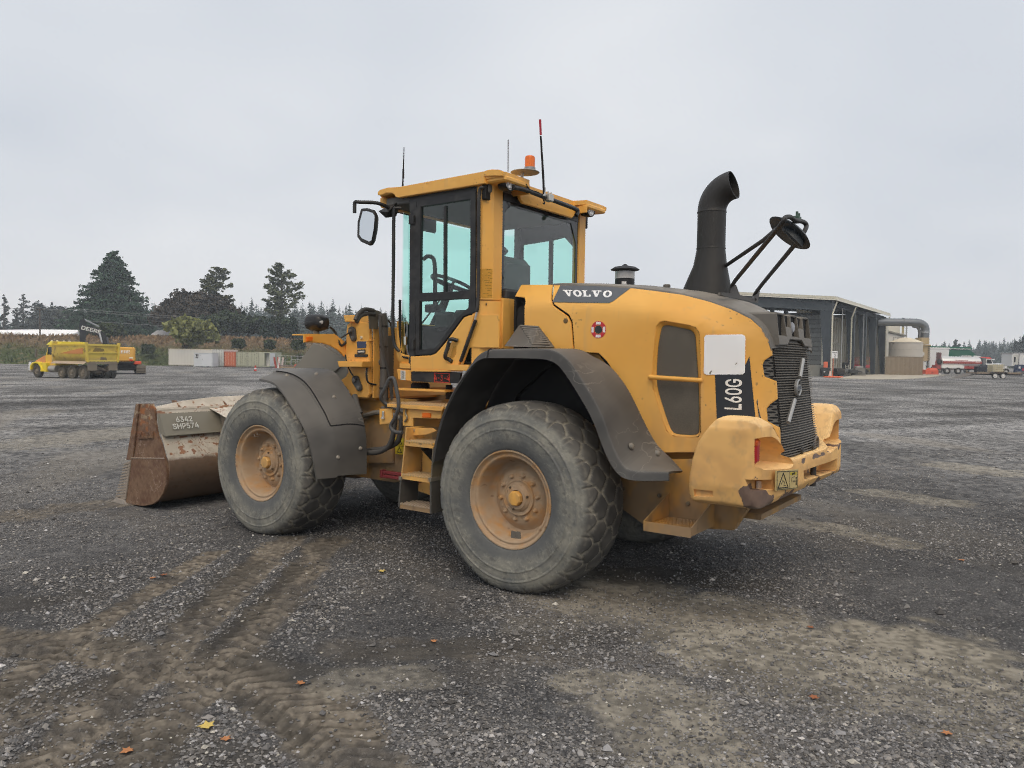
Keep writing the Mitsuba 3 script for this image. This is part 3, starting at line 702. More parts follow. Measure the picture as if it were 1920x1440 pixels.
# ---- power line
def pole(u_, vtop, d_, label, arms=True):
    k = thing('utility_pole', label, 'utility pole')
    hz = 720 - PX * 0.03432 + (u_ - 960) * 0.0146
    zt_ = 1.705 + (hz - vtop) / PX * d_; s = sx(u_, d_); p = W(d_, s)
    put('post', tube([[p[0], p[1], 2.0], [p[0], p[1], zt_]], [.17, .12], 10), 'tinted_matte', k, color=(.075, .06, .05))
    if arms:
        e = np.append(R2, 0) * 1.1; c_ = np.array([p[0], p[1], zt_ - .5])
        put('cross_arm', tube([c_ - e, c_ + e], .06, 6), 'tinted_matte', k, color=(.10, .085, .07))
    return np.array([p[0], p[1], zt_])
pA = pole(75, 576, 150, 'dark wooden utility pole at the far left above the white roof')
pB = pole(557, 602, 165, 'thin grey utility pole before the misty wood')
put('transformer', moved(lathe([(.0001, -.5), (.26, -.5), (.26, .4), (.12, .5), (.0001, .5)], 14), pB + [.35, -.1, -1.6]), 'tinted_satin', 'utility_pole_001', color=(.42, .43, .43))
def wire(a, b, sag, label):
    t = np.linspace(0, 1, 24)[:, None]; P = np.asarray(a) * (1 - t) + np.asarray(b) * t; P[:, 2] -= sag * 4 * (t * (1 - t))[:, 0]
    put('power_line', tube(P, .022, 4), 'tinted_satin', color=(.30, .31, .31), label=label, category='cable', smooth=False)
def pt(u_, v_, d_):
    hz = 720 - PX * 0.03432 + (u_ - 960) * 0.0146
    p = W(d_, sx(u_, d_)); return np.array([p[0], p[1], 1.705 + (hz - v_) / PX * d_])
wire(pt(150, 580, 130), pt(557, 603, 165), .3, 'upper one of the power lines crossing in front of the big conifer')
wire(pt(150, 583, 130), pt(557, 604.5, 165), .5, 'second power line, close below the upper one')
wire(pt(165, 602, 131), pt(557, 620, 165), .3, 'lower power line crossing the foot of the big conifer')
wire(pt(557, 603, 165), pt(700, 612, 180), .3, 'power line running right from the thin pole to behind the cab')
wire(pt(-80, 574, 140), pt(75, 577, 150), .3, 'power line entering at the left edge of the picture')
wire(pt(75, 577, 150), pt(150, 580, 130), .3, 'power line from the dark pole to the big conifer')
# ---- white roofs beyond the bank
k = thing('long_shed', 'long low building with a bright white roof beyond the bank at the far left', 'building')
p0, p1 = pt(-80, 628, 150), pt(124, 628, 150)
dv = (p1 - p0); Ls = float(np.hypot(dv[0], dv[1])); ex = np.array([dv[0], dv[1], 0]) / Ls; ey = np.append(F2, 0)
put('wall', frame(box(0, Ls, .4, 9, 1.5, 4.6), [p0[0], p0[1], 0], ex, ey, [0, 0, 1]), 'tinted_matte', k, color=(.30, .22, .18))
put('roof', frame(prism([(-.3, 4.45), (-.3, 4.6), (4.6, 5.95), (9.4, 4.6), (9.4, 4.45)], -.5, Ls + .5, 'x'), [p0[0], p0[1], .02], ex, ey, [0, 0, 1]), 'tinted_satin', k, color=(.80, .81, .83))
k = thing('white_house', 'small white house with a pale roof half hidden behind the bank and the pale bush', 'house')
p0 = pt(302, 634, 158)
put('wall', frame(box(-1.2, 1.6, 0, 6, -2, .7), p0, np.append(R2, 0), np.append(F2, 0), [0, 0, 1]), 'tinted_matte', k, color=(.62, .60, .56))
put('roof', frame(prism([(-1.9, .75), (-1.9, .6), (2.3, .6), (2.3, .75), (1.2, 1.6), (-.6, 1.6)], -.4, 6.4, 'y'), p0, np.append(R2, 0), np.append(F2, 0), [0, 0, 1]), 'tinted_satin', k, color=(.66, .67, .69))
put('window', frame(box(-.8, -.2, -.03, .02, -.5, .4), p0, np.append(R2, 0), np.append(F2, 0), [0, 0, 1]), 'glass_black', k)
put('annex', frame(box(-3.6, -1.25, -1, 4, -2, -.15), p0, np.append(R2, 0), np.append(F2, 0), [0, 0, 1]), 'tinted_matte', k, color=(.70, .70, .69))

# ---------------------------------------------------------------- containers on the left
DC = 121.0
def ground_z(d, s): return zg(d, s)
def base_frame(u_, d_):
    s = sx(u_, d_); p = W(d_, s); return np.array([p[0], p[1], zg(d_, s)])
EXR, EYF = np.append(R2, 0), np.append(F2, 0)
def setdown(m, u_, d_, turn=0.0):
    c, s = math.cos(turn), math.sin(turn)
    return frame(m, base_frame(u_, d_), EXR * c + EYF * s, EYF * c - EXR * s, [0, 0, 1])
def corrugated(w, h, y, pitch=.28, depth=.04, x0=0., z0=0.):
    n_ = int(w / pitch); out = []
    for i in range(n_):
        out.append(box(x0 + i * pitch + .02, x0 + i * pitch + pitch * .55, y - depth, y + .01, z0, z0 + h))
    return cat(*out)
def end_container(u0, u1, col, label, hi=2.6, rodcol=None, mixed=False, d_=DC):
    """A shipping container seen from its door end."""
    w = (u1 - u0) / PX * d_
    k = thing('shipping_container', label, 'container', None)
    S = lambda m: setdown(m, u0, d_)
    put('body', S(box(0, w, .03, 6.05, .15, hi)), 'tinted_satin', k, color=np.array(col) * .92)
    put('corner_frame', S(cat(box(0, .1, -.03, .08, .12, hi), box(w - .1, w, -.03, .08, .12, hi), box(.1, w - .1, -.03, .08, hi - .12, hi), box(.1, w - .1, -.03, .08, .12, .27))), 'tinted_satin', k, color=np.array(col) * .8)
    for i in range(2):
        x0 = .11 + i * (w / 2 - .10); x1 = x0 + w / 2 - .13
        dk_ = put('door', S(cat(box(x0, x1, -.02, .03, .3, hi - .14), *[box(x0 + .05, x1 - .05, -.035, -.02, z, z + .33) for z in np.arange(.42, hi - .5, .54)])), 'tinted_satin', k, color=col)
        for x in (x0 + .22 * (x1 - x0), x0 + .72 * (x1 - x0)):
            put('lock_rod', S(tube([[x, -.06, .22], [x, -.06, hi - .06]], .022, 6)), 'tinted_satin', dk_, color=rodcol or np.array(col) * .62)
        for z in (.5, 1.1, 1.7, 2.2):
            put('hinge', S(box(x0 - .03 if i == 0 else x1 - .05, x0 + .06 if i == 0 else x1 + .03, -.045, -.02, z, z + .07)), 'tinted_satin', dk_, color=np.array(col) * .55)
    return k
# the long white one seen from its side
k = thing('shipping_container', 'long white container seen from its plain side, left end of the row', 'container')
w = (398 - 316) / PX * (DC + 3)
S = lambda m: setdown(m, 316, DC + 3)
put('body', S(box(0, w, .03, 2.45, .2, 2.75)), 'tinted_satin', k, color=(.62, .61, .56))
put('side_panel', S(corrugated(w - .3, 2.45, .03, .5, .02, .15, .25)), 'tinted_satin', k, color=(.64, .63, .58))
put('bottom_rail', S(box(0, w, -.02, .06, .12, .28)), 'tinted_satin', k, color=(.50, .48, .43))
put('top_rail', S(box(0, w, -.02, .06, 2.68, 2.79)), 'tinted_satin', k, color=(.60, .54, .42))
put('post', S(cat(box(-.02, .1, -.03, .1, .12, 2.79), box(w - .1, w + .02, -.03, .1, .12, 2.79))), 'tinted_satin', k, color=(.60, .58, .52))
k = thing('site_cabin', 'small pale grey cabin with a barred window, before the white container', 'cabin')
w = (398 - 363) / PX * (DC - 3); S = lambda m: setdown(m, 363, DC - 3)
put('wall', S(box(0, w, 0, 2.4, .12, 2.15)), 'tinted_satin', k, color=(.56, .59, .62))
put('roof', S(box(-.06, w + .06, -.06, 2.46, 2.15, 2.23)), 'tinted_satin', k, color=(.60, .61, .60))
wk = put('window', S(box(.32, .72, -.03, .02, 1.35, 2.0)), 'glass_black', k)
put('window_frame', S(cat(box(.27, .32, -.04, .02, 1.3, 2.05), box(.72, .77, -.04, .02, 1.3, 2.05), box(.32, .72, -.04, .02, 1.3, 1.35), box(.32, .72, -.04, .02, 2.0, 2.05), box(.50, .54, -.04, .02, 1.35, 2.0), box(.32, .72, -.04, .02, 1.66, 1.69))), 'tinted_satin', wk, color=(.7, .71, .72))
dk_ = put('door', S(box(1.22, 2.75, -.03, .02, .16, 2.05)), 'tinted_satin', k, color=(.60, .63, .67))
put('handle', S(box(1.28, 1.32, -.07, -.03, 1.0, 1.3)), 'tinted_satin', dk_, color=(.25, .25, .25))
put('skid', S(cat(box(-.1, .3, -.1, .3, .0, .12), box(1.6, 1.9, 0, .3, 0, .12), box(w - .5, w, 0, .3, 0, .12))), 'tinted_matte', k, color=(.3, .31, .32))
put('vent', S(box(.95, 1.05, -.03, .02, 1.72, 1.82)), 'tinted_satin', k, color=(.4, .41, .42))
end_container(398, 419.5, (.55, .56, .53), 'white container showing grey streaked doors, left of the orange one', 2.75, (.33, .34, .36))
end_container(420, 442, (.52, .15, .075), 'orange red shipping container, the only one of that colour', 2.45, (.62, .40, .30))
end_container(442.5, 463, (.40, .41, .31), 'pale green container directly right of the orange one', 2.45)
end_container(463, 485, (.41, .42, .32), 'pale green container, second right of the orange one', 2.45)
k = thing('shipping_container', 'pale green container at the right end of the row with one door swung open', 'container')
w = (505.5 - 485) / PX * DC; S = lambda m: setdown(m, 485, DC)
put('body', S(cat(box(0, w, .9, 6.0, .15, 2.45), box(0, .1, 0, .9, .15, 2.45), box(w - .1, w, 0, .9, .15, 2.45), box(.1, w - .1, 0, .9, 2.33, 2.45), box(.1, w - .1, 0, .9, .15, .25))), 'tinted_satin', k, color=(.40, .41, .32))
put('inner_wall', S(box(.9, 1.5, .86, .9, .25, 2.33)), 'tinted_satin', k, color=(.66, .67, .66))
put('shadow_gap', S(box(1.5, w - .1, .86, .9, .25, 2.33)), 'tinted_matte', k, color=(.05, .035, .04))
put('door', S(cat(box(.1, .88, -.02, .03, .3, 2.32), *[box(.15, .83, -.035, -.02, z, z + .33) for z in (.42, .96, 1.5)])), 'tinted_satin', k, color=(.42, .43, .33))
put('open_door', S(moved(cat(box(0, .85, -.02, .03, .25, 2.30), *[box(.02, .83, -.05, -.02, z, z + .06) for z in (.62, 1.18, 1.74)]), (w, -.02, 0), -.12)), 'tinted_satin', k, color=(.42, .45, .48))
# fence, timber and bits right of the row
k = thing('mesh_fence', 'low grey wire fence right of the container row', 'fence')
for i in range(7):
    put('post', setdown(tube([[0, 0, 0], [0, 0, 1.9]], .04, 6), 510 + i * 12, 124), 'tinted_metal', k, color=(.4, .41, .42))
put('rail', cat(setdown(tube([[0, 0, 1.88], [72 / PX * 124, 0, 1.88]], .03, 6), 510, 124), setdown(tube([[0, 0, 1.0], [72 / PX * 124, 0, 1.0]], .02, 6), 510, 124)), 'tinted_metal', k, color=(.4, .41, .42))
put('gate_frame', setdown(cat(*[tube([a, b], .03, 5) for a, b in (([0, 0, .3], [0, 0, 1.3]), ([0, 0, 1.3], [2.2, 0, 1.3]), ([2.2, 0, 1.3], [2.2, 0, .3]), ([.73, 0, .3], [.73, 0, 1.3]), ([1.46, 0, .3], [1.46, 0, 1.3]))]), 545, 121), 'tinted_metal', k, color=(.5, .52, .53))
for i, (u_, col) in enumerate([(517, (.34, .05, .035)), (521, (.62, .6, .58)), (524, (.40, .06, .04)), (528, (.5, .42, .38))]):
    put('leaning_board', setdown(moved(box(-.15, .15, 0, .05, 0, 1.7), (0, 0, 0), 0, 0, .12 * (1 if i % 2 else -1.4)), u_, 119), 'tinted_satin', color=col, label=['dark red board leaning right beside the open container', 'white board leaning among the red ones', 'red board leaning at the right of the white one', 'pale board, rightmost of the leaning boards'][i], category='board')
k = thing('timber_stack', 'low stack of timber on the ground right of the containers', 'timber')
for i in range(6):
    put('plank', setdown(box(0, 3.2 - .2 * i, -.3 + .12 * (i % 3), -.2 + .12 * (i % 3), .12 * (i // 3) * 2 + .1, .12 * (i // 3) * 2 + .28), 524, 116), 'tinted_matte', k, color=(.30 - .03 * i, .22 - .02 * i, .14))
put('drum', setdown(lathe([(.0001, 0), (.5, 0), (.55, .1), (.55, .62), (.5, .7), (.0001, .7)], 18, 'z'), 559, 112), 'tinted_satin', color=(.66, .10, .05), label='orange red drum on the yard just left of the loader tower', category='drum')
k = thing('traffic_cone', 'small red and white cone alone on the yard before the containers', 'cone')
put('body', setdown(lathe([(.17, .03), (.14, .25), (.10, .5), (.05, .74), (.0001, .75)], 14), 478.5, 95), 'tinted_satin', k, color=(.50, .05, .04))
put('band', setdown(lathe([(.142, .26), (.115, .42)], 14), 478.5, 95), 'tinted_satin', k, color=(.7, .6, .6))
put('base', setdown(box(-.2, .2, -.2, .2, 0, .04), 478.5, 95), 'tinted_matte', k, color=(.03, .03, .03))

# ---------------------------------------------------------------- dump truck
D = thing('dump_truck', 'yellow dump truck with a dirty tipper body and four axles, standing left on the yard', 'truck')
TD = 60.3
YL, YD, OR_ = (.60, .46, .09), (.58, .42, .07), (.60, .24, .06)
def on(px_list, y, w0): pass
# local axes: x to the truck's rear (to the right and slightly towards us), y to its right-hand (far) side
ang = math.radians(-20.0)
def dt(m): return frame(m, DT0, DX, DY, [0, 0, 1])
DT0 = np.append(W(TD, sx(68, TD)), zg(TD, sx(68, TD)))
DX = np.append(R2 * math.cos(ang) + F2 * math.sin(ang), 0); DY = np.append(F2 * math.cos(ang) - R2 * math.sin(ang), 0)
ang2 = math.radians(-29); DX = np.append(R2 * math.cos(ang2) + F2 * math.sin(ang2), 0); DY = np.append(F2 * math.cos(ang2) - R2 * math.sin(ang2), 0)
def twheel(x, y, r_=.53, w_=.30, parent=D, dual=False, place=None, tone=(.06, .058, .052), hubc=(.20, .17, .13)):
    place = place or dt
    k = free(parent + '__wheel')
    prof = [(.26, -.02), (.34, -.0), (r_ * .86, .01), (r_ * .97, -.02), (r_, -.06), (r_, -w_ + .06), (r_ * .97, -w_ + .02), (r_ * .86, -w_ - .01), (.3, -w_)]
    t_ = lathe(prof, 28, 'y'); v = np.array(t_.vertices); v[:, 1] *= -1; t_.vertices = v; t_.faces = t_.faces[:, ::-1]
    put('tyre', place(moved(t_, (x, y, r_))), 'tinted_matte', k, color=tone, smooth=40)
    hb = lathe([(.27, .02), (.26, -.0), (.24, .06), (.15, .08), (.14, .02), (.10, .0), (.0001, -.02)], 20, 'y')
    put('hub', place(moved(hb, (x, y, r_))), 'tinted_satin', k, color=hubc, smooth=40)
# length: front axle at 0, body to the rear
for x, r_ in ((.0, .53), (3.25, .46), (4.55, .55), (5.95, .55)):
    twheel(x, 0.0, r_, tone=(.105, .095, .078) if x > 1 else (.075, .07, .062))
for x in (0.0, 4.55, 5.95):
    twheel(x, 2.05, .54, .35)
    if x > 1: twheel(x, 1.62, .54, .32)
put('frame_rail', dt(cat(box(-.9, 6.6, .7, .85, .75, 1.0), box(-.9, 6.6, 1.5, 1.65, .75, 1.0), box(4.3, 6.2, .3, 2.0, .5, .65))), 'tinted_matte', D, color=(.10, .085, .065))
put('hood', dt(Manifold.hull_points(np.array([[-.95, .35, .95], [-.95, 2.0, .95], [-.85, .45, 1.35], [-.85, 1.9, 1.35], [.75, .22, 1.0], [.75, 2.15, 1.0], [.75, .30, 1.78], [.75, 2.05, 1.78]]))), 'tinted_satin', D, color=OR_)
put('bumper', dt(box(-1.05, -.85, .05, 2.3, .45, .85, .03)), 'tinted_satin', D, color=(.40, .36, .30))
fd = [(-.75, .62), (-.72, .95), (-.45, 1.18), (0, 1.25), (.45, 1.18), (.75, .95), (.95, .55), (.80, .55), (.62, .85), (.35, 1.08), (0, 1.14), (-.35, 1.08), (-.58, .85), (-.62, .62)]
for a, b in ((-.10, .42), (1.95, 2.45)):
    put('fender', dt(prism(fd, a, b, bevel=.02)), 'tinted_satin', D, color=(.78, .62, .03))
put('step_panel', dt(box(.55, 1.35, -.02, .35, .48, 1.18, .02)), 'tinted_satin', D, color=(.75, .58, .03))
put('fuel_tank', dt(tube([[1.5, .25, .72], [2.4, .25, .72]], .27, 16)), 'tinted_metal', D, color=(.5, .47, .42))
put('cab', dt(cat(box(.75, 2.05, .25, 2.1, .95, 1.80, .05), Manifold.hull_points(np.array([[.80, .27, 1.78], [.80, 2.08, 1.78], [1.05, .35, 2.55], [1.05, 2.0, 2.55], [2.05, .27, 1.78], [2.05, 2.08, 1.78], [2.05, .33, 2.60], [2.05, 2.02, 2.60]])))), 'tinted_satin', D, color=(.72, .52, .05))
put('door', dt(box(.95, 1.85, .235, .25, 1.0, 1.78)), 'tinted_satin', D, color=(.74, .44, .06))
put('window', dt(prism([(1.02, 1.82), (1.18, 2.42), (1.72, 2.42), (1.72, 1.82)], .24, .30)), 'glass_black', D)
put('cab_roof', dt(Manifold.hull_points(np.array([[.80, .3, 2.58], [.80, 2.05, 2.58], [1.3, .35, 2.86], [1.3, 2.0, 2.86], [3.0, .2, 2.80], [3.0, 2.2, 2.80], [3.0, .2, 2.66], [3.0, 2.2, 2.66], [2.0, .25, 2.55], [2.0, 2.1, 2.55]]))), 'tinted_satin', D, color=(.80, .66, .05))
for x, y in ((1.3, .45), (1.32, .85), (1.32, 1.4), (1.3, 1.85)):
    put('roof_lamp', dt(lathe([(.09, 0), (.08, .07), (.0001, .09)], 10, 'z', (x, y, 2.84))), 'tinted_gloss', D, color=(.70, .66, .5))
put('stack_pipe', dt(tube([[-.1, 2.35, .9], [-.1, 2.35, 2.75]], .075, 10)), 'tinted_metal', D, color=(.72, .73, .74))
put('side_mirror', dt(cat(tube([[.95, .2, 2.2], [.45, -.2, 2.05], [.35, -.22, 1.75], [.9, .22, 1.85]], .022, 6), box(.28, .42, -.30, -.14, 1.55, 2.25, .03))), 'tinted_satin', D, color=(.14, .13, .11))
# tipper body
B0, B1 = 2.35, 6.55
sec = [(.25, 1.30), (.08, 1.55), (-.08, 1.80), (-.12, 2.55), (-.12, 2.62), (2.42, 2.62), (2.42, 2.55), (2.38, 1.80), (2.22, 1.55), (2.05, 1.30)]
cav = [(.30, 1.42), (.0, 1.85), (-.05, 2.7), (2.35, 2.7), (2.30, 1.85), (2.0, 1.42)]
bd_ = prism(sec, B0, B1, 'x') - prism(cav, B0 + .08, B1 - .08, 'x')
TB = put('tipper_body', dt(bd_), 'truck_paint', D, smooth=30)
put('top_rail', dt(cat(box(B0, B1, -.18, -.05, 2.52, 2.66, .01), box(B0, B1, 2.35, 2.48, 2.52, 2.66, .01))), 'tinted_satin', D, color=(.64, .46, .05))
put('skirt', dt(Manifold.hull_points(np.array([[B0, -.02, 1.36], [B1, -.02, 1.36], [B0, -.28, 1.16], [B1, -.28, 1.16], [B0, -.02, 1.30], [B1, -.02, 1.30]]))), 'tinted_matte', D, color=(.40, .32, .24))
put('side_stripe', dt(prism([(3.3, 1.92), (6.2, 1.92), (6.2, 2.38)], -.128, -.118)), 'tinted_satin', D, color=(.55, .22, .06))
put('front_shield', dt(box(B0 - .12, B0 + .05, -.12, 2.42, 1.3, 2.85, .02)), 'truck_paint', D)
TG = put('tailgate', dt(box(B1, B1 + .07, -.16, 2.46, 1.38, 2.62, .01)), 'truck_paint', D, label='dirty yellow tailgate of the dump truck')
put('tailgate_bar', dt(cat(box(B1 + .07, B1 + .16, -.14, 2.44, 1.98, 2.07), box(B1 + .07, B1 + .16, -.16, 2.46, 2.52, 2.66), box(B1 + .07, B1 + .14, -.16, 2.46, 1.36, 1.46))), 'tinted_satin', D, color=(.66, .52, .10))
for a, b in ((-.22, -.08), (2.52, 2.38)):
    put('tailgate_post', dt(Manifold.hull_points(np.array([[x, y, z] for x in (B1 + .02, B1 + .2) for y, z in ((a, 2.78), (b, 1.3), (b, 2.78), (b + .1 if a < 0 else b - .1, 1.3))]))), 'tinted_satin', D, color=(.62, .48, .08))
put('dirt_patch', dt(prism([(.35, 2.08), (1.3, 2.1), (1.25, 2.3), (.6, 2.4)], B1 + .071, B1 + .075, 'x')), 'tinted_matte', D, color=(.22, .16, .06))
put('dirt_patch', dt(prism([(.95, 1.47), (1.5, 1.47), (1.45, 1.66), (1.0, 1.7)], B1 + .071, B1 + .075, 'x')), 'tinted_matte', D, color=(.20, .16, .10))
put('rear_apron', dt(box(B1 - .1, B1 + .12, -.05, 2.38, 1.18, 1.36)), 'tinted_matte', D, color=(.24, .20, .15))
for y in (-.02, 1.62):
    put('mud_flap', dt(box(B1 + .06, B1 + .09, y, y + .72, .68, 1.18)), 'tinted_matte', D, color=(.22, .19, .15))
put('rear_gear', dt(cat(lathe([(.0001, -.3), (.28, -.2), (.3, 0), (.28, .2), (.0001, .3)], 14, 'y', (5.95, 1.15, .62)), tube([[6.3, 1.0, .9], [6.45, 1.7, .62]], .10, 8), tube([[5.95, .2, .55], [5.95, 2.1, .55]], .11, 8))), 'tinted_matte', D, color=(.14, .115, .09))

# ---------------------------------------------------------------- excavator
X = thing('excavator', 'orange yellow tracked excavator with a black boom behind the dump truck', 'excavator')
XD = 74.0
X0 = np.append(W(XD, sx(226, XD)), zg(XD, sx(226, XD)))
XT = .50; XEX = EXR * math.cos(XT) + EYF * math.sin(XT); XEY = EYF * math.cos(XT) - EXR * math.sin(XT)
def xf(m, turn=0.): return frame(m, X0, XEX, XEY, [0, 0, 1])
M_ = XD / PX
CO = (.66, .36, .06)
wX = 34 * M_
put('counterweight', xf(box(-wX * .55, wX * .72, -.4, 1.2, 1.22, 2.62, .12)), 'tinted_satin', X, color=CO, label='orange yellow rear body with the white maker name')
put('upper_body', xf(box(-wX * .6, wX * .55, 1.0, 4.6, 1.15, 2.2, .05)), 'tinted_satin', X, color=(.55, .30, .05))
put('cab', xf(box(-wX * .62, -wX * .15, 3.0, 4.7, 1.2, 3.0, .08)), 'glass_black', X)
put('rear_shadow_band', xf(box(-wX * .5, wX * .66, -.36, 1.2, 1.06, 1.22)), 'tinted_matte', X, color=(.03, .03, .03))
tri = []
for cx_, w_ in ((-.42 * wX + .15, .42), (.60 * wX - .15, .30)):
    put('reflector', xf(prism([(cx_ - w_ / 2, 1.50), (cx_ + w_ / 2, 1.36), (cx_ + w_ / 2, 1.30), (cx_ - w_ / 2, 1.30)], -.415, -.40)), 'tinted_gloss', X, color=(.60, .03, .02))
    put('rear_lamp', xf(box(cx_ - .16, cx_ + .16, -.42, -.39, 1.52, 1.66, .02)), 'tinted_gloss', X, color=(.7, .68, .6))
put('name_lettering', xf(text_on('DEERE', .26, [.10, -.415, 2.16], [1, 0, 0], [0, 0, 1], .02, True, 1.25)), 'tinted_satin', X, color=(.78, .77, .72), smooth=False)
put('name_panel', xf(prism([(-.95, 2.38), (1.15, 2.38), (1.0, 1.85), (.75, 1.72), (-.55, 1.72), (-.8, 1.85)], -.408, -.396)), 'tinted_satin', X, color=(.70, .40, .09))
for s_ in (-1, 1):
    cx_ = .05 + s_ * 1.42 + .25
    tr = put('track', xf(Manifold.hull_points(np.array([[cx_ + a, y, z] for a in (-.38, .38) for y, z in ((-1.25, .35), (-1.25, .60), (-1.0, .86), (-.9, .08), (4.2, .08), (4.3, .86), (4.6, .5))]))), 'tinted_matte', X, color=(.07, .062, .052))
    for z in (.18, .33, .48, .63, .76):
        put('track_shoe', xf(box(cx_ - .40, cx_ + .40, -1.30, -1.2, z, z + .09)), 'tinted_satin', tr, color=(.17, .145, .115))
put('undercarriage', xf(box(-1.1, 1.5, .2, 3.4, .35, 1.06)), 'tinted_matte', X, color=(.03, .03, .03))
# boom, seen from behind left: rises to the left and folds down
def xp(u_, v_, y=1.5):
    kk = (u_ - 960) / PX; s0 = sx(226, XD); exs, exd, eys, eyd = math.cos(XT), math.sin(XT), -math.sin(XT), math.cos(XT)
    x = (kk * (XD + y * eyd) - s0 - y * eys) / (exs - kk * exd); d_ = XD + x * exd + y * eyd
    hz = 720 - PX * 0.03432 + (u_ - 960) * 0.0146
    return np.array([x, y, 1.705 + (hz - v_) / PX * d_ - X0[2]])
def plate(pts, y0, y1): 
    return prism([(xp(u_, v_, y0)[0], xp(u_, v_, y0)[2]) for u_, v_ in pts], y0, y1, bevel=.02)
BLK = (.030, .034, .040)
bo = put('boom', xf(plate([(162, 608), (186, 616), (200, 630), (207, 655), (207, 690), (196, 690), (195, 650), (188, 634), (176, 624), (160, 619)], 2.2, 2.75)), 'tinted_satin', X, color=BLK, smooth=False)
put('boom_lettering', xf(text_on('DEERE', .34, list(xp(171, 618.5, 2.18)), [.97, 0, -.24], [.24, 0, .97], .02, True, 1.2)), 'tinted_satin', X, color=(.75, .75, .73), smooth=False)
put('stick', xf(plate([(150, 600), (158, 598), (163, 606), (161, 632), (157, 660), (150, 660), (149, 632), (148, 612)], 2.25, 2.7)), 'tinted_satin', X, color=BLK, smooth=False)
put('stick_cylinder', xf(tube([xp(157, 599, 2.4), xp(186, 613, 2.4)], .085, 10)), 'tinted_metal', X, color=(.35, .36, .38))
put('boom_cylinder', xf(tube([xp(186, 624, 2.1), xp(191, 642, 2.1)], .085, 10)), 'tinted_metal', X, color=(.66, .67, .68))
put('boom_cylinder', xf(tube([xp(200, 632, 2.1), xp(207, 660, 2.1)], .09, 10)), 'tinted_satin', X, color=(.09, .10, .12))
put('bucket_link', xf(cat(tube([xp(148, 640, 2.3), xp(146, 650, 2.3), xp(150, 662, 2.3)], .07, 8))), 'tinted_satin', X, color=(.30, .24, .12))
put('hose', xf(cat(tube([xp(208, 640, 2.), xp(215, 646, 1.8), xp(218, 655, 1.4)], .05, 6, smooth_path=4), tube([xp(222, 650, 1.), xp(228, 645, 1.), xp(236, 649, .9), xp(244, 651, .6)], .05, 6, smooth_path=4), tube([xp(229, 650, 1.), xp(234, 644, .9), xp(238, 650, .8)], .05, 6, smooth_path=3))), 'tinted_satin', X, color=(.10, .10, .10))
put('red_cover', xf(box(wX * .62, wX * 1.02, -.2, .5, .95, 1.28, .05)), 'tinted_satin', X, color=(.70, .10, .05))
# white tank at the left of the truck
k = thing('white_tote', 'small white tank with dark bands standing left of the dump truck', 'tank')
S = lambda m: setdown(m, 61, 78)
put('body', S(box(-.45, .45, 0, 1.0, .12, 1.05, .06)), 'tinted_satin', k, color=(.72, .73, .75))
put('band', S(cat(box(.1, .16, -.02, .02, .15, 1.02), box(-.12, -.07, -.02, .02, .15, 1.02))), 'tinted_satin', k, color=(.06, .06, .07))
put('lid', S(box(-.5, .5, -.03, 1.03, 1.05, 1.12, .02)), 'tinted_satin', k, color=(.10, .10, .11))
put('pallet', S(box(-.5, .5, -.02, 1.02, 0, .12)), 'tinted_matte', k, color=(.2, .19, .18))

# ---------------------------------------------------------------- open-sided warehouse on the right
WH = thing('warehouse', 'large open sided steel warehouse with dark columns and a pale roof edge', 'warehouse')
w0 = pt(1557, 706, 92.0); w1 = pt(1658, 698, 121.0)
# axes: x along the open side (away from us), y along the gable front (to the left)
ax = np.array([w1[0] - w0[0], w1[1] - w0[1], 0]); LS = float(np.linalg.norm(ax)); ax /= LS
ay = np.array([-ax[1], ax[0], 0]); ay = ay if np.dot(ay, np.append(R2, 0)) < 0 else -ay
HE = 9.35; WD = 30.0
def wh(m): return frame(m, [w0[0], w0[1], 0], ax, ay, [0, 0, 1])
NAVY = (.042, .052, .062); CREAM = (.52, .50, .42)
rise = lambda y: HE + .083 * y
slope = [(-.35, HE - .03), (WD, rise(WD)), (WD, rise(WD) + .12), (-.35, HE + .12)]
put('roof', wh(prism(slope, -.5, LS + .4, 'x')), 'tinted_satin', WH, color=(.40, .39, .35))
put('roof_edge', wh(cat(prism([(-.42, HE - .16), (WD, rise(WD) - .16), (WD, rise(WD) + .14), (-.42, HE + .14)], -.62, -.5, 'x'), box(-.62, LS + .4, -.50, -.35, HE - .16, HE + .14))), 'tinted_satin', WH, color=(.56, .54, .45))
put('gutter', wh(cat(box(-.66, LS + .4, -.62, -.50, HE - .34, HE - .21), prism([(-.62, HE - .34), (WD, rise(WD) - .34), (WD, rise(WD) - .21), (-.62, HE - .21)], -.74, -.62, 'x'))), 'tinted_satin', WH, color=(.70, .68, .60))
put('front_beam', wh(cat(prism([(.0, HE - 1.55), (WD, rise(WD) - 1.55), (WD, rise(WD) - .36), (.0, HE - .36)], .0, .35, 'x'))), 'tinted_satin', WH, color=(.060, .072, .082))
put('side_beam', wh(box(.35, LS, .1, .45, HE - 1.0, HE - .45)), 'tinted_matte', WH, color=(.022, .026, .032))
put('ceiling', wh(prism([(.4, HE - .42), (WD, rise(WD) - .42), (WD, rise(WD) - .30), (.4, HE - .30)], .4, LS, 'x')), 'tinted_matte', WH, color=(.03, .034, .04))
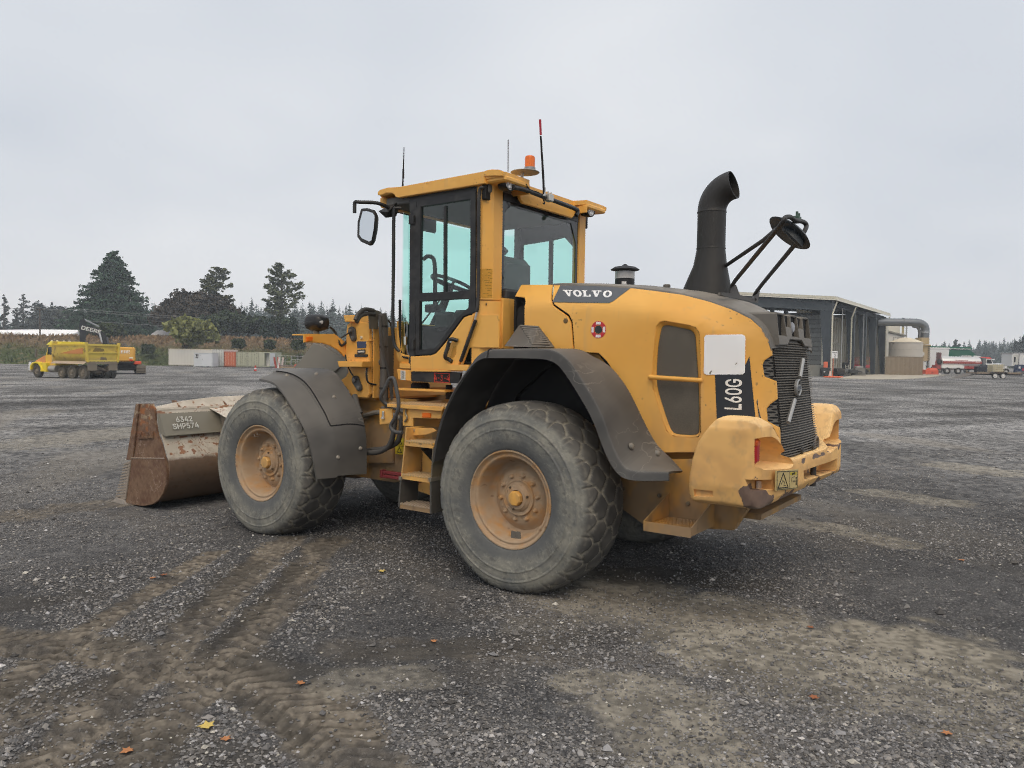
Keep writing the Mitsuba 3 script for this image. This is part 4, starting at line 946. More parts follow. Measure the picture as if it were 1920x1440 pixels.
for i, x in enumerate([0.15, 5.2, 12.5, 20.2, 27.2, LS - .5]):
    taper = [(0, 0), (.55, 0), (1.15, HE - 1.0), (1.15, HE - .45), (0, HE - .45)]
    if i == 0:
        put('column', wh(cat(prism([(0, .0), (.75, .0), (1.4, HE - 1.56), (1.4, HE - .37), (0, HE - .37)], .05, .5, 'x'))), 'tinted_satin', WH, color=NAVY)
    elif i == 1: continue
    else:
        put('column', wh(prism(taper, x, x + .45, 'x')), 'tinted_satin', WH, color=(.05, .062, .075))
for x in (.15, 12.5, 20.2, 27.2, LS - .5):
    for y in (15.0, WD - .6):
        put('column', wh(box(x, x + .45, y, y + .6, 0, rise(y) - .40)), 'tinted_satin', WH, color=(.05, .062, .075))
put('back_sheet', wh(box(LS - .25, LS - .21, 1.0, WD, 0, HE)), 'tinted_satin', WH, color=(.35, .34, .29))
# inner far wall of ribbed sheet, and the back wall of stacked panels
put('sheet_wall', wh(box(LS - .2, LS, 1.0, WD, 0, HE)), 'tinted_satin', WH, color=(.30, .29, .25))
iw = []
for i in range(26):
    iw.append(box(1.0 + i * 1.5, 1.0 + i * 1.5 + .28, 5.6, 5.75, 0, HE - .8))
put('ribbed_lining', wh(cat(box(6.5, LS, 5.75, 5.9, 0, HE - .8), *iw[4:], box(6.5, LS, 5.55, 5.62, 4.4, 4.55))), 'tinted_satin', WH, color=(.60, .57, .48))
for k in range(13):
    put('wall_panel', wh(box(3.0, 3.12, 1.9 + (k % 1), 20, .3 + k * .56, .3 + k * .56 + .50)), 'tinted_satin', WH, color=np.array([.115, .12, .115]) * (1.1 - .25 * (k % 2)))
put('wall_panel_back', wh(box(3.13, 3.2, 1.9, 20, 0, HE - 1.5)), 'tinted_matte', WH, color=(.05, .052, .052))
for k, (x, y) in enumerate([(4, 3), (4, 6), (8, 4), (14, 4), (20, 4)]):
    put('skylight', wh(box(x, x + .5, y, y + 1.6, rise(y) - .60, rise(y) - .56)), 'tinted_satin', WH, color=(.12, .12, .12))
put('concrete_base', wh(cat(box(1.2, 2.0, 1.6, 12, 0, 1.35), box(1.25, 6.2, .9, 1.6, 0, 1.35))), 'tinted_matte', WH, color=(.25, .245, .215))
for j in range(3):
    put('base_joint', wh(box(1.19, 1.21, 3.0 + j * 2.2, 3.04 + j * 2.2, 0, 1.35)), 'tinted_matte', WH, color=(.13, .125, .11))
for x, k in ((-.1, 1), (10.4, 1), (5.2, 0), (18.2, 0), (LS - .2, 1)):
    pts = [[x, -.05, 0], [x, -.05, HE - 1.9], [x, -.52, HE - .45]] if k else [[x, -.02, .4], [x, -.02, HE - .9]]
    put('downpipe', wh(tube(pts, .09 if k else .06, 8)), 'tinted_satin', WH, color=(.60, .57, .47) if k else (.36, .37, .38))
put('corner_wall', wh(box(LS, LS + 1.6, -.1, 1.2, 0, HE - .6)), 'tinted_satin', WH, color=(.52, .50, .42))
# clutter under its eaves
def st(m, u_, v_, turn=0.0, d_=None):
    """Set down where the yard meets the pixel row v_ (right-hand side of the yard is level)."""
    hz = 720 - PX * 0.03432 + (u_ - 960) * 0.0146
    d_ = d_ or 1.705 * PX / (v_ - hz)
    s = sx(u_, d_); p = W(d_, s); c, sn = math.cos(turn), math.sin(turn)
    return frame(m, [p[0], p[1], 0], EXR * c + EYF * sn, EYF * c - EXR * sn, [0, 0, 1])
SG = thing('numbered_sign', 'white sign with the number 2 on an orange post at the warehouse corner', 'sign')
q = lambda m: st(m, 1561, 708)
put('post', q(tube([[0, 0, 0], [0, 0, 2.2]], .035, 8)), 'tinted_satin', SG, color=(.66, .16, .06))
put('board', q(box(-.20, .46, -.05, -.02, 2.15, 2.95)), 'tinted_satin', SG, color=(.74, .75, .76))
put('number', q(text_on('2', .32, [.16, -.052, 2.42], [1, 0, 0], [0, 0, 1], .01, True)), 'tinted_satin', SG, color=(.03, .03, .03), smooth=False)
put('heading', q(text_on('HANGAR', .11, [.13, -.052, 2.78], [1, 0, 0], [0, 0, 1], .01, True, .85)), 'tinted_satin', SG, color=(.05, .05, .05), smooth=False)
put('orange_base', q(box(-.85, .95, -.5, .5, 0, .16, .03)), 'tinted_satin', SG, color=(.70, .13, .045))
k = thing('traffic_cone', 'white and orange cone at the foot of the warehouse corner pipe', 'cone')
put('body', st(lathe([(.2, .0), (.15, .25), (.1, .5), (.04, .72), (.0001, .73)], 12), 1556, 706.5), 'tinted_satin', k, color=(.72, .50, .42))
k = thing('wheeled_bin', 'black bin with an orange canister on top beside the sign', 'bin')
put('body', st(box(-.5, .5, -.4, .4, .05, 1.05, .06), 1547, 706), 'tinted_satin', k, color=(.03, .032, .034))
put('sticker', st(box(-.35, -.2, -.43, -.40, .5, .65), 1547, 706), 'tinted_satin', k, color=(.6, .6, .6))
k = thing('fire_extinguisher_box', 'red orange extinguisher box mounted behind the black bin', 'box')
put('case', st(box(-.28, .2, .5, .8, .9, 1.75, .06), 1552, 706), 'tinted_satin', k, color=(.66, .16, .09))
k = thing('tyre_barrel', 'dark rusty barrel lying beside the orange sign base', 'barrel')
put('shell', st(tube([[-.5, 0, .5], [.6, .3, .5]], .48, 18), 1572, 705), 'tinted_matte', k, color=(.05, .045, .042))
k = thing('wheelbarrow', 'grey wheelbarrow in front of the warehouse columns', 'wheelbarrow')
put('tray', st(Manifold.hull_points(np.array([[-.9, -.4, .85], [.9, -.4, .85], [-.9, .4, .85], [.9, .4, .85], [-.5, -.25, .45], [.6, -.25, .45], [-.5, .25, .45], [.6, .25, .45]])), 1584, 704), 'tinted_satin', k, color=(.30, .31, .31))
put('leg', st(cat(tube([[-.7, -.3, .6], [-.8, -.3, 0]], .04, 6), tube([[.4, 0, .4], [.7, 0, .2]], .05, 6), tube([[-.9, -.3, .8], [-1.4, -.3, .95]], .03, 6)), 1584, 704), 'tinted_satin', k, color=(.2, .2, .2))
put('wheel', st(moved(lathe([(.0001, -.06), (.22, -.06), (.24, 0), (.22, .06), (.0001, .06)], 14, 'y'), (.8, 0, .24)), 1584, 704), 'tinted_matte', k, color=(.03, .03, .03))
k = thing('flat_cart', 'red flat cart with yellow rails parked under the warehouse eaves', 'cart')
put('deck', st(box(-1.7, 1.6, -.6, .8, .95, 1.4, .04), 1606, 702), 'tinted_satin', k, color=(.42, .08, .09))
put('rail', st(cat(*[tube([[x, -.6, 1.4], [x, -.6, 2.4]], .035, 6) for x in (-.5, .6, 1.5)], tube([[-.5, -.6, 2.4], [1.6, -.6, 2.4]], .035, 6), tube([[-.5, -.6, 1.9], [1.6, -.6, 1.9]], .03, 6)), 1606, 702), 'tinted_satin', k, color=(.42, .13, .10))
put('wheel', st(cat(*[moved(lathe([(.0001, -.09), (.3, -.09), (.34, 0), (.3, .09), (.0001, .09)], 14, 'y'), (x, -.6, .42)) for x in (-1.1, 1.1)]), 1606, 702), 'tinted_matte', k, color=(.03, .03, .03))
put('load', st(cat(box(-1.2, .2, -.2, .6, 1.4, 2.3, .1)), 1606, 702), 'tinted_matte', k, color=(.32, .20, .18))
k = thing('yellow_rack', 'yellow barred rack right of the red cart', 'rack')
put('frame', st(cat(*[tube([[x, 0, 0], [x, 0, 2.1]], .04, 6) for x in (-.9, -.3, .3, .9)], *[tube([[-.9, 0, z], [.9, 0, z]], .035, 6) for z in (.5, 1.2, 2.05)]), 1622, 701), 'tinted_satin', k, color=(.42, .33, .08))
k = thing('yellow_rack', 'small yellow rack by the last warehouse column', 'rack')
put('frame', st(cat(*[tube([[x, 0, 0], [x, 0, 2.0]], .05, 6) for x in (-.35, .4)], *[tube([[-.35, 0, z], [.4, 0, z]], .04, 6) for z in (.9, 1.4, 1.95)]), 1637, 700), 'tinted_satin', k, color=(.30, .23, .08))
k = thing('black_crate', 'black crate standing between the first two side columns', 'crate')
put('body', st(box(-.6, .5, 0, .8, .6, 1.7, .03), 1590, 702), 'tinted_satin', k, color=(.025, .025, .027))
k = thing('hand_truck', 'white hand truck leaning among the clutter', 'hand truck')
put('frame', st(cat(tube([[-.2, 0, .1], [-.3, .3, 1.4]], .04, 6), tube([[.2, 0, .1], [.1, .3, 1.4]], .04, 6), *[tube([[-.2 - .02 * i, .05 * i, .2 + .25 * i], [.2 - .02 * i, .05 * i, .2 + .25 * i]], .03, 5) for i in range(5)]), 1590, 704), 'tinted_satin', k, color=(.6, .58, .52))
k = thing('pump_crate', 'grey crate on skids at the right of the wheelbarrow', 'crate')
put('body', st(cat(box(-.7, .6, -.3, .5, .35, 1.0), box(-.8, .7, -.35, .55, .05, .3)), 1611, 704.5), 'tinted_matte', k, color=(.20, .195, .18))
put('top', st(box(-.5, .4, -.2, .4, 1.0, 1.25, .05), 1611, 704.5), 'tinted_satin', k, color=(.35, .35, .34))
k = thing('pallet_jack', 'dark low pump on wheels between wheelbarrow and grey crate', 'pump')
put('body', st(cat(box(-.6, .5, -.3, .3, .3, .8, .08), tube([[.5, 0, .6], [1.1, 0, .5]], .08, 8)), 1600, 704.5), 'tinted_satin', k, color=(.05, .05, .05))
# concrete apron
ap = [pt(1560, 708.5, 84.3), pt(1600, 709, 84), pt(1690, 710, 85.5), pt(1735, 708.6, 93), pt(1765, 705, 108), pt(1745, 702, 118), pt(1600, 704.2, 98)]
ap2 = [[15.7,-79.4],[12.84,-79.25],[10.37,-84.02],[9.72,-93.6],[10.14,-108.16],[10.91,-126.77],[17.55,-136.47],[18.57,-101.07]]
apm = prism(ap2, -.35, .045, 'z')
put('concrete_apron', apm, 'tinted_matte', color=(.29, .27, .225), label='pale concrete apron at the foot of the warehouse and tank', kind='structure')

# ---- low building, duct, tank
LB = thing('low_building', 'low white building behind the round tank, under the big pipe', 'building')
d_ = 128.
b0 = pt(1655, 700, d_); 
def lbf(m): return frame(m, [b0[0], b0[1], 0], EXR, EYF, [0, 0, 1])
mpp = d_ / PX
put('wall', lbf(box(0, 38 * mpp, 0, 14, 0, 6.6)), 'tinted_satin', LB, color=(.58, .57, .53))
put('upper_wall', lbf(box(8 * mpp, 52 * mpp, 4, 14, 6.6, 8.6)), 'tinted_satin', LB, color=(.58, .56, .48))
put('roof', lbf(Manifold.hull_points(np.array([[-.3, -.3, 7.3], [39 * mpp, -.3, 6.4], [-.3, 14, 7.3], [39 * mpp, 14, 6.4], [-.3, -.3, 7.05], [39 * mpp, -.3, 6.15], [-.3, 14, 7.05], [39 * mpp, 14, 6.15]]))), 'tinted_satin', LB, color=(.22, .21, .18))
put('vent_pipe', lbf(cat(tube([[53 * mpp, 2, 4], [53 * mpp, 2, 8.8]], .12, 8), tube([[46 * mpp, 2, 6.4], [46 * mpp, 2, 8.0]], .10, 8))), 'tinted_metal', LB, color=(.4, .4, .38))
put('ladder', lbf(cat(*[tube([[x, 1, 6.4], [x, 1, 8.4]], .06, 6) for x in (39 * mpp, 42 * mpp)], *[tube([[39 * mpp, 1, z], [42 * mpp, 1, z]], .05, 5) for z in (7, 7.5, 8)])), 'tinted_satin', LB, color=(.45, .36, .14))
DU = thing('exhaust_duct', 'big round galvanised duct running out of the warehouse and bending down', 'duct')
d_ = 118.; mp = d_ / PX
A_ = pt(1655, 604, d_); B__ = pt(1722, 604.5, d_)
y_ = lambda u_, v_: pt(u_, v_, d_)
path = np.array([y_(1640, 604), y_(1690, 604.5), y_(1714, 605), y_(1724, 607.5), y_(1730.5, 613), y_(1731.5, 622), y_(1731.5, 636)])
put('pipe', tube(path, 7.2 * mp, 20, smooth_path=5), 'tinted_metal', DU, color=(.20, .215, .23), smooth=50)
for a, b in ((path[1] - [0, 0, 0], None),):
    n_ = np.append(R2, 0)
    put('flange', tube([a - n_ * .09, a + n_ * .09], 8.3 * mp, 20), 'tinted_metal', DU, color=(.22, .23, .24))
for v in (621.5, 624):
    c_ = y_(1731.5, v); put('flange', tube([c_ - [0, 0, .07], c_ + [0, 0, .07]], 8.2 * mp, 20), 'tinted_metal', DU, color=(.50, .51, .52))
e_ = y_(1721, 620)
put('elbow_brace', tube([y_(1708, 612), y_(1717, 614), y_(1721, 622), y_(1721, 636)], 2.6 * mp, 12, smooth_path=4), 'tinted_metal', DU, color=(.19, .19, .19), smooth=50)
FL = thing('filter_tower', 'tan boxy filter unit under the end of the duct', 'machine')
c_ = pt(1732, 704, 116.)
def ff_(m): return frame(m, [c_[0], c_[1], 0], EXR, EYF, [0, 0, 1])
mq_ = 116. / PX
put('upper_box', ff_(box(-7 * mq_, 8 * mq_, 0, 1.8, 4.6, 5.6)), 'tinted_satin', FL, color=(.42, .33, .19))
put('main_box', ff_(box(-7.2 * mq_, 6.5 * mq_, .1, 1.9, 2.1, 4.55)), 'tinted_satin', FL, color=(.40, .31, .18))
put('side_box', ff_(box(6.5 * mq_, 10 * mq_, .1, 1.7, 2.1, 4.4)), 'tinted_satin', FL, color=(.20, .165, .11))
put('ledge', ff_(box(-7.4 * mq_, 10.6 * mq_, -.1, 1.9, 4.35, 4.55)), 'tinted_satin', FL, color=(.36, .27, .14))
put('louver', ff_(cat(*[box(6.4 * mq_, 10.2 * mq_, -.02, .08, z, z + .12) for z in np.arange(2.3, 4.2, .3)])), 'tinted_satin', FL, color=(.34, .28, .19))
put('gauge_panel', ff_(box(-6 * mq_, -1 * mq_, -.05, .08, 2.9, 3.4)), 'tinted_satin', FL, color=(.55, .56, .54))
put('leg', ff_(cat(box(2 * mq_, 4.5 * mq_, .2, .5, 0, 2.1), box(8 * mq_, 9.4 * mq_, .2, .5, 0, 2.1))), 'tinted_satin', FL, color=(.16, .14, .12))
put('white_post', ff_(box(-3 * mq_, 1.5 * mq_, -.2, .1, 0, 2.0)), 'tinted_satin', FL, color=(.62, .63, .64))
RT = thing('storage_tank', 'round pale concrete coloured tank with a shallow cone top behind the tan fence', 'tank')
dT = 116.; mt = dT / PX; cT = pt(1696, 704, dT); rT = 28.7 * mt
put('shell', lathe([(rT, 0), (rT, 4.55), (rT * .99, 4.7), (rT + .04, 4.72), (rT + .04, 4.85)], 48, 'z', (cT[0], cT[1], 0)), 'tinted_matte', RT, color=(.50, .475, .43), smooth=40)
for z in (1.6, 2.75, 3.7):
    put('hoop', lathe([(rT + .015, z), (rT + .05, z + .03), (rT + .015, z + .06)], 48, 'z', (cT[0], cT[1], 0)), 'tinted_matte', RT, color=(.44, .42, .38))
put('cone_top', lathe([(rT + .06, 4.86), (rT * .6, 5.28), (.5, 5.55), (.0001, 5.6)], 48, 'z', (cT[0], cT[1], 0)), 'tinted_matte', RT, color=(.58, .53, .42), smooth=40)
put('top_rail', cat(*[tube([cT * [1, 1, 0] + np.append(R2, 0) * x + [0, 0, 5.0], cT * [1, 1, 0] + np.append(R2, 0) * x + [0, 0, 5.6]], .04, 5) for x in (-1.9, -1.2, -.6)], tube([cT * [1, 1, 0] + np.append(R2, 0) * -1.9 + [0, 0, 5.58], cT * [1, 1, 0] + np.append(R2, 0) * -.6 + [0, 0, 5.62]], .04, 5)), 'tinted_metal', RT, color=(.25, .24, .22))
FN = thing('sheet_fence', 'tan ribbed metal fence in front of the round tank', 'fence')
dF = 110.; fr_ = pt(1659, 703.5, dF)
def fnf(m): return frame(m, [fr_[0], fr_[1], 0], EXR, EYF, [0, 0, 1])
mf = dF / PX; WF = 71 * mf
nr = 24
for i in range(nr):
    put('panel_rib', fnf(cat(box(i * WF / nr, (i + 1) * WF / nr - .06, .0, .05, .05, 2.55), box((i + 1) * WF / nr - .062, (i + 1) * WF / nr + .002, .025, .05, .05, 2.55))), 'tinted_satin', FN, color=np.array([.255, .205, .145]) * (1 + .05 * ((i * 7) % 3 - 1)))
put('top_trim', fnf(box(-.05, WF + .05, -.03, .08, 2.55, 2.63)), 'tinted_satin', FN, color=(.27, .22, .16))
# ---- trucks and machines on the right
def axle_wheels(k, xs, place, r_=.52, tone=(.035, .034, .033), hubc=(.42, .42, .41)):
    for x in xs: twheel(x, 0.0, r_, .3, k, place=place, tone=tone, hubc=hubc)
RB = thing('red_generator', 'orange red wheeled generator beside the end of the tan fence', 'generator')
g_ = lambda m: st(m, 1743, 705, d_=107)
put('body', g_(box(-.6, 1.2, 0, .9, .2, .85, .05)), 'tinted_satin', RB, color=(.62, .11, .06))
put('hood', g_(Manifold.hull_points(np.array([[-.2, 0, .8], [1.15, 0, .8], [.1, .1, 1.12], [.9, .1, 1.12], [-.2, .9, .8], [1.15, .9, .8], [.1, .8, 1.12], [.9, .8, 1.12]]))), 'tinted_satin', RB, color=(.64, .13, .07))
put('panel', g_(box(.2, .5, -.02, .02, .35, .6)), 'tinted_satin', RB, color=(.35, .07, .05))
put('wheel', g_(moved(lathe([(.0001, -.06), (.14, -.06), (.2, 0), (.14, .06), (.0001, .06)], 14, 'y'), (1.5, .2, .2))), 'tinted_satin', RB, color=(.5, .48, .45))
put('handle', g_(tube([[1.2, .2, .5], [1.6, .2, .45], [1.6, .2, .2]], .04, 6)), 'tinted_satin', RB, color=(.2, .2, .2))
TK = thing('tank_truck', 'white tank truck with a red stripe, cab facing right, beside the tan fence', 'truck')
dK = 128.; hzK = 720 - PX * 0.03432 + (1780 - 960) * 0.0146
def tk(m): return st(m, 1768, 0, d_=dK)
mk2 = dK / PX
ux = lambda u_: (u_ - 1768) * mk2
zv = lambda v_: 1.705 + (720 - PX * 0.03432 + 810 * .0146 - v_) * mk2
L_a, L_b = ux(1765.5), ux(1841.5)
zc_ = (zv(668) + zv(690)) / 2; rv = (zv(668) - zv(690)) / 2
tank = lathe([(.0001, 0), (.6, .02), (.9, .1), (1.0, .3), (1.0, L_b - L_a - .3), (.9, L_b - L_a - .1), (.0001, L_b - L_a)], 32, 'x')
v = np.array(tank.vertices); v[:, 1] *= 1.15; v[:, 2] *= rv; tank.vertices = v + [L_a, 1.2, zc_]
put('tank', tk(tank), 'tinted_metal', TK, color=(.70, .70, .69), smooth=50)
def tanky(z): return 1.2 - 1.15 * math.sqrt(max(0, 1 - ((z - zc_) / rv) ** 2)) - .015
zs_ = np.linspace(zv(681.5), zv(677), 4)
put('red_stripe', tk(sheet(np.array([[[x, tanky(z), z] for z in zs_] for x in (L_a + .15, L_b - .1)]), .01)), 'tinted_satin', TK, color=(.34, .075, .065))
for v1, a, b in ((675.5, ux(1790), ux(1814)), (679.2, ux(1828), ux(1836))):
    put('tank_lettering', tk(sheet(np.array([[[x, tanky(z) - .006, z] for z in (zv(v1), zv(v1) + .08)] for x in (a, b)]), .008)), 'tinted_satin', TK, color=(.35, .06, .06) if v1 < 678 else (.6, .5, .48))
put('side_box', tk(box(L_a - .05, ux(1807), .0, .5, zv(690.5), zv(685), .02)), 'tinted_satin', TK, color=(.74, .74, .72))
put('chassis', tk(cat(box(ux(1768), ux(1880), .4, 1.9, .75, 1.05))), 'tinted_matte', TK, color=(.10, .05, .045))
put('red_frame', tk(box(ux(1807), ux(1831), .15, .35, .95, 1.35)), 'tinted_satin', TK, color=(.34, .06, .05))
put('rear_pump', tk(cat(box(ux(1757), ux(1766), .3, 1.8, .8, 1.5, .05), tube([[ux(1758), .6, 1.2], [ux(1759), .6, 2.2]], .22, 10))), 'tinted_satin', TK, color=(.34, .07, .06))
put('rear_post', tk(box(ux(1763), ux(1766), .4, 1.5, 1.5, 3.6)), 'tinted_satin', TK, color=(.17, .08, .08))
put('hose_reel', tk(lathe([(.0001, -.2), (.35, -.2), (.45, 0), (.35, .2), (.0001, .2)], 14, 'y', (ux(1762), .3, zv(678)))), 'tinted_matte', TK, color=(.05, .05, .05))
put('top_hatch', tk(cat(box(ux(1810), ux(1826), .9, 1.5, zv(668), zv(666)), tube([[ux(1832), 1.2, zv(667)], [ux(1845), 1.2, zv(668.5)]], .12, 8))), 'tinted_satin', TK, color=(.55, .55, .55))
put('front_shield', tk(box(ux(1843), ux(1848), .1, 2.3, 1.3, zv(670))), 'tinted_satin', TK, color=(.17, .175, .18))
put('cab', tk(cat(box(ux(1848), ux(1862), .15, 2.3, 1.15, zv(680), .06), Manifold.hull_points(np.array([[ux(1848), .2, zv(680)], [ux(1862), .2, zv(680)], [ux(1848), 2.25, zv(680)], [ux(1862), 2.25, zv(680)], [ux(1848), .3, zv(671)], [ux(1859), .3, zv(671)], [ux(1848), 2.1, zv(671)], [ux(1859), 2.1, zv(671)]])))), 'tinted_satin', TK, color=(.70, .71, .72))
put('cab_roof', tk(Manifold.hull_points(np.array([[ux(1846), .25, zv(671.5)], [ux(1860), .25, zv(671.5)], [ux(1849), .35, zv(668)], [ux(1857), .35, zv(668.5)], [ux(1846), 2.2, zv(671.5)], [ux(1860), 2.2, zv(671.5)], [ux(1849), 2.1, zv(668)], [ux(1857), 2.1, zv(668.5)]]))), 'tinted_satin', TK, color=(.52, .07, .06))
put('window', tk(prism([(ux(1850), zv(680)), (ux(1860), zv(680)), (ux(1858), zv(673)), (ux(1850), zv(673))], .12, .2)), 'glass_black', TK)
put('hood', tk(Manifold.hull_points(np.array([[ux(1861), .3, zv(680)], [ux(1890), .45, zv(684)], [ux(1892), .45, zv(694)], [ux(1861), .3, zv(696)], [ux(1861), 2.1, zv(680)], [ux(1890), 1.95, zv(684)], [ux(1892), 1.95, zv(694)], [ux(1861), 2.1, zv(696)]]))), 'tinted_satin', TK, color=(.72, .73, .74))
put('step_tank', tk(cat(box(ux(1838), ux(1856), -.1, .4, .55, 1.65, .03))), 'tinted_satin', TK, color=(.035, .04, .055))
put('visor', tk(box(ux(1860), ux(1866), .3, 2.1, zv(673.5), zv(671.5))), 'tinted_satin', TK, color=(.68, .70, .72))
axle_wheels(TK, (ux(1775.5), ux(1796)), tk, .58)
axle_wheels(TK, (ux(1886),), tk, .55)
WT = thing('box_truck', 'white box bodied vehicle partly hidden behind the tank truck', 'truck')
bt2 = lambda m: st(m, 1742, 0, d_=136)
m3_ = 136 / PX
put('body', bt2(box(0, 36 * m3_, 0, 2.4, 1.3, 4.3, .08)), 'tinted_satin', WT, color=(.66, .67, .68))
put('roof_cap', bt2(box(-.1, 37 * m3_, -.05, 2.45, 4.3, 4.55, .05)), 'tinted_satin', WT, color=(.72, .72, .72))
put('red_beacon', bt2(box(28 * m3_, 38 * m3_, .5, 1.4, 4.2, 4.45)), 'tinted_satin', WT, color=(.40, .12, .10))
put('wheel_arch', bt2(prism([(0 * m3_, .9), (2 * m3_, 1.5), (6 * m3_, 1.8), (10 * m3_, 1.6), (14 * m3_, 1.2), (14 * m3_, .8), (10 * m3_, 1.3), (6 * m3_, 1.45), (2 * m3_, 1.1)], -.1, .4)), 'tinted_satin', WT, color=(.68, .69, .7))
twheel(6 * m3_, -.02, .56, .3, WT, place=bt2, tone=(.03, .03, .03), hubc=(.05, .05, .05))
GT = thing('tarp_trailer', 'long trailer covered with a dark green tarp behind the tank truck', 'trailer')
gt = lambda m: st(m, 1742, 0, d_=146)
m4 = 146 / PX
put('green_tarp', gt(cat(prism([(0, 4.4), (60 * m4, 4.4), (74 * m4, 4.55), (86 * m4, 3.5), (88 * m4, 3.0), (0, 3.0)], 0, 2.4, bevel=.05))), 'tinted_satin', GT, color=(.012, .10, .062))
put('roof_tarp', gt(cat(prism([(-1, 5.05), (76 * m4, 4.95), (79 * m4, 4.6), (-1, 4.75)], -.1, 2.5))), 'tinted_satin', GT, color=(.016, .125, .078))
put('pale_edge', gt(cat(prism([(0, 4.72), (75 * m4, 4.62), (75 * m4, 4.50), (0, 4.6)], -.14, -.10))), 'tinted_satin', GT, color=(.52, .53, .52))
put('chassis', gt(box(0, 86 * m4, .2, 2.2, 1.0, 3.0)), 'tinted_matte', GT, color=(.06, .07, .07))
twheel(70 * m4, 0, .55, .3, GT, place=gt, tone=(.03, .03, .03)); twheel(20 * m4, 0, .55, .3, GT, place=gt, tone=(.03, .03, .03))
TL = thing('flatbed_trailer', 'low flatbed trailer with a timber deck and two wheels near the right edge', 'trailer')
tl_f = lambda m: st(m, 1830, 0, d_=94.)
m5 = 94 / PX
x5 = lambda u_: (u_ - 1830) * m5
put('deck', tl_f(box(x5(1830), x5(1914), 0, 2.2, .58, .72)), 'tinted_matte', TL, color=(.22, .165, .12))
for i in range(4):
    put('side_board', tl_f(box(x5(1831 + 0) if i < 2 else x5(1886), x5(1856) if i < 2 else x5(1913), -.04, 0, .58 + .12 * (i % 2), .68 + .12 * (i % 2))), 'tinted_matte', TL, color=(.27 - .03 * (i % 2), .205, .155))
put('fender', tl_f(prism([(x5(1853), .60), (x5(1857), .82), (x5(1884), .82), (x5(1888), .60), (x5(1886), .60), (x5(1883), .74), (x5(1858), .74), (x5(1855), .60)], -.28, 0)), 'tinted_satin', TL, color=(.05, .045, .045))
put('frame', tl_f(cat(box(x5(1822), x5(1918), .1, .25, .42, .58), box(x5(1910), x5(1925), .9, 1.1, .42, .55))), 'tinted_satin', TL, color=(.04, .04, .04))
put('ramp', tl_f(Manifold.hull_points(np.array([[x5(1800), .1, .02], [x5(1830), .1, .6], [x5(1830), .1, .45], [x5(1800), 2.1, .02], [x5(1830), 2.1, .6], [x5(1830), 2.1, .45]]))), 'tinted_matte', TL, color=(.13, .12, .11))
axle_wheels(TL, (x5(1863.5), x5(1878.5)), lambda m: tl_f(moved(m, (0, -.26, 0))), .34, hubc=(.62, .62, .60))
k = thing('black_toolbox', 'black box standing at the left end of the flatbed trailer', 'box')
put('body', tl_f(box(x5(1839), x5(1854), .5, 1.5, .72, 1.45, .03)), 'tinted_satin', k, color=(.025, .028, .04))
k = thing('caged_tank', 'yellowish caged liquid tank on the flatbed trailer', 'tank')
put('bottle', tl_f(box(x5(1865), x5(1886), .5, 1.6, .76, 1.70, .06)), 'tinted_satin', k, color=(.55, .50, .34))
put('cage', tl_f(cat(*[tube([[x5(1864.5 + i * 4.4), .46, .74], [x5(1864.5 + i * 4.4), .46, 1.74]], .025, 5) for i in range(6)], *[tube([[x5(1864.5), .46, z], [x5(1886.5), .46, z]], .025, 5) for z in (.95, 1.2, 1.45, 1.72)])), 'tinted_metal', k, color=(.5, .48, .40))
RV = thing('white_box_trailer', 'white box trailer cut by the right edge of the picture', 'trailer')
rv_ = lambda m: st(m, 1896, 0, d_=112.)
m6 = 112 / PX
put('body', rv_(box(0, 4.5, 0, 2.5, 1.5, 3.35, .05)), 'tinted_satin', RV, color=(.66, .67, .67))
put('door', rv_(box(2.5 * m6, 11 * m6, -.03, .02, 1.7, 3.2)), 'tinted_satin', RV, color=(.52, .52, .48))
put('window', rv_(box(3.2 * m6, 6.5 * m6, -.05, -.02, 2.1, 2.85)), 'glass_black', RV)
put('post', rv_(box(12 * m6, 13 * m6, -.06, 0, 1.5, 3.3)), 'tinted_satin', RV, color=(.10, .10, .11))
put('roof', rv_(box(-.1, 4.6, -.08, 2.58, 3.35, 3.46)), 'tinted_satin', RV, color=(.5, .5, .5))
BM = thing('blue_machine', 'dark blue machine under the white box trailer at the right edge', 'machine')
put('body', rv_(Manifold.hull_points(np.array([[0, -1.2, .6], [5, -1.2, .6], [.2, -1.2, 1.75], [1.2, -1.2, 1.75], [5, -1.2, 1.15], [0, -.3, .6], [5, -.3, .6], [.2, -.3, 1.75], [1.2, -.3, 1.75], [5, -.3, 1.15]]))), 'tinted_satin', BM, color=(.022, .038, .085))
put('white_patch', rv_(box(.2, .45, -1.24, -1.19, 1.2, 1.5)), 'tinted_satin', BM, color=(.6, .62, .64))
put('red_panel', rv_(box(.7, 1.5, -1.24, -1.19, .85, 1.25)), 'tinted_satin', BM, color=(.30, .03, .06))
put('rubbish', rv_(cat(box(-.2, 1.9, -1.5, -1.2, .45, .75, .08), lathe([(.0001, -.1), (.3, -.1), (.35, 0), (.3, .1), (.0001, .1)], 14, 'y', (3.2, -1.25, .35)))), 'tinted_matte', BM, color=(.12, .11, .11))

# ---------------------------------------------------------------- the wheel loader (x forward, y to its left, origin under the rear axle)
L = thing('wheel_loader', 'large yellow wheel loader with black fenders and exhaust stack, parked on the gravel', 'wheel loader')
LG = np.array([0.014, 0.014, 0.015])
DK = (0.022, 0.022, 0.023); GREY = (0.085, 0.083, 0.08); STEEL = (0.28, 0.26, 0.23); PALEW = (0.72, 0.72, 0.70)

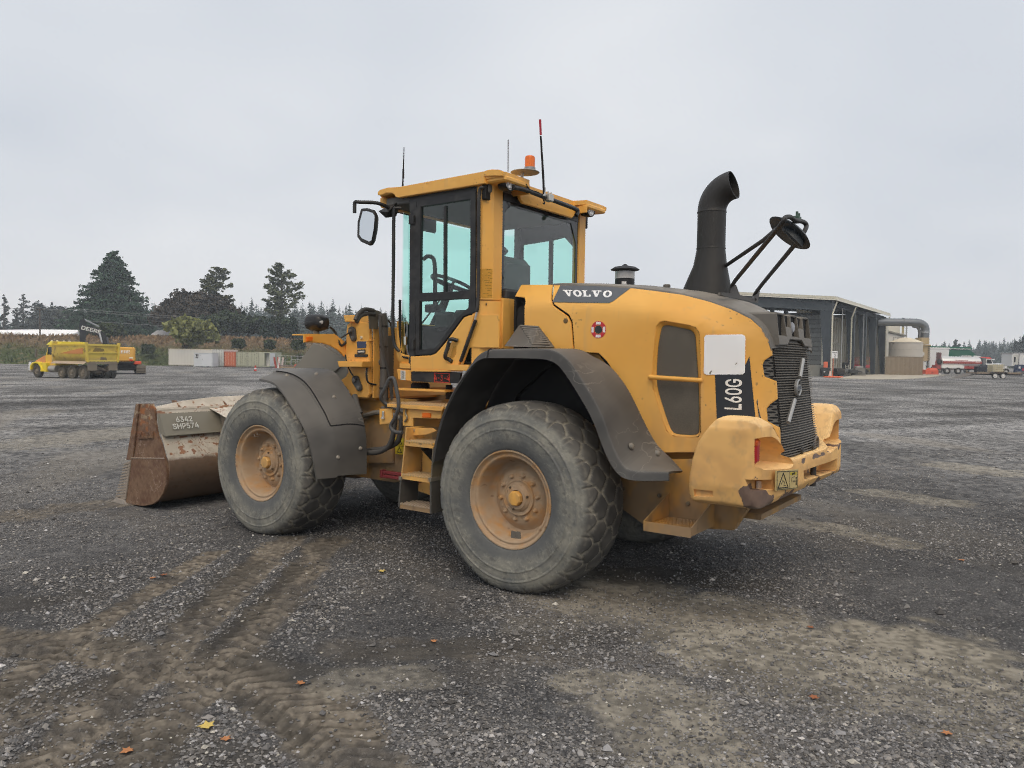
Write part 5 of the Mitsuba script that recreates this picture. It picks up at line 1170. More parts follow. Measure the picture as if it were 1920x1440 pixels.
# --- wheels
RW, HW = 0.712, 0.672
def tyre_mesh():
    nth = 448
    prof = [(.350, -.016), (.362, -.002), (.376, .010), (.395, .018), (.42, .026), (.45, .033), (.48, .037), (.505, .039), (.512, .0425), (.518, .0425), (.526, .038), (.55, .036), (.575, .033),
            (.583, .036), (.589, .036), (.597, .029), (.615, .023), (.632, .015), (.646, .006), (.658, -.003), (.668, -.012), (.677, -.022), (.684, -.031), (.690, -.041), (.695, -.052)]
    side = np.array(prof); sl_ = np.r_[0, np.cumsum(np.hypot(*np.diff(side, axis=0).T))]
    sl2 = np.unique(np.r_[sl_, np.arange(0, sl_[-1], .0075)]); side = np.stack([np.interp(sl2, sl_, side[:, 0]), np.interp(sl2, sl_, side[:, 1])], 1)
    yt = np.linspace(-.064, -.436, 44)
    tread = np.stack([.698 + .014 * (1 - ((yt + .25) / .19) ** 2), yt], 1)
    other = side[::-1] * [1, -1] + [0, -.5]
    P = np.vstack([side, tread, other])
    k = len(P); th = np.arange(nth) * 2 * np.pi / nth
    R, Y = np.repeat(P[:, :1], nth, 1), np.repeat(P[:, 1:], nth, 1)
    TH = np.tile(th, (k, 1))
    # worn six-sided tread blocks: distance to the nearest two block centres, unrolled
    npitch = 24
    a = TH / (2 * np.pi) * npitch
    v = (Y + .25) / .150
    best = np.full(a.shape, 9.); second = np.full(a.shape, 9.); which = np.zeros(a.shape)
    jit = np.random.default_rng(3).random((64, 8)) * .24 - .12
    for row in range(-2, 3):
        sh = .5 * (row % 2)
        i0 = np.floor(a - sh)
        for di in (0, 1):
            ii = i0 + di
            ca = ii + sh + jit[(ii % npitch).astype(int), row + 3]; cv = row * .86 + jit[(ii % npitch).astype(int), row + 5 - 2] * .6
            d = np.hypot((a - ca) * 1.28, v - cv)
            near = d < best
            second = np.where(near, best, np.minimum(second, d)); which = np.where(near, ii * 7 + row, which); best = np.minimum(best, d)
    edge = second - best
    groove = np.clip(1.25 - edge / .15, 0, 1)
    face = np.clip((R - .640) / .04, 0, 1) * np.clip((.24 - np.abs(Y + .25)) / .0 if False else 1, 0, 1)
    # shoulder notches run down over the edge
    sh = np.abs((a * 1.0 - .25) % 1.0 - .5)
    notch = np.clip(1 - sh / .045, 0, 1) * np.clip((R - .628) / .02, 0, 1) * (np.abs(Y + .25) > .185)
    depth = .012 * np.clip(groove, 0, 1) * face + .018 * notch
    Rn = R - depth
    P3 = np.stack([Rn * np.cos(TH), Y, Rn * np.sin(TH)], -1)
    n1 = meshkit.fbm(P3 * 7, 4, 31); n2 = meshkit.fbm(P3 * 26, 3, 32); n3 = meshkit.fbm(P3 * 13, 4, 33); n4 = meshkit.fbm(P3 * 3.1, 3, 34)
    side_w = np.clip((.665 - R) / .03, 0, 1)[..., None]
    rub = np.array([.135, .140, .136]); dusty = np.array([.30, .29, .245]); dark = np.array([.075, .076, .077])
    C = rub + (dusty - rub) * (np.clip((n1 - .36) * 3.0, 0, 1) * .60 + np.clip((n2 - .47) * 4, 0, 1) * .30)[..., None]
    C = C + (dusty * 1.15 - C) * (np.clip(1 - np.abs(n3 - .5) / .02, 0, 1) * .35)[..., None]
    n5 = meshkit.fbm(P3 * 10, 4, 35); n6 = meshkit.fbm(P3 * 46, 2, 36)
    C = C + (dusty * 1.25 - C) * (np.clip(1 - np.abs(n5 - .5) / .013, 0, 1) * np.clip((n1 - .35) * 5, 0, 1) * .55)[..., None]
    C = C * (.82 + .36 * n6)[..., None]
    C = C + (dark - C) * (np.clip((n2 - .60) * 9, 0, 1) * .55)[..., None]
    ring = np.clip(1 - np.abs(R - .60) / .02, 0, 1) + np.clip(1 - np.abs(R - .55) / .015, 0, 1)
    C = C + (dusty - C) * (.30 * ring * np.clip(n1 * 1.6, 0, 1))[..., None]
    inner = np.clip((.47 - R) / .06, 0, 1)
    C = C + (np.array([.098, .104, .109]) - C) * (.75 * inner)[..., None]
    T_ = np.array([.058, .058, .058]) + (np.array([.135, .13, .118]) - .058) * np.clip((n1 - .3) * 1.9, 0, 1)[..., None] * .9
    T_ = T_ + (np.array([.33, .31, .255]) - T_) * (np.clip(groove * 1.5 - .35, 0, 1) * np.clip(.1 + 1.9 * (n2 - .25), 0, 1) * .8)[..., None]
    T_ = T_ + (np.array([.26, .24, .20]) - T_) * (notch * .7)[..., None]
    C = C * side_w + T_ * (1 - side_w)
    edgeband = np.clip(1 - np.abs(R - .672) / .014, 0, 1) * np.clip((n2 - .42) * 5, 0, 1)
    C = C + (np.array([.22, .205, .17]) - C) * (.55 * edgeband)[..., None]
    # the tyre stands flattened on the ground
    V = P3.reshape(-1, 3)
    F = grid_faces(k, nth, True)
    m = trimesh.Trimesh(V, F, process=False)
    return m, np.clip(C.reshape(-1, 3), .02, .5)
TYRE, TYRE_C = tyre_mesh()
def tyre_at(x, y, flip, spin):
    m = TYRE.copy(); v = np.array(m.vertices)
    c, s = math.cos(spin), math.sin(spin)
    v = np.stack([v[:, 0] * c - v[:, 2] * s, v[:, 1], v[:, 0] * s + v[:, 2] * c], -1)
    sag = np.clip(-(HW - .012) - v[:, 2], 0, None)                   # rubber pressed flat where it stands
    bulge = np.clip((-v[:, 2] - .35) / .3, 0, 1) ** 2 * .016 * np.clip((v[:, 1] + .25) / .25, -1, 1) * np.exp(-(v[:, 0] / .35) ** 2)
    v[:, 2] += sag * .96; v[:, 1] += bulge
    if flip: v = v * [1, -1, 1]; m.faces = m.faces[:, ::-1]
    m.vertices = v + [x, y, HW]
    return m
rimp = [(.352, -.035), (.362, -.012), (.3635, -.002), (.360, .004), (.352, .004), (.346, -.004), (.340, -.017), (.332, -.024), (.326, -.024), (.322, -.020), (.316, -.019), (.309, -.024), (.304, -.034),
        (.297, -.060), (.290, -.105), (.283, -.150), (.268, -.178), (.250, -.184), (.247, -.180), (.232, -.170), (.21, -.150), (.19, -.138), (.165, -.132), (.14, -.130), (.136, -.128)]
hubp = [(.136, -.140), (.136, -.118), (.132, -.112), (.124, -.113), (.121, -.118), (.104, -.118), (.100, -.108), (.086, -.100), (.082, -.092), (.060, -.090), (.058, -.100)]
def wheel(x, side, spin):
    w = L + '__wheel'
    w = free(w)
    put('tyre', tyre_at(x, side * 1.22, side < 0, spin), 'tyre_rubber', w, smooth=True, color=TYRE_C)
    def place(m):
        m = tm(m).copy(); v = np.array(m.vertices); c, s = math.cos(spin), math.sin(spin)
        v = np.stack([v[:, 0] * c - v[:, 2] * s, v[:, 1], v[:, 0] * s + v[:, 2] * c], -1)
        if side < 0: v = v * [1, -1, 1]; m.faces = m.faces[:, ::-1]
        m.vertices = v + [x, side * 1.22, HW]; return m
    put('rim', place(lathe(rimp, 72, 'y')), 'dusty_rim', w, smooth=50)
    put('hub', place(lathe(hubp, 40, 'y')), 'dusty_rim', w, smooth=40)
    cap = lathe([(.056, -.105), (.056, -.066), (.050, -.056), (.0001, -.054)], 8, 'y')
    put('hub_cap', place(cap), 'yellow_paint', w, smooth=20)
    for k in range(10):
        a = k * 2 * np.pi / 10 + .16
        b = lathe([(.0001, .024), (.010, .023), (.0155, .014), (.0165, .004), (.02, 0), (.02, -.006)], 10)
        b = frame(b, [.165 * math.cos(a), -.132, .165 * math.sin(a)], [1, 0, 0], [0, 0, -1], [0, 1, 0])
        put('wheel_nut', place(b), 'dusty_rim', w, smooth=40)
    for k in range(3):
        a = k * 2.1 + .5
        put('stud', place(frame(bolt_head(.009, .014), [.093 * math.cos(a), -.104, .093 * math.sin(a)], [1, 0, 0], [0, 0, -1], [0, 1, 0])), 'tinted_satin', w, color=(.10, .07, .045))
    a0 = -1.63 - spin if x < 1 else 1.15 - spin
    for da in (-.07, .09):
        a = a0 + da
        e = np.array([math.cos(a), 0, math.sin(a)]); tt = np.array([-math.sin(a), 0, math.cos(a)])
        if x < 1:
            put('valve_guard', place(frame(box(-.022, .022, -.004, .004, 0, .055, .003), e * .297 + [0, -.075, 0], tt, [0, 1, 0], -e)), 'tinted_satin', w, color=(.13, .12, .105))
        else:
            put('valve_guard', place(tube([e * .30 + [0, -.05, 0], e * .275 + [0, -.045, 0], e * .27 + [0, -.09, 0]], .004, 6)), 'tinted_satin', w, color=(.33, .30, .26))
wheel(0, 1, .35); wheel(2.91, 1, 1.2); wheel(0, -1, .9); wheel(2.91, -1, .1)

# --- axles, frames, belly
put('rear_axle', cat(lathe([(.13, -.75), (.13, .75)], 20, 'y', (0, 0, HW)), lathe([(.05, -.32), (.25, -.2), (.29, 0), (.25, .2), (.05, .32)], 24, 'y', (0, 0, HW)), lathe([(.2, .60), (.22, .72), (.22, .98), (.13, 1.02)], 24, 'y', (0, 0, HW)), lathe([(.13, -1.02), (.22, -.98), (.22, -.72), (.2, -.6)], 24, 'y', (0, 0, HW))), 'dusty_frame', L)
put('front_axle', cat(lathe([(.13, -.75), (.13, .75)], 20, 'y', (2.91, 0, HW)), lathe([(.05, -.32), (.25, -.2), (.29, 0), (.25, .2), (.05, .32)], 24, 'y', (2.91, 0, HW)), lathe([(.2, .60), (.22, .72), (.22, .98), (.13, 1.02)], 24, 'y', (2.91, 0, HW)), lathe([(.13, -1.02), (.22, -.98), (.22, -.72), (.2, -.6)], 24, 'y', (2.91, 0, HW))), 'dusty_frame', L)
rf = [(-1.66, .80), (-1.50, .66), (-.95, .52), (-.62, .55), (-.40, .80), (.35, .80), (.6, .55), (1.15, .52), (1.35, .62), (1.35, 1.25), (1.0, 1.45), (-1.3, 1.25), (-1.66, 1.0)]
put('rear_frame', cat(prism(rf, .50, .53), prism(rf, -.53, -.50), box(-1.6, 1.3, -.5, .5, .62, .66), box(-1.5, 1.2, -.45, .45, .7, 1.35)), 'dusty_frame', L)
put('belly_plate', prism([(-1.62, .84), (-1.45, .55), (-.78, .50), (-.55, .62), (-.5, .95), (-1.62, 1.05)], .535, .62, bevel=.004), 'dusty_frame', L)
put('belly_plate', prism([(-1.62, .84), (-1.45, .55), (-.78, .50), (-.55, .62), (-.5, .95), (-1.62, 1.05)], -.62, -.535, bevel=.004), 'dusty_frame', L)
for u in [[-0.613,0.741],[-0.905,0.727],[-1.125,0.696]]:
    put('frame_bolt', frame(bolt_head(.016, .014), [u[0], .62, u[1]], [1, 0, 0], [0, 0, -1], [0, 1, 0]), 'tinted_satin', L, color=(.16, .13, .09))
ff = [(1.62, .58), (1.9, .50), (3.3, .52), (3.75, .75), (3.75, 1.1), (3.2, 1.28), (2.1, 1.30), (1.62, 1.30)]
put('front_frame', cat(prism(ff, .40, .44), prism(ff, -.44, -.40), box(1.62, 1.66, -.40, .40, .6, 1.28), box(1.7, 3.6, -.38, .38, .6, 1.2)), 'dusty_frame', L)
put('frame_panel', prism([[2.309,1.164],[1.899,1.175],[1.893,0.687],[2.259,0.654],[2.304,0.744]], .44, .47, bevel=.004), 'dusty_frame', L)
put('hitch_panel', prism([[2.069,1.146],[1.402,1.182],[1.391,0.394],[1.834,0.459],[2.061,0.549]], .30, .36), 'yellow_paint', L)
put('hitch_pin', cat(lathe([(.09, .5), (.09, 1.35)], 20, 'z', (1.47, 0, 0)), box(1.28, 1.66, -.3, .3, .60, .70, .01), box(1.28, 1.66, -.3, .3, 1.16, 1.28, .01)), 'dusty_frame', L)
lk = [[1.989,0.605],[1.739,0.63],[1.739,0.57],[1.988,0.544]]
put('steering_lock_bar', cat(box(lk[1][0] - .25, lk[0][0], .50, .54, lk[0][1] - .015, lk[0][1] + .012, .004), box(lk[1][0] - .25, lk[0][0], .50, .54, lk[2][1] - .018, lk[2][1] + .012, .004), box(lk[0][0] - .03, lk[0][0], .49, .55, lk[2][1] - .02, lk[0][1] + .02, .004)), 'tinted_satin', L, color=(.26, .045, .05))
for dx in (0, .045):
    put('articulation_hose', tube([[x - dx * (i > 2), .66 - dx, z + dx * .5 * (i in (1, 2, 3))] for i, (x, z) in enumerate([[2.161,0.777],[2.032,0.793],[1.879,0.816],[1.763,0.879],[1.711,0.986],[1.686,1.158]])], .024, 12, smooth_path=6), 'tinted_satin', L, color=(.075, .072, .068))
put('hydraulic_hose', tube([[2.25, .5, 1.12], [2.05, .52, 1.165], [1.85, .52, 1.15], [1.7, .50, 1.10]], .024, 10, smooth_path=5), 'tinted_satin', L, color=(.17, .155, .13))
put('hydraulic_hose', tube([[2.1, .42, 1.20], [1.9, .45, 1.215], [1.72, .45, 1.16], [1.6, .40, 1.10]], .02, 10, smooth_path=5), 'tinted_satin', L, color=(.10, .095, .085))
put('hose_clamp', box(1.93, 1.965, .545, .56, 1.10, 1.23, .004), 'tinted_metal', L, color=STEEL)

# --- lift tower
tp = [[2.4,1.993],[2.356,2.023],[2.224,2.024],[2.087,2.009],[2.079,1.34],[2.107,1.303],[2.304,1.3],[2.409,1.399],[2.515,1.438],[2.41,1.498],[2.373,1.545],[2.427,1.642]]
put('tower_plate', prism(tp, .565, .60, bevel=.006), 'yellow_paint', L)
put('tower_plate', prism(tp, -.60, -.565, bevel=.006), 'yellow_paint', L)
tx = tp[3][0]
put('tower_back', cat(box(tx - .02, tx, -.562, .562, 1.30, 1.98, .004), box(tx + .02, tx + .5, -.5, .5, 1.28, 1.34, .004)), 'yellow_paint', L)
put('tower_cap', prism([[2.386,2.085],[2.239,2.087],[2.224,2.021],[2.363,2.023]], .42, .66, bevel=.006), 'yellow_paint', L)
st = [[2.375,1.648],[2.028,1.648],[2.041,1.598],[2.352,1.592]]
put('tower_step', cat(prism(st, .60, .74, bevel=.004)), 'yellow_paint', L)
for c, d in (([[2.312,1.935]][0], [[2.289,1.869]][0]), ([[2.255,1.466]][0], [[2.203,1.396]][0])):
    c, d = np.array(c), np.array(d)
    ringp = lambda q, r: [(q[0] + r * math.cos(t), q[1] + r * math.sin(t)) for t in np.linspace(0, 2 * np.pi, 16, endpoint=False)]
    pl = Manifold.hull_points(np.array([[x, y, z] for (x, z) in ringp(c, .045) + ringp(d, .032) for y in (.601, .622)]))
    k = put('pivot_cover', pl, 'tinted_satin', L, color=(.075, .075, .075))
    put('pin', frame(lathe([(.02, -.01), (.02, .02), (.012, .024), (.0001, .024)], 12), [c[0], .622, c[1]], [1, 0, 0], [0, 0, -1], [0, 1, 0]), 'tinted_satin', k, color=(.13, .12, .11))
    put('pin', frame(lathe([(.022, -.01), (.022, .012), (.0001, .016)], 12), [d[0], .622, d[1]], [1, 0, 0], [0, 0, -1], [0, 1, 0]), 'tinted_satin', k, color=(.12, .115, .11))
q = [[2.255,1.838],[2.125,1.838],[2.131,1.778],[2.247,1.772]]
put('blue_plate', prism(q, .6005, .6045), 'tinted_satin', L, color=(.055, .085, .16), label='small blue plate on the yellow lift tower')
q = [[2.247,1.757],[2.138,1.763],[2.138,1.722],[2.246,1.716]]
put('serial_plate', cat(prism(q, .6005, .6042)), 'tinted_satin', L, color=(.03, .03, .03))
q2 = [[2.236,1.747],[2.149,1.75],[2.149,1.735],[2.236,1.732]]
put('serial_plate_print', prism(q2, .6044, .6052), 'tinted_satin', L, color=(.5, .5, .48))
q = [[2.276,1.716],[2.102,1.717],[2.109,1.69],[2.275,1.688]]
put('grab_plate', prism(q, .6005, .611), 'black_paint', L)
p = [[2.19,1.874]][0]
put('grease_cap', frame(lathe([(.0001, .012), (.012, .012), (.016, .006), (.016, -.004)], 14), [p[0], .602, p[1]], [1, 0, 0], [0, 0, -1], [0, 1, 0]), 'tinted_satin', L, color=(.7, .62, .42))
hx = tx - .05
put('hose_bracket', frame(prism([[0.658,2.099],[0.597,2.138],[0.527,2.127],[0.456,2.095],[0.456,2.06],[0.54,2.041],[0.539,1.955],[0.643,1.956]], 0, .012, 'x'), [hx, 0, 0], [1, 0, 0], [0, 1, 0], [0, 0, 1]), 'tinted_satin', L, color=(.13, .115, .09))
vh = np.array([[0.526,2.101],[0.503,1.982],[0.501,1.79],[0.491,1.589],[0.496,1.396],[0.495,1.285]])
put('hose_bundle', tube([[hx - .04, a, b] for a, b in vh], .042, 12, smooth_path=4), 'tinted_satin', L, color=(.105, .098, .09))
for a, b in vh[1:5]:
    put('hose_tie', lathe([(.045, -.008), (.045, .008)], 12, 'z', (hx - .04, a, b)), 'black_paint', L)
vh = np.array([[0.604,2.076],[0.596,1.938],[0.559,1.764],[0.493,1.589],[0.456,1.437],[0.432,1.284]])
put('hydraulic_hose', tube([[hx - .09, a, b] for a, b in vh], .016, 10, smooth_path=5), 'tinted_satin', L, color=(.085, .08, .075))
for off, top in ((0, 585), (6, 591), (10, 598)):
    vh = np.array([[0.597,2.128],[0.706,2.131],[0.786,2.087],[0.825,2.027]]) if off == 0 else (np.array([[0.583,2.094],[0.672,2.094],[0.759,2.069],[0.811,2.008]]) if off == 6 else np.array([[0.47,2.054],[0.391,2.038],[0.354,1.973],[0.346,1.906]]))
    put('hydraulic_hose', tube([[2.04, a, b] for a, b in vh], .02 if off < 10 else .010, 10, smooth_path=5), 'tinted_satin', L, color=(.06, .058, .055))
wv = np.array([[0.651,1.812],[0.645,1.837],[0.456,1.862],[0.45,1.933]])
put('brake_pipe', tube([[tx - .012, a, b] for a, b in wv], .006, 6), 'yellow_paint', L)
wv = np.array([[0.649,1.589],[0.654,1.514],[0.626,1.449],[0.529,1.427]])
put('cable', tube([[tx - .02, a, b] for a, b in wv], .009, 8, smooth_path=5), 'black_paint', L)
wv = np.array([[2.372,1.709],[2.342,1.607],[2.267,1.512],[2.215,1.478]])
put('cable', tube([[a, .64, b] for a, b in wv], .007, 8, smooth_path=5), 'black_paint', L)
wv = np.array([[2.441,1.868],[2.396,1.883],[2.293,1.929]])
put('cable', tube([[a, .645, b] for a, b in wv], .007, 8, smooth_path=5), 'black_paint', L)

# --- head lamp on its bracket
hp = [[1.093,1.894],[0.73,1.906],[0.483,1.768],[0.482,1.653],[0.606,1.694],[0.688,1.754],[0.781,1.793],[0.885,1.816],[1.092,1.816]]
put('lamp_bracket', prism(hp, 2.42, 2.445, 'x', bevel=.004), 'yellow_paint', L)
bt = hp[0]; b2 = hp[1]
put('lamp_bracket_top', cat(box(2.445, 2.60, min(bt[0], b2[0]) , max(bt[0], b2[0]), bt[1] - .014, bt[1], .003)), 'yellow_paint', L)
q = [[1.078,1.865],[1.01,1.872],[1.01,1.833],[1.078,1.826]]
put('side_marker', prism(q, 2.40, 2.419, 'x', bevel=.004), 'lamp_amber', L, label='amber marker on the front lamp bracket')
lc = [[0.87,2.003]][0]
lampm = Manifold.hull_points(np.array([[x, lc[0] + a, lc[1] + b] for x, s in ((2.40, .60), (2.43, .88), (2.48, 1.0), (2.56, 1.0), (2.59, .92)) for a, b in [(.085 * s, .05 * s), (.07 * s, .075 * s), (0, .088 * s), (-.07 * s, .075 * s), (-.09 * s, .02 * s), (-.075 * s, -.06 * s), (0, -.082 * s), (.075 * s, -.055 * s), (.092 * s, -.01 * s)]]))
hl = put('head_lamp', lampm, 'black_paint', L, smooth=50)
put('lamp_stalk', tube([[2.52, lc[0], lc[1] - .06], [2.52, lc[0], lc[1] - .14]], .03, 12), 'tinted_satin', hl, color=(.2, .19, .17))
put('turn_lamp', lathe([(.030, -.02), (.028, .0), (.018, .012), (.0001, .016)], 16, 'x', (0, 0, 0)) if False else moved(lathe([(.024, -.02), (.024, .0), (.016, .012), (.0001, .016)], 16), (2.41, lc[0] + .038, lc[1] + .006), ry=-math.pi / 2), 'tinted_gloss', hl, color=(.55, .55, .54))
put('cable', tube([[2.46, lc[0] - .11, lc[1] - .03], [2.45, lc[0] - .17, lc[1] - .08], [2.42, lc[0] - .2, lc[1] - .19], [2.41, lc[0] - .24, lc[1] - .20], [2.41, lc[0] - .30, lc[1] - .14]], .012, 8, smooth_path=5), 'black_paint', hl)

# --- lift arms, bell crank, bucket links
arm = [(2.05, 1.66), (2.55, 1.86), (3.25, 1.62), (4.05, .86), (4.33, .62), (4.36, .40), (4.22, .30), (4.02, .36), (3.80, .72), (3.1, 1.30), (2.6, 1.40), (2.15, 1.40)]
for s in (1, -1):
    put('lift_arm', prism([(x, z) for x, z in arm], s * .44, s * .50, bevel=.006), 'tinted_satin', L, color=(.205, .195, .17), smooth=32)
sh = [[2.851,1.787],[2.544,1.672],[2.761,1.503],[3.271,1.53]]
put('arm_shield', prism([[2.986,1.825],[2.84,1.792],[2.526,1.667],[2.495,1.641],[2.742,1.488],[3.319,1.523]], .505, .517, bevel=.003), 'tinted_satin', L, color=(.225, .21, .18), label='dirty grey upper arm plate behind the front fender')
put('bell_crank', cat(prism([(3.05, 1.55), (3.35, 1.75), (3.5, 1.35), (3.95, .9), (3.8, .75), (3.1, 1.25)], -.06, .06, bevel=.006)), 'tinted_satin', L, color=(.20, .19, .165))
put('tilt_cylinder', tube([[2.15, 0, 1.62], [3.2, 0, 1.66]], .07, 18), 'tinted_satin', L, color=(.19, .18, .155))
for s in (1, -1):
    put('lift_cylinder', tube([[1.95, s * .33, .95], [3.3, s * .36, 1.25]], .065, 18), 'dusty_frame', L)
put('tower_guard', prism([(2.06, 1.40), (2.36, 1.44), (2.62, 1.86), (2.06, 1.90)], .30, .40), 'tinted_satin', L, color=(.11, .10, .085))

# --- bucket
BK = L + '__bucket'; USED.add(BK)
Bc = np.array([(5.50, .0), (5.47, .028), (5.15, .035), (4.90, .06), (4.68, .13), (4.52, .25), (4.435, .40), (4.43, .55), (4.50, .70), (4.58, .85), (4.63, 1.00), (4.66, 1.10)])
Bs = spline(Bc[2:], 5)
ys = np.linspace(-1.232, 1.232, 9)
shell = np.array([[[x, y, z] for y in ys] for x, z in np.vstack([Bc[1:2], Bs])])
put('shell', sheet(shell, .022), 'bucket_paint', BK, smooth=40)
put('cutting_edge', prism([(5.52, -.004), (5.47, .024), (5.1, .030), (5.1, -.004)], -1.25, 1.25), 'tinted_satin', BK, color=(.25, .215, .18))
up = [[5.022,1.137],[4.721,1.152],[4.668,1.091],[4.658,0.965],[4.617,0.825],[4.544,0.733],[4.462,0.569],[5.091,0.513]]
lo = [(5.13, .53), (4.46, .585), (4.43, .50), (4.415, .42), (4.43, .32), (4.48, .22), (4.57, .13), (4.70, .065), (4.88, .025), (5.12, .012), (5.245, .02)]
for s in (1, -1):
    k = put('side_plate', prism(up, s * 1.222, s * 1.245, bevel=.003), 'rusty_steel', BK, label='rusty brown upper side plate of the bucket' if s > 0 else None)
    put('wear_plate', prism(lo, s * 1.222, s * 1.258, bevel=.004), 'rusty_steel', BK)
    put('weld_seam', tube([[5.125, s * 1.259, .531], [4.46, s * 1.259, .586]], .006, 6), 'tinted_satin', BK, color=(.33, .26, .20))
    put('front_strip', prism([[5.022,1.137],[4.957,1.141],[5.091,0.513],[5.226,0.501]], s * 1.246, s * 1.262, bevel=.003), 'rusty_steel', BK)
    a, b = np.array([[5.114,0.505],[5.228,0.057]]); a2, b2 = np.array([[5.26,0.462],[5.471,0.016]])
    # toothed wear strip
    n = 13; tri = []
    for i in range(n):
        p0, p1 = a + (b - a) * i / n, a + (b - a) * (i + 1) / n; q0, q1 = a2 + (b2 - a2) * (i + .25) / n, a2 + (b2 - a2) * (i + .75) / n
        tri.append(prism([p0, p1, q1, q0], s * 1.222, s * 1.27, bevel=.003))
    put('toothed_strip', cat(*tri), 'tinted_satin', BK, color=(.30, .255, .21), smooth=False)
    put('corner_tooth', prism([(5.54, -.006), (5.42, .06), (5.25, .05), (5.2, -.006)], s * 1.22, s * 1.275, bevel=.006), 'tinted_satin', BK, color=(.33, .30, .27))
q = [[4.971,0.835],[4.681,0.855],[4.681,0.78],[4.982,0.752]]
put('name_boss', prism(q, 1.245, 1.262, bevel=.004), 'rusty_steel', BK)
o = np.mean(np.array(q), 0)
put('name_lettering', text_on('VOLVO', .045, [o[0], 1.262, o[1]], [-1, 0, 0], [0, 0, 1], .004, True, 1.15), 'rusty_steel', BK, smooth=False)
put('top_rail', cat(box(4.63, 4.72, -1.22, 1.22, 1.055, 1.10, .008)), 'bucket_paint', BK)
put('back_beam', sheet(np.array([[[4.615, y, 1.05] for y in ys], [[4.50, y, .82] for y in ys]]) - [.02, 0, 0], .02), 'tinted_satin', BK, color=(.215, .20, .16), label='dark dirty upper back beam of the bucket')
for s in (1, -1):
    put('beam_end', prism([(4.615, 1.055), (4.475, .815), (4.60, .84), (4.65, 1.05)], s * 1.215, s * 1.233), 'tinted_satin', BK, color=(.215, .20, .16))
sp = [(-1.21, 1.11), (-.6, 1.17), (.0, 1.20), (.45, 1.195), (.85, 1.165), (1.21, 1.115), (1.21, 1.08), (-1.21, 1.08)]
spm = prism(sp, 0, .016, 'x'); spv = tm(spm); v = np.array(spv.vertices); v[:, 0] += 4.70 + (v[:, 2] - 1.08) * .9; spv.vertices = v
put('spill_guard', spv, 'bucket_paint', BK)
for y in (.93, .35, -.35, -.93):
    put('gusset', prism([(4.68, 1.09), (4.82, 1.09), (4.86, 1.17), (4.80, 1.175)], y - .01, y + .01), 'rusty_steel', BK)
q = [[5.097,0.919],[4.773,0.944],[4.773,0.867],[5.097,0.839]]
cx, cz = 4.555, .925
nx = np.array([-.9, 0, .436]) / np.linalg.norm([-.9, 0, .436]); upv = np.array([.436, 0, .9]) / np.linalg.norm([.436, 0, .9])
for s, dz in (('6342', .038), ('SHP574', -.040)):
    put('stencil_number', text_on(s, .060, np.array([4.548, .985, .935]) + upv * dz + nx * .030, [0, -1, 0], upv, .0015, True, .95), 'tinted_matte', BK, smooth=False, color=(.56, .56, .52))
for s in (1, -1):
    put('hinge_plate', prism([(4.35, .30), (4.50, .30), (4.62, .75), (4.55, 1.02), (4.40, 1.0), (4.22, .62)], s * .40 , s * .53, bevel=.006), 'tinted_satin', BK, color=(.24, .20, .16))
    put('hinge_pin', lathe([(.0001, -.03), (.045, -.03), (.045, .03), (.0001, .03)], 18, 'y', (4.42, s * .56, .82)), 'tinted_satin', BK, color=(.25, .19, .13))
put('guard_plate', prism([(4.52, 1.06), (4.66, 1.085), (4.30, .985), (4.22, .96)], -.55, .62, bevel=.002), 'bucket_paint', BK)

# --- fenders
def strip(poly_a, ya, poly_b, yb, n=6, t=.014):
    """Curved shell between a profile in plane ya and a profile in plane yb (same number of points)."""
    A = np.array([[x, ya, z] for x, z in poly_a]); B = np.array([[x, yb, z] for x, z in poly_b])
    k = np.linspace(0, 1, n)[None, :, None]
    return sheet(A[:, None] * (1 - k) + B[:, None] * k, t)
def resample(p, n):
    p = np.asarray(p, float); s = np.r_[0, np.cumsum(np.hypot(*np.diff(p, axis=0).T))]
    q = np.linspace(0, s[-1], n); return np.stack([np.interp(q, s, p[:, 0]), np.interp(q, s, p[:, 1])], 1)
def rounded(p, it=2):
    p = np.asarray(p, float)
    for _ in range(it):
        q = [p[0]]
        for a, b in zip(p[:-1], p[1:]): q += [a * .78 + b * .22, a * .22 + b * .78]
        p = np.vstack([q, p[-1:]])
    return p
# rear: lower edge of the outer lip, front to back
low = rounded([[0.762,0.874],[0.732,1.044],[0.658,1.257],[0.517,1.489],[0.325,1.695],[0.151,1.701],[-0.088,1.702],[-0.288,1.699],[-0.395,1.66],[-0.522,1.505],[-0.664,1.308],[-0.763,1.084],[-0.833,0.973],[-0.902,0.919],[-1.003,0.912],[-1.226,0.939]])
# the shell bends inward from the lip: outward normal offset
def offset(p, d):
    t = np.gradient(p, axis=0); t /= np.linalg.norm(t, axis=1, keepdims=True); nrm = np.stack([-t[:, 1], t[:, 0]], 1)
    return p + nrm * (d if np.ndim(d) else np.full(len(p), d))[:, None]
low = resample(low, 96)
s_ = np.linspace(0, 1, 96)
lipw = -np.interp(s_, [0, .30, .36, .5, .60, .75, 1], [.012, .02, .058, .066, .075, .07, .05])
upo = offset(low, -lipw if offset(low, .01)[48][1] > low[48][1] else lipw)
inn = resample(rounded([[1.009,0.797],[1.012,0.98],[0.956,1.213],[0.832,1.468],[0.651,1.77],[0.438,1.793],[0.178,1.794],[-0.119,1.785],[-0.391,1.776],[-0.492,1.725],[-0.613,1.613],[-0.724,1.456],[-0.812,1.314],[-0.921,1.114],[-0.959,1.048],[-1.008,0.867]]), 96)
bl = np.clip((np.linspace(0, 1, 96) - .46) / .16, 0, 1)[:, None]; inn = upo * (1 - bl) + inn * bl
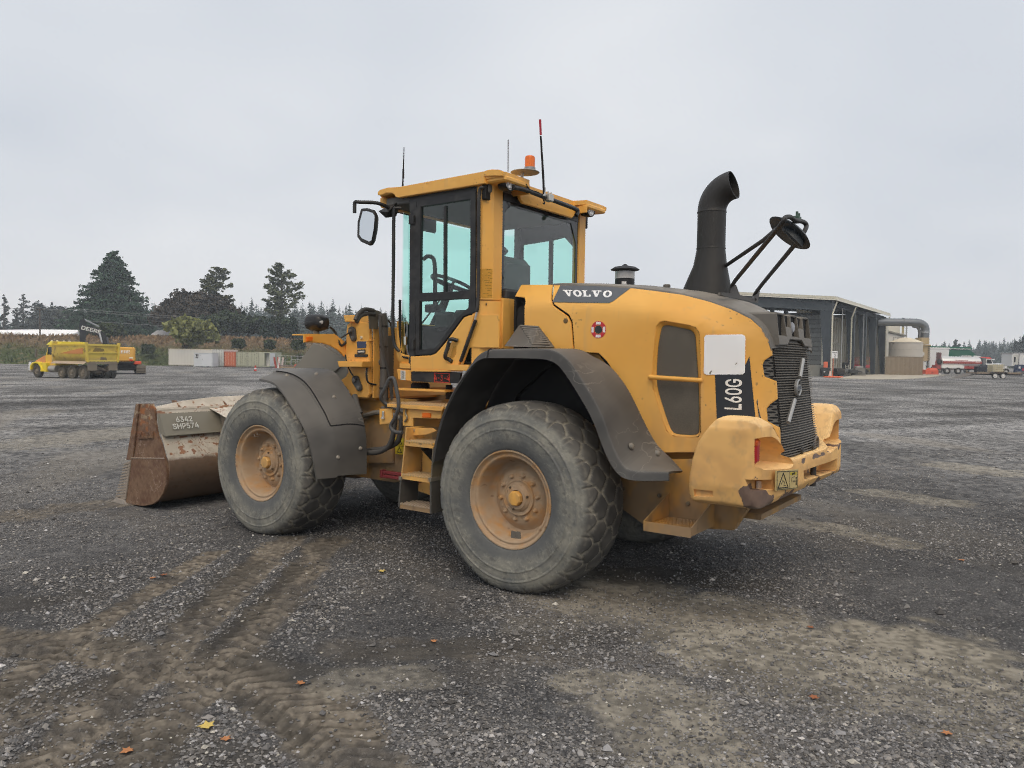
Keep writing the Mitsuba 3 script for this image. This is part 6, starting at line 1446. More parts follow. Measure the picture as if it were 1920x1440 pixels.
def rear_fender(s):
    mids = []
    rows = [(low, 1.2 * s), (upo, 1.185 * s), (upo * .97 + inn * .03 + [0, .006], 1.165 * s)]
    for f in (.3, .55, .8, 1.0):
        w = f * .55
        rows.append((upo * (1 - w) + inn * w + [0, .008], (1.165 - .485 * f) * s))
    G = np.array([[[x, y, z] for (x, z) in P] for P, y in rows]).transpose(1, 0, 2)
    front = 40
    return G
G = rear_fender(1)
def fender_mesh(G, t):
    k, n = G.shape[:2]
    H = []
    kk = np.linspace(0, n - 1, 22)
    for row in G:
        H.append(np.stack([np.interp(kk, np.arange(n), row[:, c]) for c in range(3)], 1))
    return sheet(np.array(H), t)
fm = fender_mesh(G, .016)
if fm.face_normals[len(fm.faces) // 4][2] < -.2 or np.mean(fm.vertex_normals[:2112][:, 2]) < 0: fm = fender_mesh(G[::-1], .016)
split = 40
for s in (1, -1):
    m = fm if s > 0 else mirror_y(fm)
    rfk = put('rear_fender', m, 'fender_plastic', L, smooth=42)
    for u in [[-0.855,1.114],[-1.049,1.083]]:
        put('fender_bolt', frame(lathe([(.0001, .012), (.012, .011), (.022, .004), (.024, -.01)], 14), [u[0] - .012, 1.0 * s if u[0] > -1.1 else .80 * s, u[1]], [0, 1, 0], [.35, 0, .94], [-.94, 0, .35]), 'tinted_satin', rfk, color=(.20, .185, .16))
# groove where the two fender mouldings meet
gi = 34
gp = [G[gi][j] + np.array([0, 0, .004]) for j in range(7)]
put('fender_seam', tube(gp, .006, 6), 'rubber_black', rfk if False else L + '__rear_fender')
# ribbed vent block on the fender
A, B_, C = [[0.322,1.794]][0], [[0.022,1.785]][0], [[-0.012,1.79]][0]
D, E_ = [[0.323,1.965],[0.133,1.95]]
P_ = dict(A=[A[0], .86, A[1]], B=[B_[0], .93, B_[1]], C=[C[0], .70, C[1]], D=[D[0], .665, D[1]], E=[E_[0], .665, E_[1]], F=[A[0], .60, A[1]], G=[C[0], .60, C[1]], H=[D[0], .60, D[1]], I=[E_[0], .60, E_[1]])
vk = put('vent_block', Manifold.hull_points(np.array(list(P_.values()))), 'fender_plastic', L, smooth=False)
for i in range(9):
    f = (i + .6) / 9.6
    a = np.array(P_['B']) * f + np.array(P_['D']) * (1 - f); b = np.array(P_['C']) * f + np.array(P_['E']) * (1 - f)
    put('vent_rib', tube([a + (b - a) * .06 + [-.004, .008, .006], b - (b - a) * .04 + [-.004, .008, .006]], .010, 6), 'hood_plastic', vk)
# front fender
fl = rounded([[2.937,1.45],[2.825,1.441],[2.707,1.418],[2.575,1.329],[2.386,1.143],[2.246,0.988],[2.165,0.77],[2.106,0.58]])
fi = rounded([[3.065,1.528],[2.934,1.533],[2.797,1.536],[2.641,1.54],[2.487,1.528],[2.389,1.479],[2.285,1.376],[2.094,1.168],[2.022,1.043],[1.992,0.856],[1.989,0.583]])
fl, fi = resample(fl, 64), resample(fi, 64)
fo = [[2.886,1.506],[2.806,1.523],[2.604,1.528],[2.415,1.454],[2.158,1.203],[2.001,0.998],[1.842,0.845]]
rows = [(fl, 1.20), (fl + [.006, .020], 1.195)]
fb = fl + [.006, .020]
for f in (.18, .36, .40, .44, .7, .88, 1.0):
    crown = .035 * math.sin(math.pi * min(f, 1) * .8) * np.interp(np.linspace(0, 1, 64), [0, .3, .8, 1], [1.0, 1.0, .5, .2])[:, None] * np.array([[-.2, 1.0]])
    step = (0.0 if f < .38 else .016)
    P = fb * (1 - f) + fi * f + crown + [-.004, step]
    rows.append((P, 1.195 - (1.195 - .72) * f))
G2 = np.array([[[x, y, z] for (x, z) in P] for P, y in rows])
H = []
for pt in range(64):
    row = G2[:, pt]; H.append(row)
ffm = sheet(np.array(H)[::-1], .014)
if np.mean(ffm.vertex_normals[:64 * 9][:, 2]) < 0: ffm = sheet(np.array(H), .014)
for s in (1, -1):
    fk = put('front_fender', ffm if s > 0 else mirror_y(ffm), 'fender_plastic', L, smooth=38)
    for (f, ptn) in ((.7, 20), (.7, 33), (.15, 10), (.45, 56), (.85, 54)):
        j = int(round(2 + f * 6)); o = np.array(H[ptn][min(j, 8)]) * [1, s, 1]
        put('fender_bolt', frame(lathe([(.0001, .012), (.010, .011), (.018, .004), (.020, -.01)], 12), o, [0, 1, 0], [.6, 0, .8], [-.8, 0, .6]), 'tinted_satin', fk, color=(.26, .24, .21))
gv = [np.array(H[p_][4 if p_ < 44 else min(4 + (p_ - 43), 8)]) + [0, .002, .004] for p_ in (2, 8, 14, 20, 26, 32, 38, 43, 44, 45, 46, 47)]
put('fender_groove', tube(gv, .0055, 6, smooth_path=3), 'rubber_black', L + '__front_fender')
put('fender_bracket', tube([[2.22, .66, 1.32], [2.14, .70, 1.22], [2.10, .70, 1.16]], .03, 10), 'tinted_satin', L, color=(.08, .08, .078))
# inner wheel-arch walls
put('arch_wall', prism([[0.737,1.726],[-0.362,1.749],[-0.502,1.598],[-0.73,1.211],[-0.903,1.029],[-0.928,0.838],[-0.587,0.743],[-0.28,1.183],[0.217,1.409],[0.619,1.371],[0.871,1.109],[1.109,1.094]], .585, .60), 'dusty_frame', L)
put('arch_wall', prism([[0.737,1.726],[-0.362,1.749],[-0.502,1.598],[-0.73,1.211],[-0.903,1.029],[-0.928,0.838],[-0.587,0.743],[-0.28,1.183],[0.217,1.409],[0.619,1.371],[0.871,1.109],[1.109,1.094]], -.60, -.585), 'dusty_frame', L)
put('inner_splash_guard', prism([(.72, .90), (.60, 1.45), (.35, 1.74), (-.1, 1.74), (.10, 1.60), (.34, 1.40), (.40, 1.2)], .60, .66), 'rubber_black', L)

# --- engine hood
front = [[0.405,2.304],[0.407,2.202],[0.308,2.19],[0.282,2.157],[0.277,1.956],[0.188,1.836],[0.126,1.761],[-0.181,1.75],[-0.17,1.836],[-0.153,1.98],[-0.123,2.029],[0.018,2.116],[0.058,2.173],[0.096,2.264],[0.102,2.292]]
put('front_cover', drape(front, flank, .018, bevel=.004), 'yellow_paint', L, smooth=40)
side = [[0.09,2.289],[0.041,2.172],[0.006,2.126],[-0.137,2.041],[-0.167,1.988],[-0.184,1.836],[-0.19,1.755],[-0.399,1.748],[-0.472,1.685],[-0.554,1.576],[-0.68,1.395],[-0.769,1.24],[-0.834,1.128],[-0.907,1.038],[-1.193,1.063],[-1.379,1.063],[-1.614,1.062],[-1.709,1.056],[-1.707,1.157],[-1.703,1.211],[-1.699,1.258],[-1.659,1.283],[-1.633,1.301],[-1.626,1.387],[-1.645,1.416],[-1.684,1.453],[-1.676,1.571],[-1.608,1.602],[-1.596,1.681],[-1.606,1.71],[-1.649,1.746],[-1.646,1.782],[-1.626,1.85],[-1.582,1.925],[-1.501,1.992],[-1.348,2.063],[-1.195,2.119],[-0.998,2.174],[-0.798,2.207],[-0.583,2.238],[-0.213,2.27]]
hole_o = [[-0.865,1.947],[-0.889,1.973],[-0.925,1.981],[-1.104,1.949],[-1.15,1.933],[-1.177,1.896],[-1.183,1.837],[-1.193,1.54],[-1.205,1.206],[-1.187,1.167],[-1.006,1.163],[-0.955,1.198],[-0.851,1.491],[-0.84,1.606],[-0.852,1.798]]
hole_i = [[-0.887,1.929],[-0.903,1.948],[-0.926,1.954],[-1.075,1.924],[-1.11,1.913],[-1.134,1.879],[-1.139,1.819],[-1.165,1.539],[-1.18,1.217],[-1.165,1.178],[-1.007,1.176],[-0.971,1.208],[-0.868,1.491],[-0.857,1.606],[-0.865,1.799]]
put('side_panel', drape(side, flank, .018, holes=[hole_o], bevel=.004), 'yellow_paint', L, smooth=40, label='long yellow engine side panel with a dark mesh intake and stepped rear edge')
def ringloft(a, b, da, db, n=96):
    def rs(p):
        p = np.vstack([p, p[:1]]); return resample(rounded_closed(p), n + 1)[:-1]
    def rounded_closed(p):
        q = p[:-1]
        for _ in range(2):
            q = np.vstack([[u * .8 + w * .2, u * .2 + w * .8] for u, w in zip(q, np.roll(q, -1, 0))]).reshape(-1, 2)
        return np.vstack([q, q[:1]])
    a, b = rs(np.asarray(a)), rs(np.asarray(b))
    # start both rings at the same direction from the centre
    def roll(p):
        c = p.mean(0); i = np.argmin(np.hypot(*(p - (c + [2, 0])).T)); return np.roll(p, -i, 0)
    a, b = roll(a), roll(b)
    A = np.stack([a[:, 0], flank(a[:, 0], a[:, 1]) + da, a[:, 1]], 1); B = np.stack([b[:, 0], flank(b[:, 0], b[:, 1]) + db, b[:, 1]], 1)
    V = np.vstack([A, B]); return trimesh.Trimesh(V, grid_faces(2, n, True), process=False), b
hole_loop = ringloft(hole_o, hole_i, -.002, -.045)
put('intake_recess', hole_loop[0], 'yellow_paint', L, smooth=40)
put('intake_screen', drape(hole_loop[1] * 1.0, flank, .012, off=-.036), 'intake_mesh', L, label='dusty dark mesh over the side air intake')
g = [[-0.825,1.579],[-1.2,1.567]]
put('grab_handle', tube([[g[0][0], flank(*g[0]) + .0, g[0][1]], [g[0][0] - .015, flank(*g[0]) + .028, g[0][1]], [g[1][0] + .015, flank(*g[1]) + .028, g[1][1]], [g[1][0], flank(*g[1]) - .0, g[1][1]]], .0165, 14), 'yellow_paint', L, smooth=50)
for m, nm in ((front, 'front_cover'), (side, 'side_panel')):
    put(nm, mirror_y(drape([(max(a, -1.585), b) for a, b in m], flank, .018)), 'yellow_paint', L, smooth=40)
# dark shut gap and inner body behind the panels
core = []
for x in np.linspace(.42, -1.56, 24):
    w = float(np.interp(x, FX, FY)) - .05; zt = float(np.interp(x, [-1.6, -1.25, -.58, .3], [1.78, 2.03, 2.17, 2.22]))
    core.append([[x, w, 1.2], [x, w - .004, 1.7], [x, w - .03, zt - .12], [x, w - .16, zt], [x, 0, zt + .01], [x, -w + .16, zt], [x, -w + .03, zt - .12], [x, -w, 1.7], [x, -w, 1.2]])
cm = sheet(np.array(core)); 
put('engine_bay', cat(cm, box(.40, .42, -.60, .60, 1.2, 2.2), box(-1.57, -1.55, -.47, .47, 1.0, 1.84)), 'rubber_black', L, smooth=40)
# grey plastic top
te = np.array([[0.103,2.294],[-0.21,2.275],[-0.581,2.243],[-0.796,2.211],[-0.997,2.178],[-1.194,2.121],[-1.348,2.065],[-1.501,1.993],[-1.582,1.927],[-1.626,1.852],[-1.648,1.786]])
te = resample(te, 40)
crown = np.interp(te[:, 0], [-1.64, -1.55, -1.3, -.9, .4], [.012, .035, .060, .045, .035])
rows = []
for (x, z), cr in zip(te, crown):
    y = float(flank(x, z)); r = []
    xr = x
    for f in (1, .985, .93, .84, .70, .5, .25, 0): 
        r.append([xr, y * f, z + cr * (1 - f ** 2.2) + (.006 if f < 1 else -.012)])
    rows.append(r + [[a, -b, c] for a, b, c in r[-2::-1]])
ht = sheet(np.array(rows), .012)
if np.mean(ht.vertex_normals[:200, 2]) < 0: ht = sheet(np.array(rows)[::-1], .012)
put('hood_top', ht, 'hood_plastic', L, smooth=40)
top_at = lambda x: float(np.interp(-x, -te[:, 0], te[:, 1] + crown))
# decals
dec = [[0.024,2.284],[0.025,2.143],[-0.469,2.123],[-0.499,2.137],[-0.594,2.236],[-0.308,2.264]]
put('name_decal', drape(dec, flank, .0012, off=.0032), 'tinted_satin', L, color=(.105, .118, .135), smooth=40, label='slate grey hood decal with white lettering')
def lettering(s, quad, h, t=.0014, off=.0045, sx=1.0, slant=0.0, bold=True, stroke=0.0):
    """Text fitted into the quad (bottom-left, bottom-right, top-right, top-left as (x,z)) on the hood's flank."""
    m = meshkit.text_mesh(s, 1.0, t, bold).copy(); v = np.array(m.vertices)
    a = (v[:, 0] - v[:, 0].min()) / np.ptp(v[:, 0]); b = (v[:, 1] - v[:, 1].min()) / np.ptp(v[:, 1]); q = np.array(quad)
    P = ((1 - a) * (1 - b))[:, None] * q[0] + (a * (1 - b))[:, None] * q[1] + (a * b)[:, None] * q[2] + ((1 - a) * b)[:, None] * q[3]
    m.vertices = np.stack([P[:, 0], flank(P[:, 0], P[:, 1]) + off + v[:, 2] - v[:, 2].min(), P[:, 1]], 1)
    return m
def slab(poly, t=.0014, off=.0045): return drape(poly, flank, t, off=off + t, res=.03)
# the maker's slab-serif name, drawn stroke by stroke in a unit box leaning to the right
def serif_word(quad):
    q = np.array(quad)
    def to(p):
        p = np.asarray(p, float); a, b = p[:, 0:1], p[:, 1:2]
        return (1 - a) * (1 - b) * q[0] + a * (1 - b) * q[1] + a * b * q[2] + (1 - a) * b * q[3]
    out = []
    W5 = .2
    def V(x0):
        out.append(slab(to([(x0 + .015, 1), (x0 + .062, 1), (x0 + .095, .36), (x0 + .128, 1), (x0 + .150, 1), (x0 + .100, 0), (x0 + .058, 0)])))
        for a, b in ((-.004, .088), (.100, .178)): out.append(slab(to([(x0 + a, 1), (x0 + b, 1), (x0 + b, .85), (x0 + a, .85)])))
    def O(x0):
        t = np.linspace(0, 2 * np.pi, 40, endpoint=False)
        o = np.stack([x0 + .085 + .085 * np.cos(t), .5 + .53 * np.sin(t)], 1); i = np.stack([x0 + .085 + .036 * np.cos(t), .5 + .33 * np.sin(t)], 1)
        out.append(drape(to(o), flank, .0014, holes=[to(i)], off=.0059, res=.03))
    def Lt(x0):
        out.append(slab(to([(x0 + .025, 1), (x0 + .072, 1), (x0 + .072, 0), (x0 + .025, 0)])))
        out.append(slab(to([(x0, 1), (x0 + .10, 1), (x0 + .10, .86), (x0, .86)])))
        out.append(slab(to([(x0, 0), (x0 + .158, 0), (x0 + .160, .36), (x0 + .138, .36), (x0 + .125, .15), (x0, .15)])))
    V(.005); O(.185); Lt(.37); V(.56); O(.77)
    return cat(*out)
put('name_lettering', serif_word([[-0.07,2.189],[-0.496,2.167],[-0.486,2.219],[-0.018,2.244]]), 'tinted_satin', L, color=(.80, .81, .82), smooth=False)
put('white_patch', drape(rounded_poly := np.array([[-1.216,1.866],[-1.227,1.881],[-1.47,1.885],[-1.488,1.874],[-1.492,1.859],[-1.496,1.629],[-1.483,1.614],[-1.237,1.606],[-1.22,1.615],[-1.218,1.63]]), flank, .0015, off=.006), 'tinted_satin', L, color=(.88, .89, .90), smooth=40, label='blank white square sticker on the engine side')
for q_ in ([[-1.431,1.682],[-1.449,1.696],[-1.442,1.685],[-1.431,1.678]], [[-1.261,1.627],[-1.28,1.639],[-1.269,1.624],[-1.266,1.613],[-1.258,1.612]]):
    put('patch_tear', drape(q_, flank, .0008, off=.0072), 'tinted_satin', L, color=(.10, .07, .03), smooth=40)
md = [[-1.292,1.654],[-1.437,1.656],[-1.498,1.683],[-1.52,1.735],[-1.57,1.299],[-1.315,1.301]]
put('model_decal', drape(md, flank, .0012, off=.0032), 'tinted_satin', L, color=(.028, .033, .042), smooth=40, label='black side decal with the white model number')
put('model_lettering', lettering('L60G', [[-1.482,1.373],[-1.479,1.583],[-1.368,1.58],[-1.365,1.374]], 1.0), 'tinted_satin', L, color=(.83, .82, .78), smooth=False)
# round access hole with its red ring
rc = np.array([[-0.396,1.924]][0])
t = np.linspace(0, 2 * np.pi, 48, endpoint=False)
circ = lambda r: np.stack([rc[0] + r * np.cos(t), rc[1] + r * np.sin(t)], 1)
rr = abs([[-0.395,1.988]][0][1] - rc[1])
put('red_ring_label', drape(circ(rr), flank, .0012, holes=[circ(rr * .53)], off=.003), 'tinted_satin', L, color=(.52, .035, .045), smooth=40, label='red ring label round a small black hole in the side panel')
put('black_eye', drape(circ(rr * .48), flank, .003, off=.002), 'tinted_gloss', L, color=(.02, .025, .025))
for a in range(4):
    c0 = rc + rr * .76 * np.array([math.cos(a * math.pi / 2), math.sin(a * math.pi / 2)])
    hw, hh = (.021, .010) if a % 2 else (.010, .021)
    put('ring_print', drape([(c0[0] - hw, c0[1] - hh), (c0[0] + hw, c0[1] - hh), (c0[0] + hw, c0[1] + hh), (c0[0] - hw, c0[1] + hh)], flank, .001, off=.0042), 'tinted_satin', L, color=(.75, .72, .72), smooth=40)
hc = [[-0.108,1.995]][0]
put('panel_latch', frame(lathe([(.0001, .004), (.016, .004), (.020, .001), (.020, -.005)], 16), [hc[0], float(flank(*hc)) + .002, hc[1]], [1, 0, 0], [0, 0, -1], [0, 1, 0]), 'tinted_satin', L, color=(.16, .10, .04))
# lamp housing over the grille
xr = lambda z: -1.62 - (1.9 - z) * .125
def xz_pts(pts): return pts
hz = [[0.451,1.837],[0.425,1.885],[0.266,2.03],[0.151,2.031],[0.097,2.011],[0.072,2.029],[-0.106,2.032],[-0.151,2.003],[-0.235,2.027],[-0.444,2.029],[-0.429,1.88],[-0.48,1.832],[-0.24,1.833],[-0.136,1.866],[0.083,1.868],[0.159,1.835]]
hh_ = 1.96
yo = [.44, .28, .19, -.06]
hp_ = [(-.43, 1.815), (-.22, 1.822), (-.15, 1.862), (.15, 1.862), (.22, 1.822), (.43, 1.815), (.425, 1.87), (.41, 2.03), (.40, 2.043), (.24, 2.043), (.228, 2.03), (.215, 1.95), (.105, 1.95), (.095, 2.03), (.08, 2.043), (-.08, 2.043), (-.095, 2.03), (-.105, 1.95), (-.215, 1.95), (-.228, 2.03), (-.24, 2.043), (-.40, 2.043), (-.41, 2.03), (-.425, 1.87)]
holes = [[(c - w, 1.885), (c + w, 1.885), (c + w * .86, 2.028), (c - w * .86, 2.028)] for c, w in ((.318, .086), (0, .086), (-.318, .086))]
hm = prism(hp_, 0, .30, 'x', bevel=.005, holes=holes)
hv = tm(hm); v = np.array(hv.vertices)
v[:, 2] -= v[:, 0] * 0; v[:, 0] = v[:, 0] + (-1.655 - (1.93 - v[:, 2]) * .14)
hv.vertices = v
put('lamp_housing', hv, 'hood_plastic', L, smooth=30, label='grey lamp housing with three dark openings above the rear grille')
def hood_z(x, f):
    i_ = float(np.interp(-x, -te[:, 0], te[:, 1])); return i_ + float(np.interp(-x, -te[:, 0], crown)) * (1 - abs(f) ** 2.2)
rr_ = []
for x, k, zz_ in ((-1.26, .55, None), (-1.38, .68, .35), (-1.50, .80, .75), (-1.60, .85, 1.0)):
    row = []
    for f in (-1, -.75, -.4, 0, .4, .75, 1):
        y = f * .47 * k; zb_ = hood_z(max(x, -1.6), y / .5)
        row.append([x, y, zb_ - .012 if zz_ is None else zb_ * (1 - zz_) + 2.040 * zz_ - .02 * (abs(f) == 1)])
    rr_.append(row)
put('housing_roof', sheet(np.array(rr_), .008), 'hood_plastic', L, smooth=60)
put('housing_shade_plate', box(-1.625, -1.585, -.40, .40, 1.87, 2.03), 'rubber_black', L)
put('work_lamp', cat(moved(lathe([(.0001, .012), (.03, .010), (.042, .0), (.042, -.05)], 20), (-1.635, 0.0, 1.95), ry=-math.pi / 2)), 'tinted_gloss', L, color=(.24, .25, .28))
# grille
gz0, gz1 = .975, 1.845
def grille_half(z):
    return float(np.interp(z, [.9, 1.20, 1.225, 1.245, 1.44, 1.475, 1.50, 1.585, 1.61, 1.64, 1.72, 1.745, 1.77, 1.9], [.485, .485, .50, .545, .555, .52, .470, .470, .50, .555, .545, .47, .455, .42]))
def gx(y, z):
    a = abs(y)
    return xr(z) - .030 + .020 * (a / .45) ** 2 + max(0, a - .44) * .62 + .012
n = 0
zs = np.arange(gz0, gz1, .0172)
for z in zs:
    h = grille_half(z) - .012
    yy = np.array([-h, -.44, -.28, -.1, .1, .28, .44, h]) if h > .45 else np.array([-h, -.28, -.1, .1, .28, h])
    wide = 1.0 if h < .49 else .86
    yy = yy[(np.abs(yy) <= .47)] if h > .49 else yy
    P = np.array([[gx(y, z) - (.006 if abs(z - 1.54) < .06 or z < 1.2 or z > 1.75 else 0), y, z] for y in yy])
    A = P + [0, 0, .0042]; B_ = P + [-.007, 0, .0]; C_ = P - [0, 0, .0042]; D_ = P + [.012, 0, 0]
    V = np.stack([A, B_, C_, D_], 1).reshape(-1, 3)
    f = grid_faces(len(yy), 4, True)
    put('slat', trimesh.Trimesh(V, f, process=False), 'tinted_satin', L + '__grille', smooth=False, color=(.125, .115, .10))
USED.add(L + '__grille')
zz = np.linspace(gz0 - .02, gz1, 70)
gh = []
for z in zz:
    h = grille_half(z) + .012
    ys_ = np.r_[-h, np.linspace(-.44, .44, 9), h]
    gh.append([[gx(y, z) + .016, y, z] for y in ys_])
put('honeycomb_screen', sheet(np.array(gh), .004), 'honeycomb', L + '__grille', smooth=True)
for yb, zb in ((.10, 1.075), (-.20, 1.08)):
    put('latch', moved(lathe([(.0001, .02), (.022, .018), (.026, 0), (.026, -.02)], 16), (gx(yb, zb) - .004, yb, zb), ry=-math.pi / 2), 'black_paint', L + '__grille')
# round badge and diagonal bar
bx = -1.715
bc = np.array([[0.065,1.519]][0]); d0 = np.array([[-0.156,1.723]][0]); d1 = np.array([[0.345,1.287]][0])
xat = lambda yz: gx(yz[0], yz[1]) - .016
def yzp(p): return [xat(p), p[0], p[1]]
SIL = (.42, .42, .41)
e0 = bc + (d0 - bc) * .36; e1 = bc + (d1 - bc) * .36
for a, b in ((d0, e0), (e1, d1)):
    put('diagonal_bar', tube([yzp(a), yzp(b)], .0165, 8), 'tinted_metal', L + '__grille', color=SIL)
rb = abs([[0.071,1.584]][0][1] - bc[1]) * .95
bk = put('badge', frame(lathe([(rb * .76, -.004), (rb * .78, .010), (rb * .88, .016), (rb * 1.0, .010), (rb * 1.0, -.006)], 40), yzp(bc), [0, -1, 0], [0, 0, 1], [-1, 0, 0]), 'tinted_metal', L + '__grille', color=SIL, label=None)
put('badge_bar', box(xat(bc) - .012, xat(bc) + .004, bc[0] - rb * .8, bc[0] + rb * .8, bc[1] - .022, bc[1] + .022, .003), 'tinted_metal', L + '__grille', color=(.36, .36, .35))
put('badge_lettering', text_on('VOLVO', .022, [xat(bc) - .0122, bc[0], bc[1]], [0, -1, 0], [0, 0, 1], .0012, True, 1.0), 'tinted_satin', L + '__grille', smooth=False, color=(.10, .12, .16))
# exhaust stack
ex, ey = -1.0, -.02
def ring(c, r, tilt, n=28, sx=1.0):
    t = np.arange(n) * 2 * np.pi / n
    a = np.array([math.cos(tilt), 0, math.sin(tilt)]); b = np.array([0, 1.0, 0])
    return np.asarray(c) + r * sx * np.cos(t)[:, None] * a + r * np.sin(t)[:, None] * b
rings = [ring([ex + .04, ey, 2.10], .175, 0, sx=1.35), ring([ex + .03, ey, 2.22], .160, 0, sx=1.25), ring([ex + .004, ey, 2.44], .122, 0, sx=1.05), ring([ex, ey, 2.56], .109, 0), ring([ex, ey, 2.57], .109, 0)]
sk = put('exhaust_base', trimesh.Trimesh(np.vstack(rings), grid_faces(5, 28, True), process=False), 'tinted_satin', L, color=(.028, .027, .026), smooth=50, label='flared dark base of the exhaust stack')
rings = [ring([ex, ey, 2.565], .112, 0), ring([ex, ey, 2.572], .112, 0), ring([ex, ey, 2.578], .108, 0), ring([ex, ey, 2.84], .108, 0), ring([ex, ey, 2.843], .1115, 0), ring([ex, ey, 2.852], .1115, 0), ring([ex, ey, 2.856], .108, 0)]
for i in range(1, 13):
    a = i / 12 * 1.32
    rings.append(ring(np.array([ex - .185 * (1 - math.cos(a)), ey, 2.856 + .185 * math.sin(a)]), .108, a))
R_ = np.vstack(rings)
# trim the mouth to an upright plane
last = rings[-1].copy(); first_in = last.copy()
tl = [np.array(r) for r in rings]
ext = tl[-1] + [-.03, 0, .006]
tl.append(ext)
c_ = ext.mean(0); inner = c_ + (ext - c_) * .93
tl += [inner, inner + [.10, 0, -.03]]
ek = put('exhaust_pipe', trimesh.Trimesh(np.vstack(tl), grid_faces(len(tl), 28, True), process=False), 'tinted_satin', L, color=(.030, .029, .028), smooth=50, label='dark exhaust pipe curved and cut open towards the rear')
put('exhaust_mouth', trimesh.Trimesh(np.vstack([inner + [.07, 0, -.018], [c_ + [.075, 0, -.018]]]), [[i, (i + 1) % 28, 28] for i in range(28)], process=False), 'rubber_black', ek)
for x_, z_ in ((-.72, top_at(-.72)), (-1.16, top_at(-1.16))):
    put('hood_bolt', moved(bolt_head(.03, .02), (x_, .16, z_ + .005)), 'hood_plastic', L)
# pre-cleaner
px_, py_ = -.16, -.22
pz = 2.29
put('air_precleaner', lathe([(.115, -.06), (.115, -.005), (.108, .01), (.085, .015), (.083, .10), (.079, .10), (.079, .17), (.083, .172), (.120, .178), (.122, .184), (.09, .205), (.03, .215), (.012, .23), (.0001, .232)], 36, 'z', (px_, py_, pz)), 'tinted_satin', L, color=(.020, .021, .024), smooth=40)
put('precleaner_window', lathe([(.0845, .104), (.0845, .166)], 36, 'z', (px_, py_, pz)), 'tinted_gloss', L, color=(.42, .42, .42), smooth=40)
put('precleaner_label', sheet(np.array([[[px_ + .0865 * math.cos(a), py_ + .0865 * math.sin(a), pz + h_] for a in np.linspace(1.75, 2.2, 6)] for h_ in (.045, .075)]), .001), 'tinted_satin', L, color=(.66, .66, .66))
# rear mirror on its tube frame
mz = -1.30
a0 = [[0.282,2.2]][0]; mk = L + '__rear_mirror'; USED.add(mk)
base = np.array([[-1.22, .25, 2.115], [-1.22, -.28, 2.115]])
pl = [[0.424,2.182],[0.241,2.188],[0.14,2.196],[0.111,2.269],[-0.0,2.19],[-0.259,2.201],[-0.438,2.256],[-0.404,2.177],[-0.365,2.166]]
put('mirror_plate', prism([[0.414,2.19],[0.219,2.198],[0.179,2.263],[0.122,2.268],[0.036,2.2],[-0.272,2.2],[-0.437,2.269],[-0.391,2.172],[-0.326,2.164],[0.413,2.168]], -1.255, -1.245, 'x'), 'tinted_satin', mk, color=(.065, .06, .056))
put('mirror_plate_pin', tube([[-1.25, [[-0.075,2.159]][0][0], 2.15], [-1.25, [[-0.079,2.111]][0][0], 2.02]], .012, 8), 'black_paint', mk)
P0 = [[-1.24, *[[0.18,2.201]][0]], [-1.25, *[[0.179,2.267]][0]], [-1.50, *[[0.624,2.336]][0]], [-1.85, *[[1.091,2.507]][0]], [-1.88, *[[1.102,2.549]][0]], [-1.89, *[[1.03,2.566]][0]], [-1.90, *[[0.964,2.556]][0]]]
P1 = [[-1.25, *[[-0.324,2.189]][0]], [-1.26, *[[-0.34,2.257]][0]], [-1.85, *[[0.77,2.437]][0]], [-1.92, *[[0.845,2.494]][0]], [-1.92, *[[0.777,2.547]][0]], [-1.91, *[[0.814,2.568]][0]], [-1.90, *[[0.964,2.556]][0]]]
P2 = [[-1.02, *[[-0.147,2.414]][0]], [-1.6, *[[0.594,2.51]][0]], [-1.82, *[[1.032,2.505]][0]]]
for P in (P0, P1):
    put('mirror_tube', tube(P, .0145, 10, smooth_path=4), 'tinted_satin', mk, color=(.035, .034, .033), smooth=50)
put('mirror_tube', tube(P2, .0145, 10), 'tinted_satin', mk, color=(.035, .034, .033), smooth=50)
mc = np.array([-1.86, *[[0.941,2.518]][0]])
hm_ = np.array([-1.84, *[[0.845,2.504]][0]])
for c, ax, rr_, th in ((hm_, (-.50, -.40, .77), .150, 1.0), (hm_ + [-.03, .035, -.035], (-.62, -.10, .6), .085, 1.5)):
    ax = np.array(ax) / np.linalg.norm(ax); e1 = np.cross(ax, [1, 0, 0]); e1 /= np.linalg.norm(e1); e2 = np.cross(ax, e1)
    put('mirror_head', frame(lathe([(.0001, .036 * th), (rr_ * .5, .030 * th), (rr_ * .85, .012 * th), (rr_, -.004), (rr_ * .9, -.016), (.0001, -.022)], 28), c, e1, e2, ax), 'tinted_satin', mk, color=(.045, .052, .058), smooth=50)
put('mirror_clamp', cat(moved(box(-.02, .02, -.03, .03, -.02, .02, .004), mc + [-.03, -.06, .055]), tube([mc + [-.03, -.10, .075], mc + [-.03, -.10, .10]], .008, 6), tube([mc + [-.03, -.06, .075], mc + [-.03, -.06, .105]], .008, 6)), 'tinted_satin', mk, color=(.05, .09, .07))

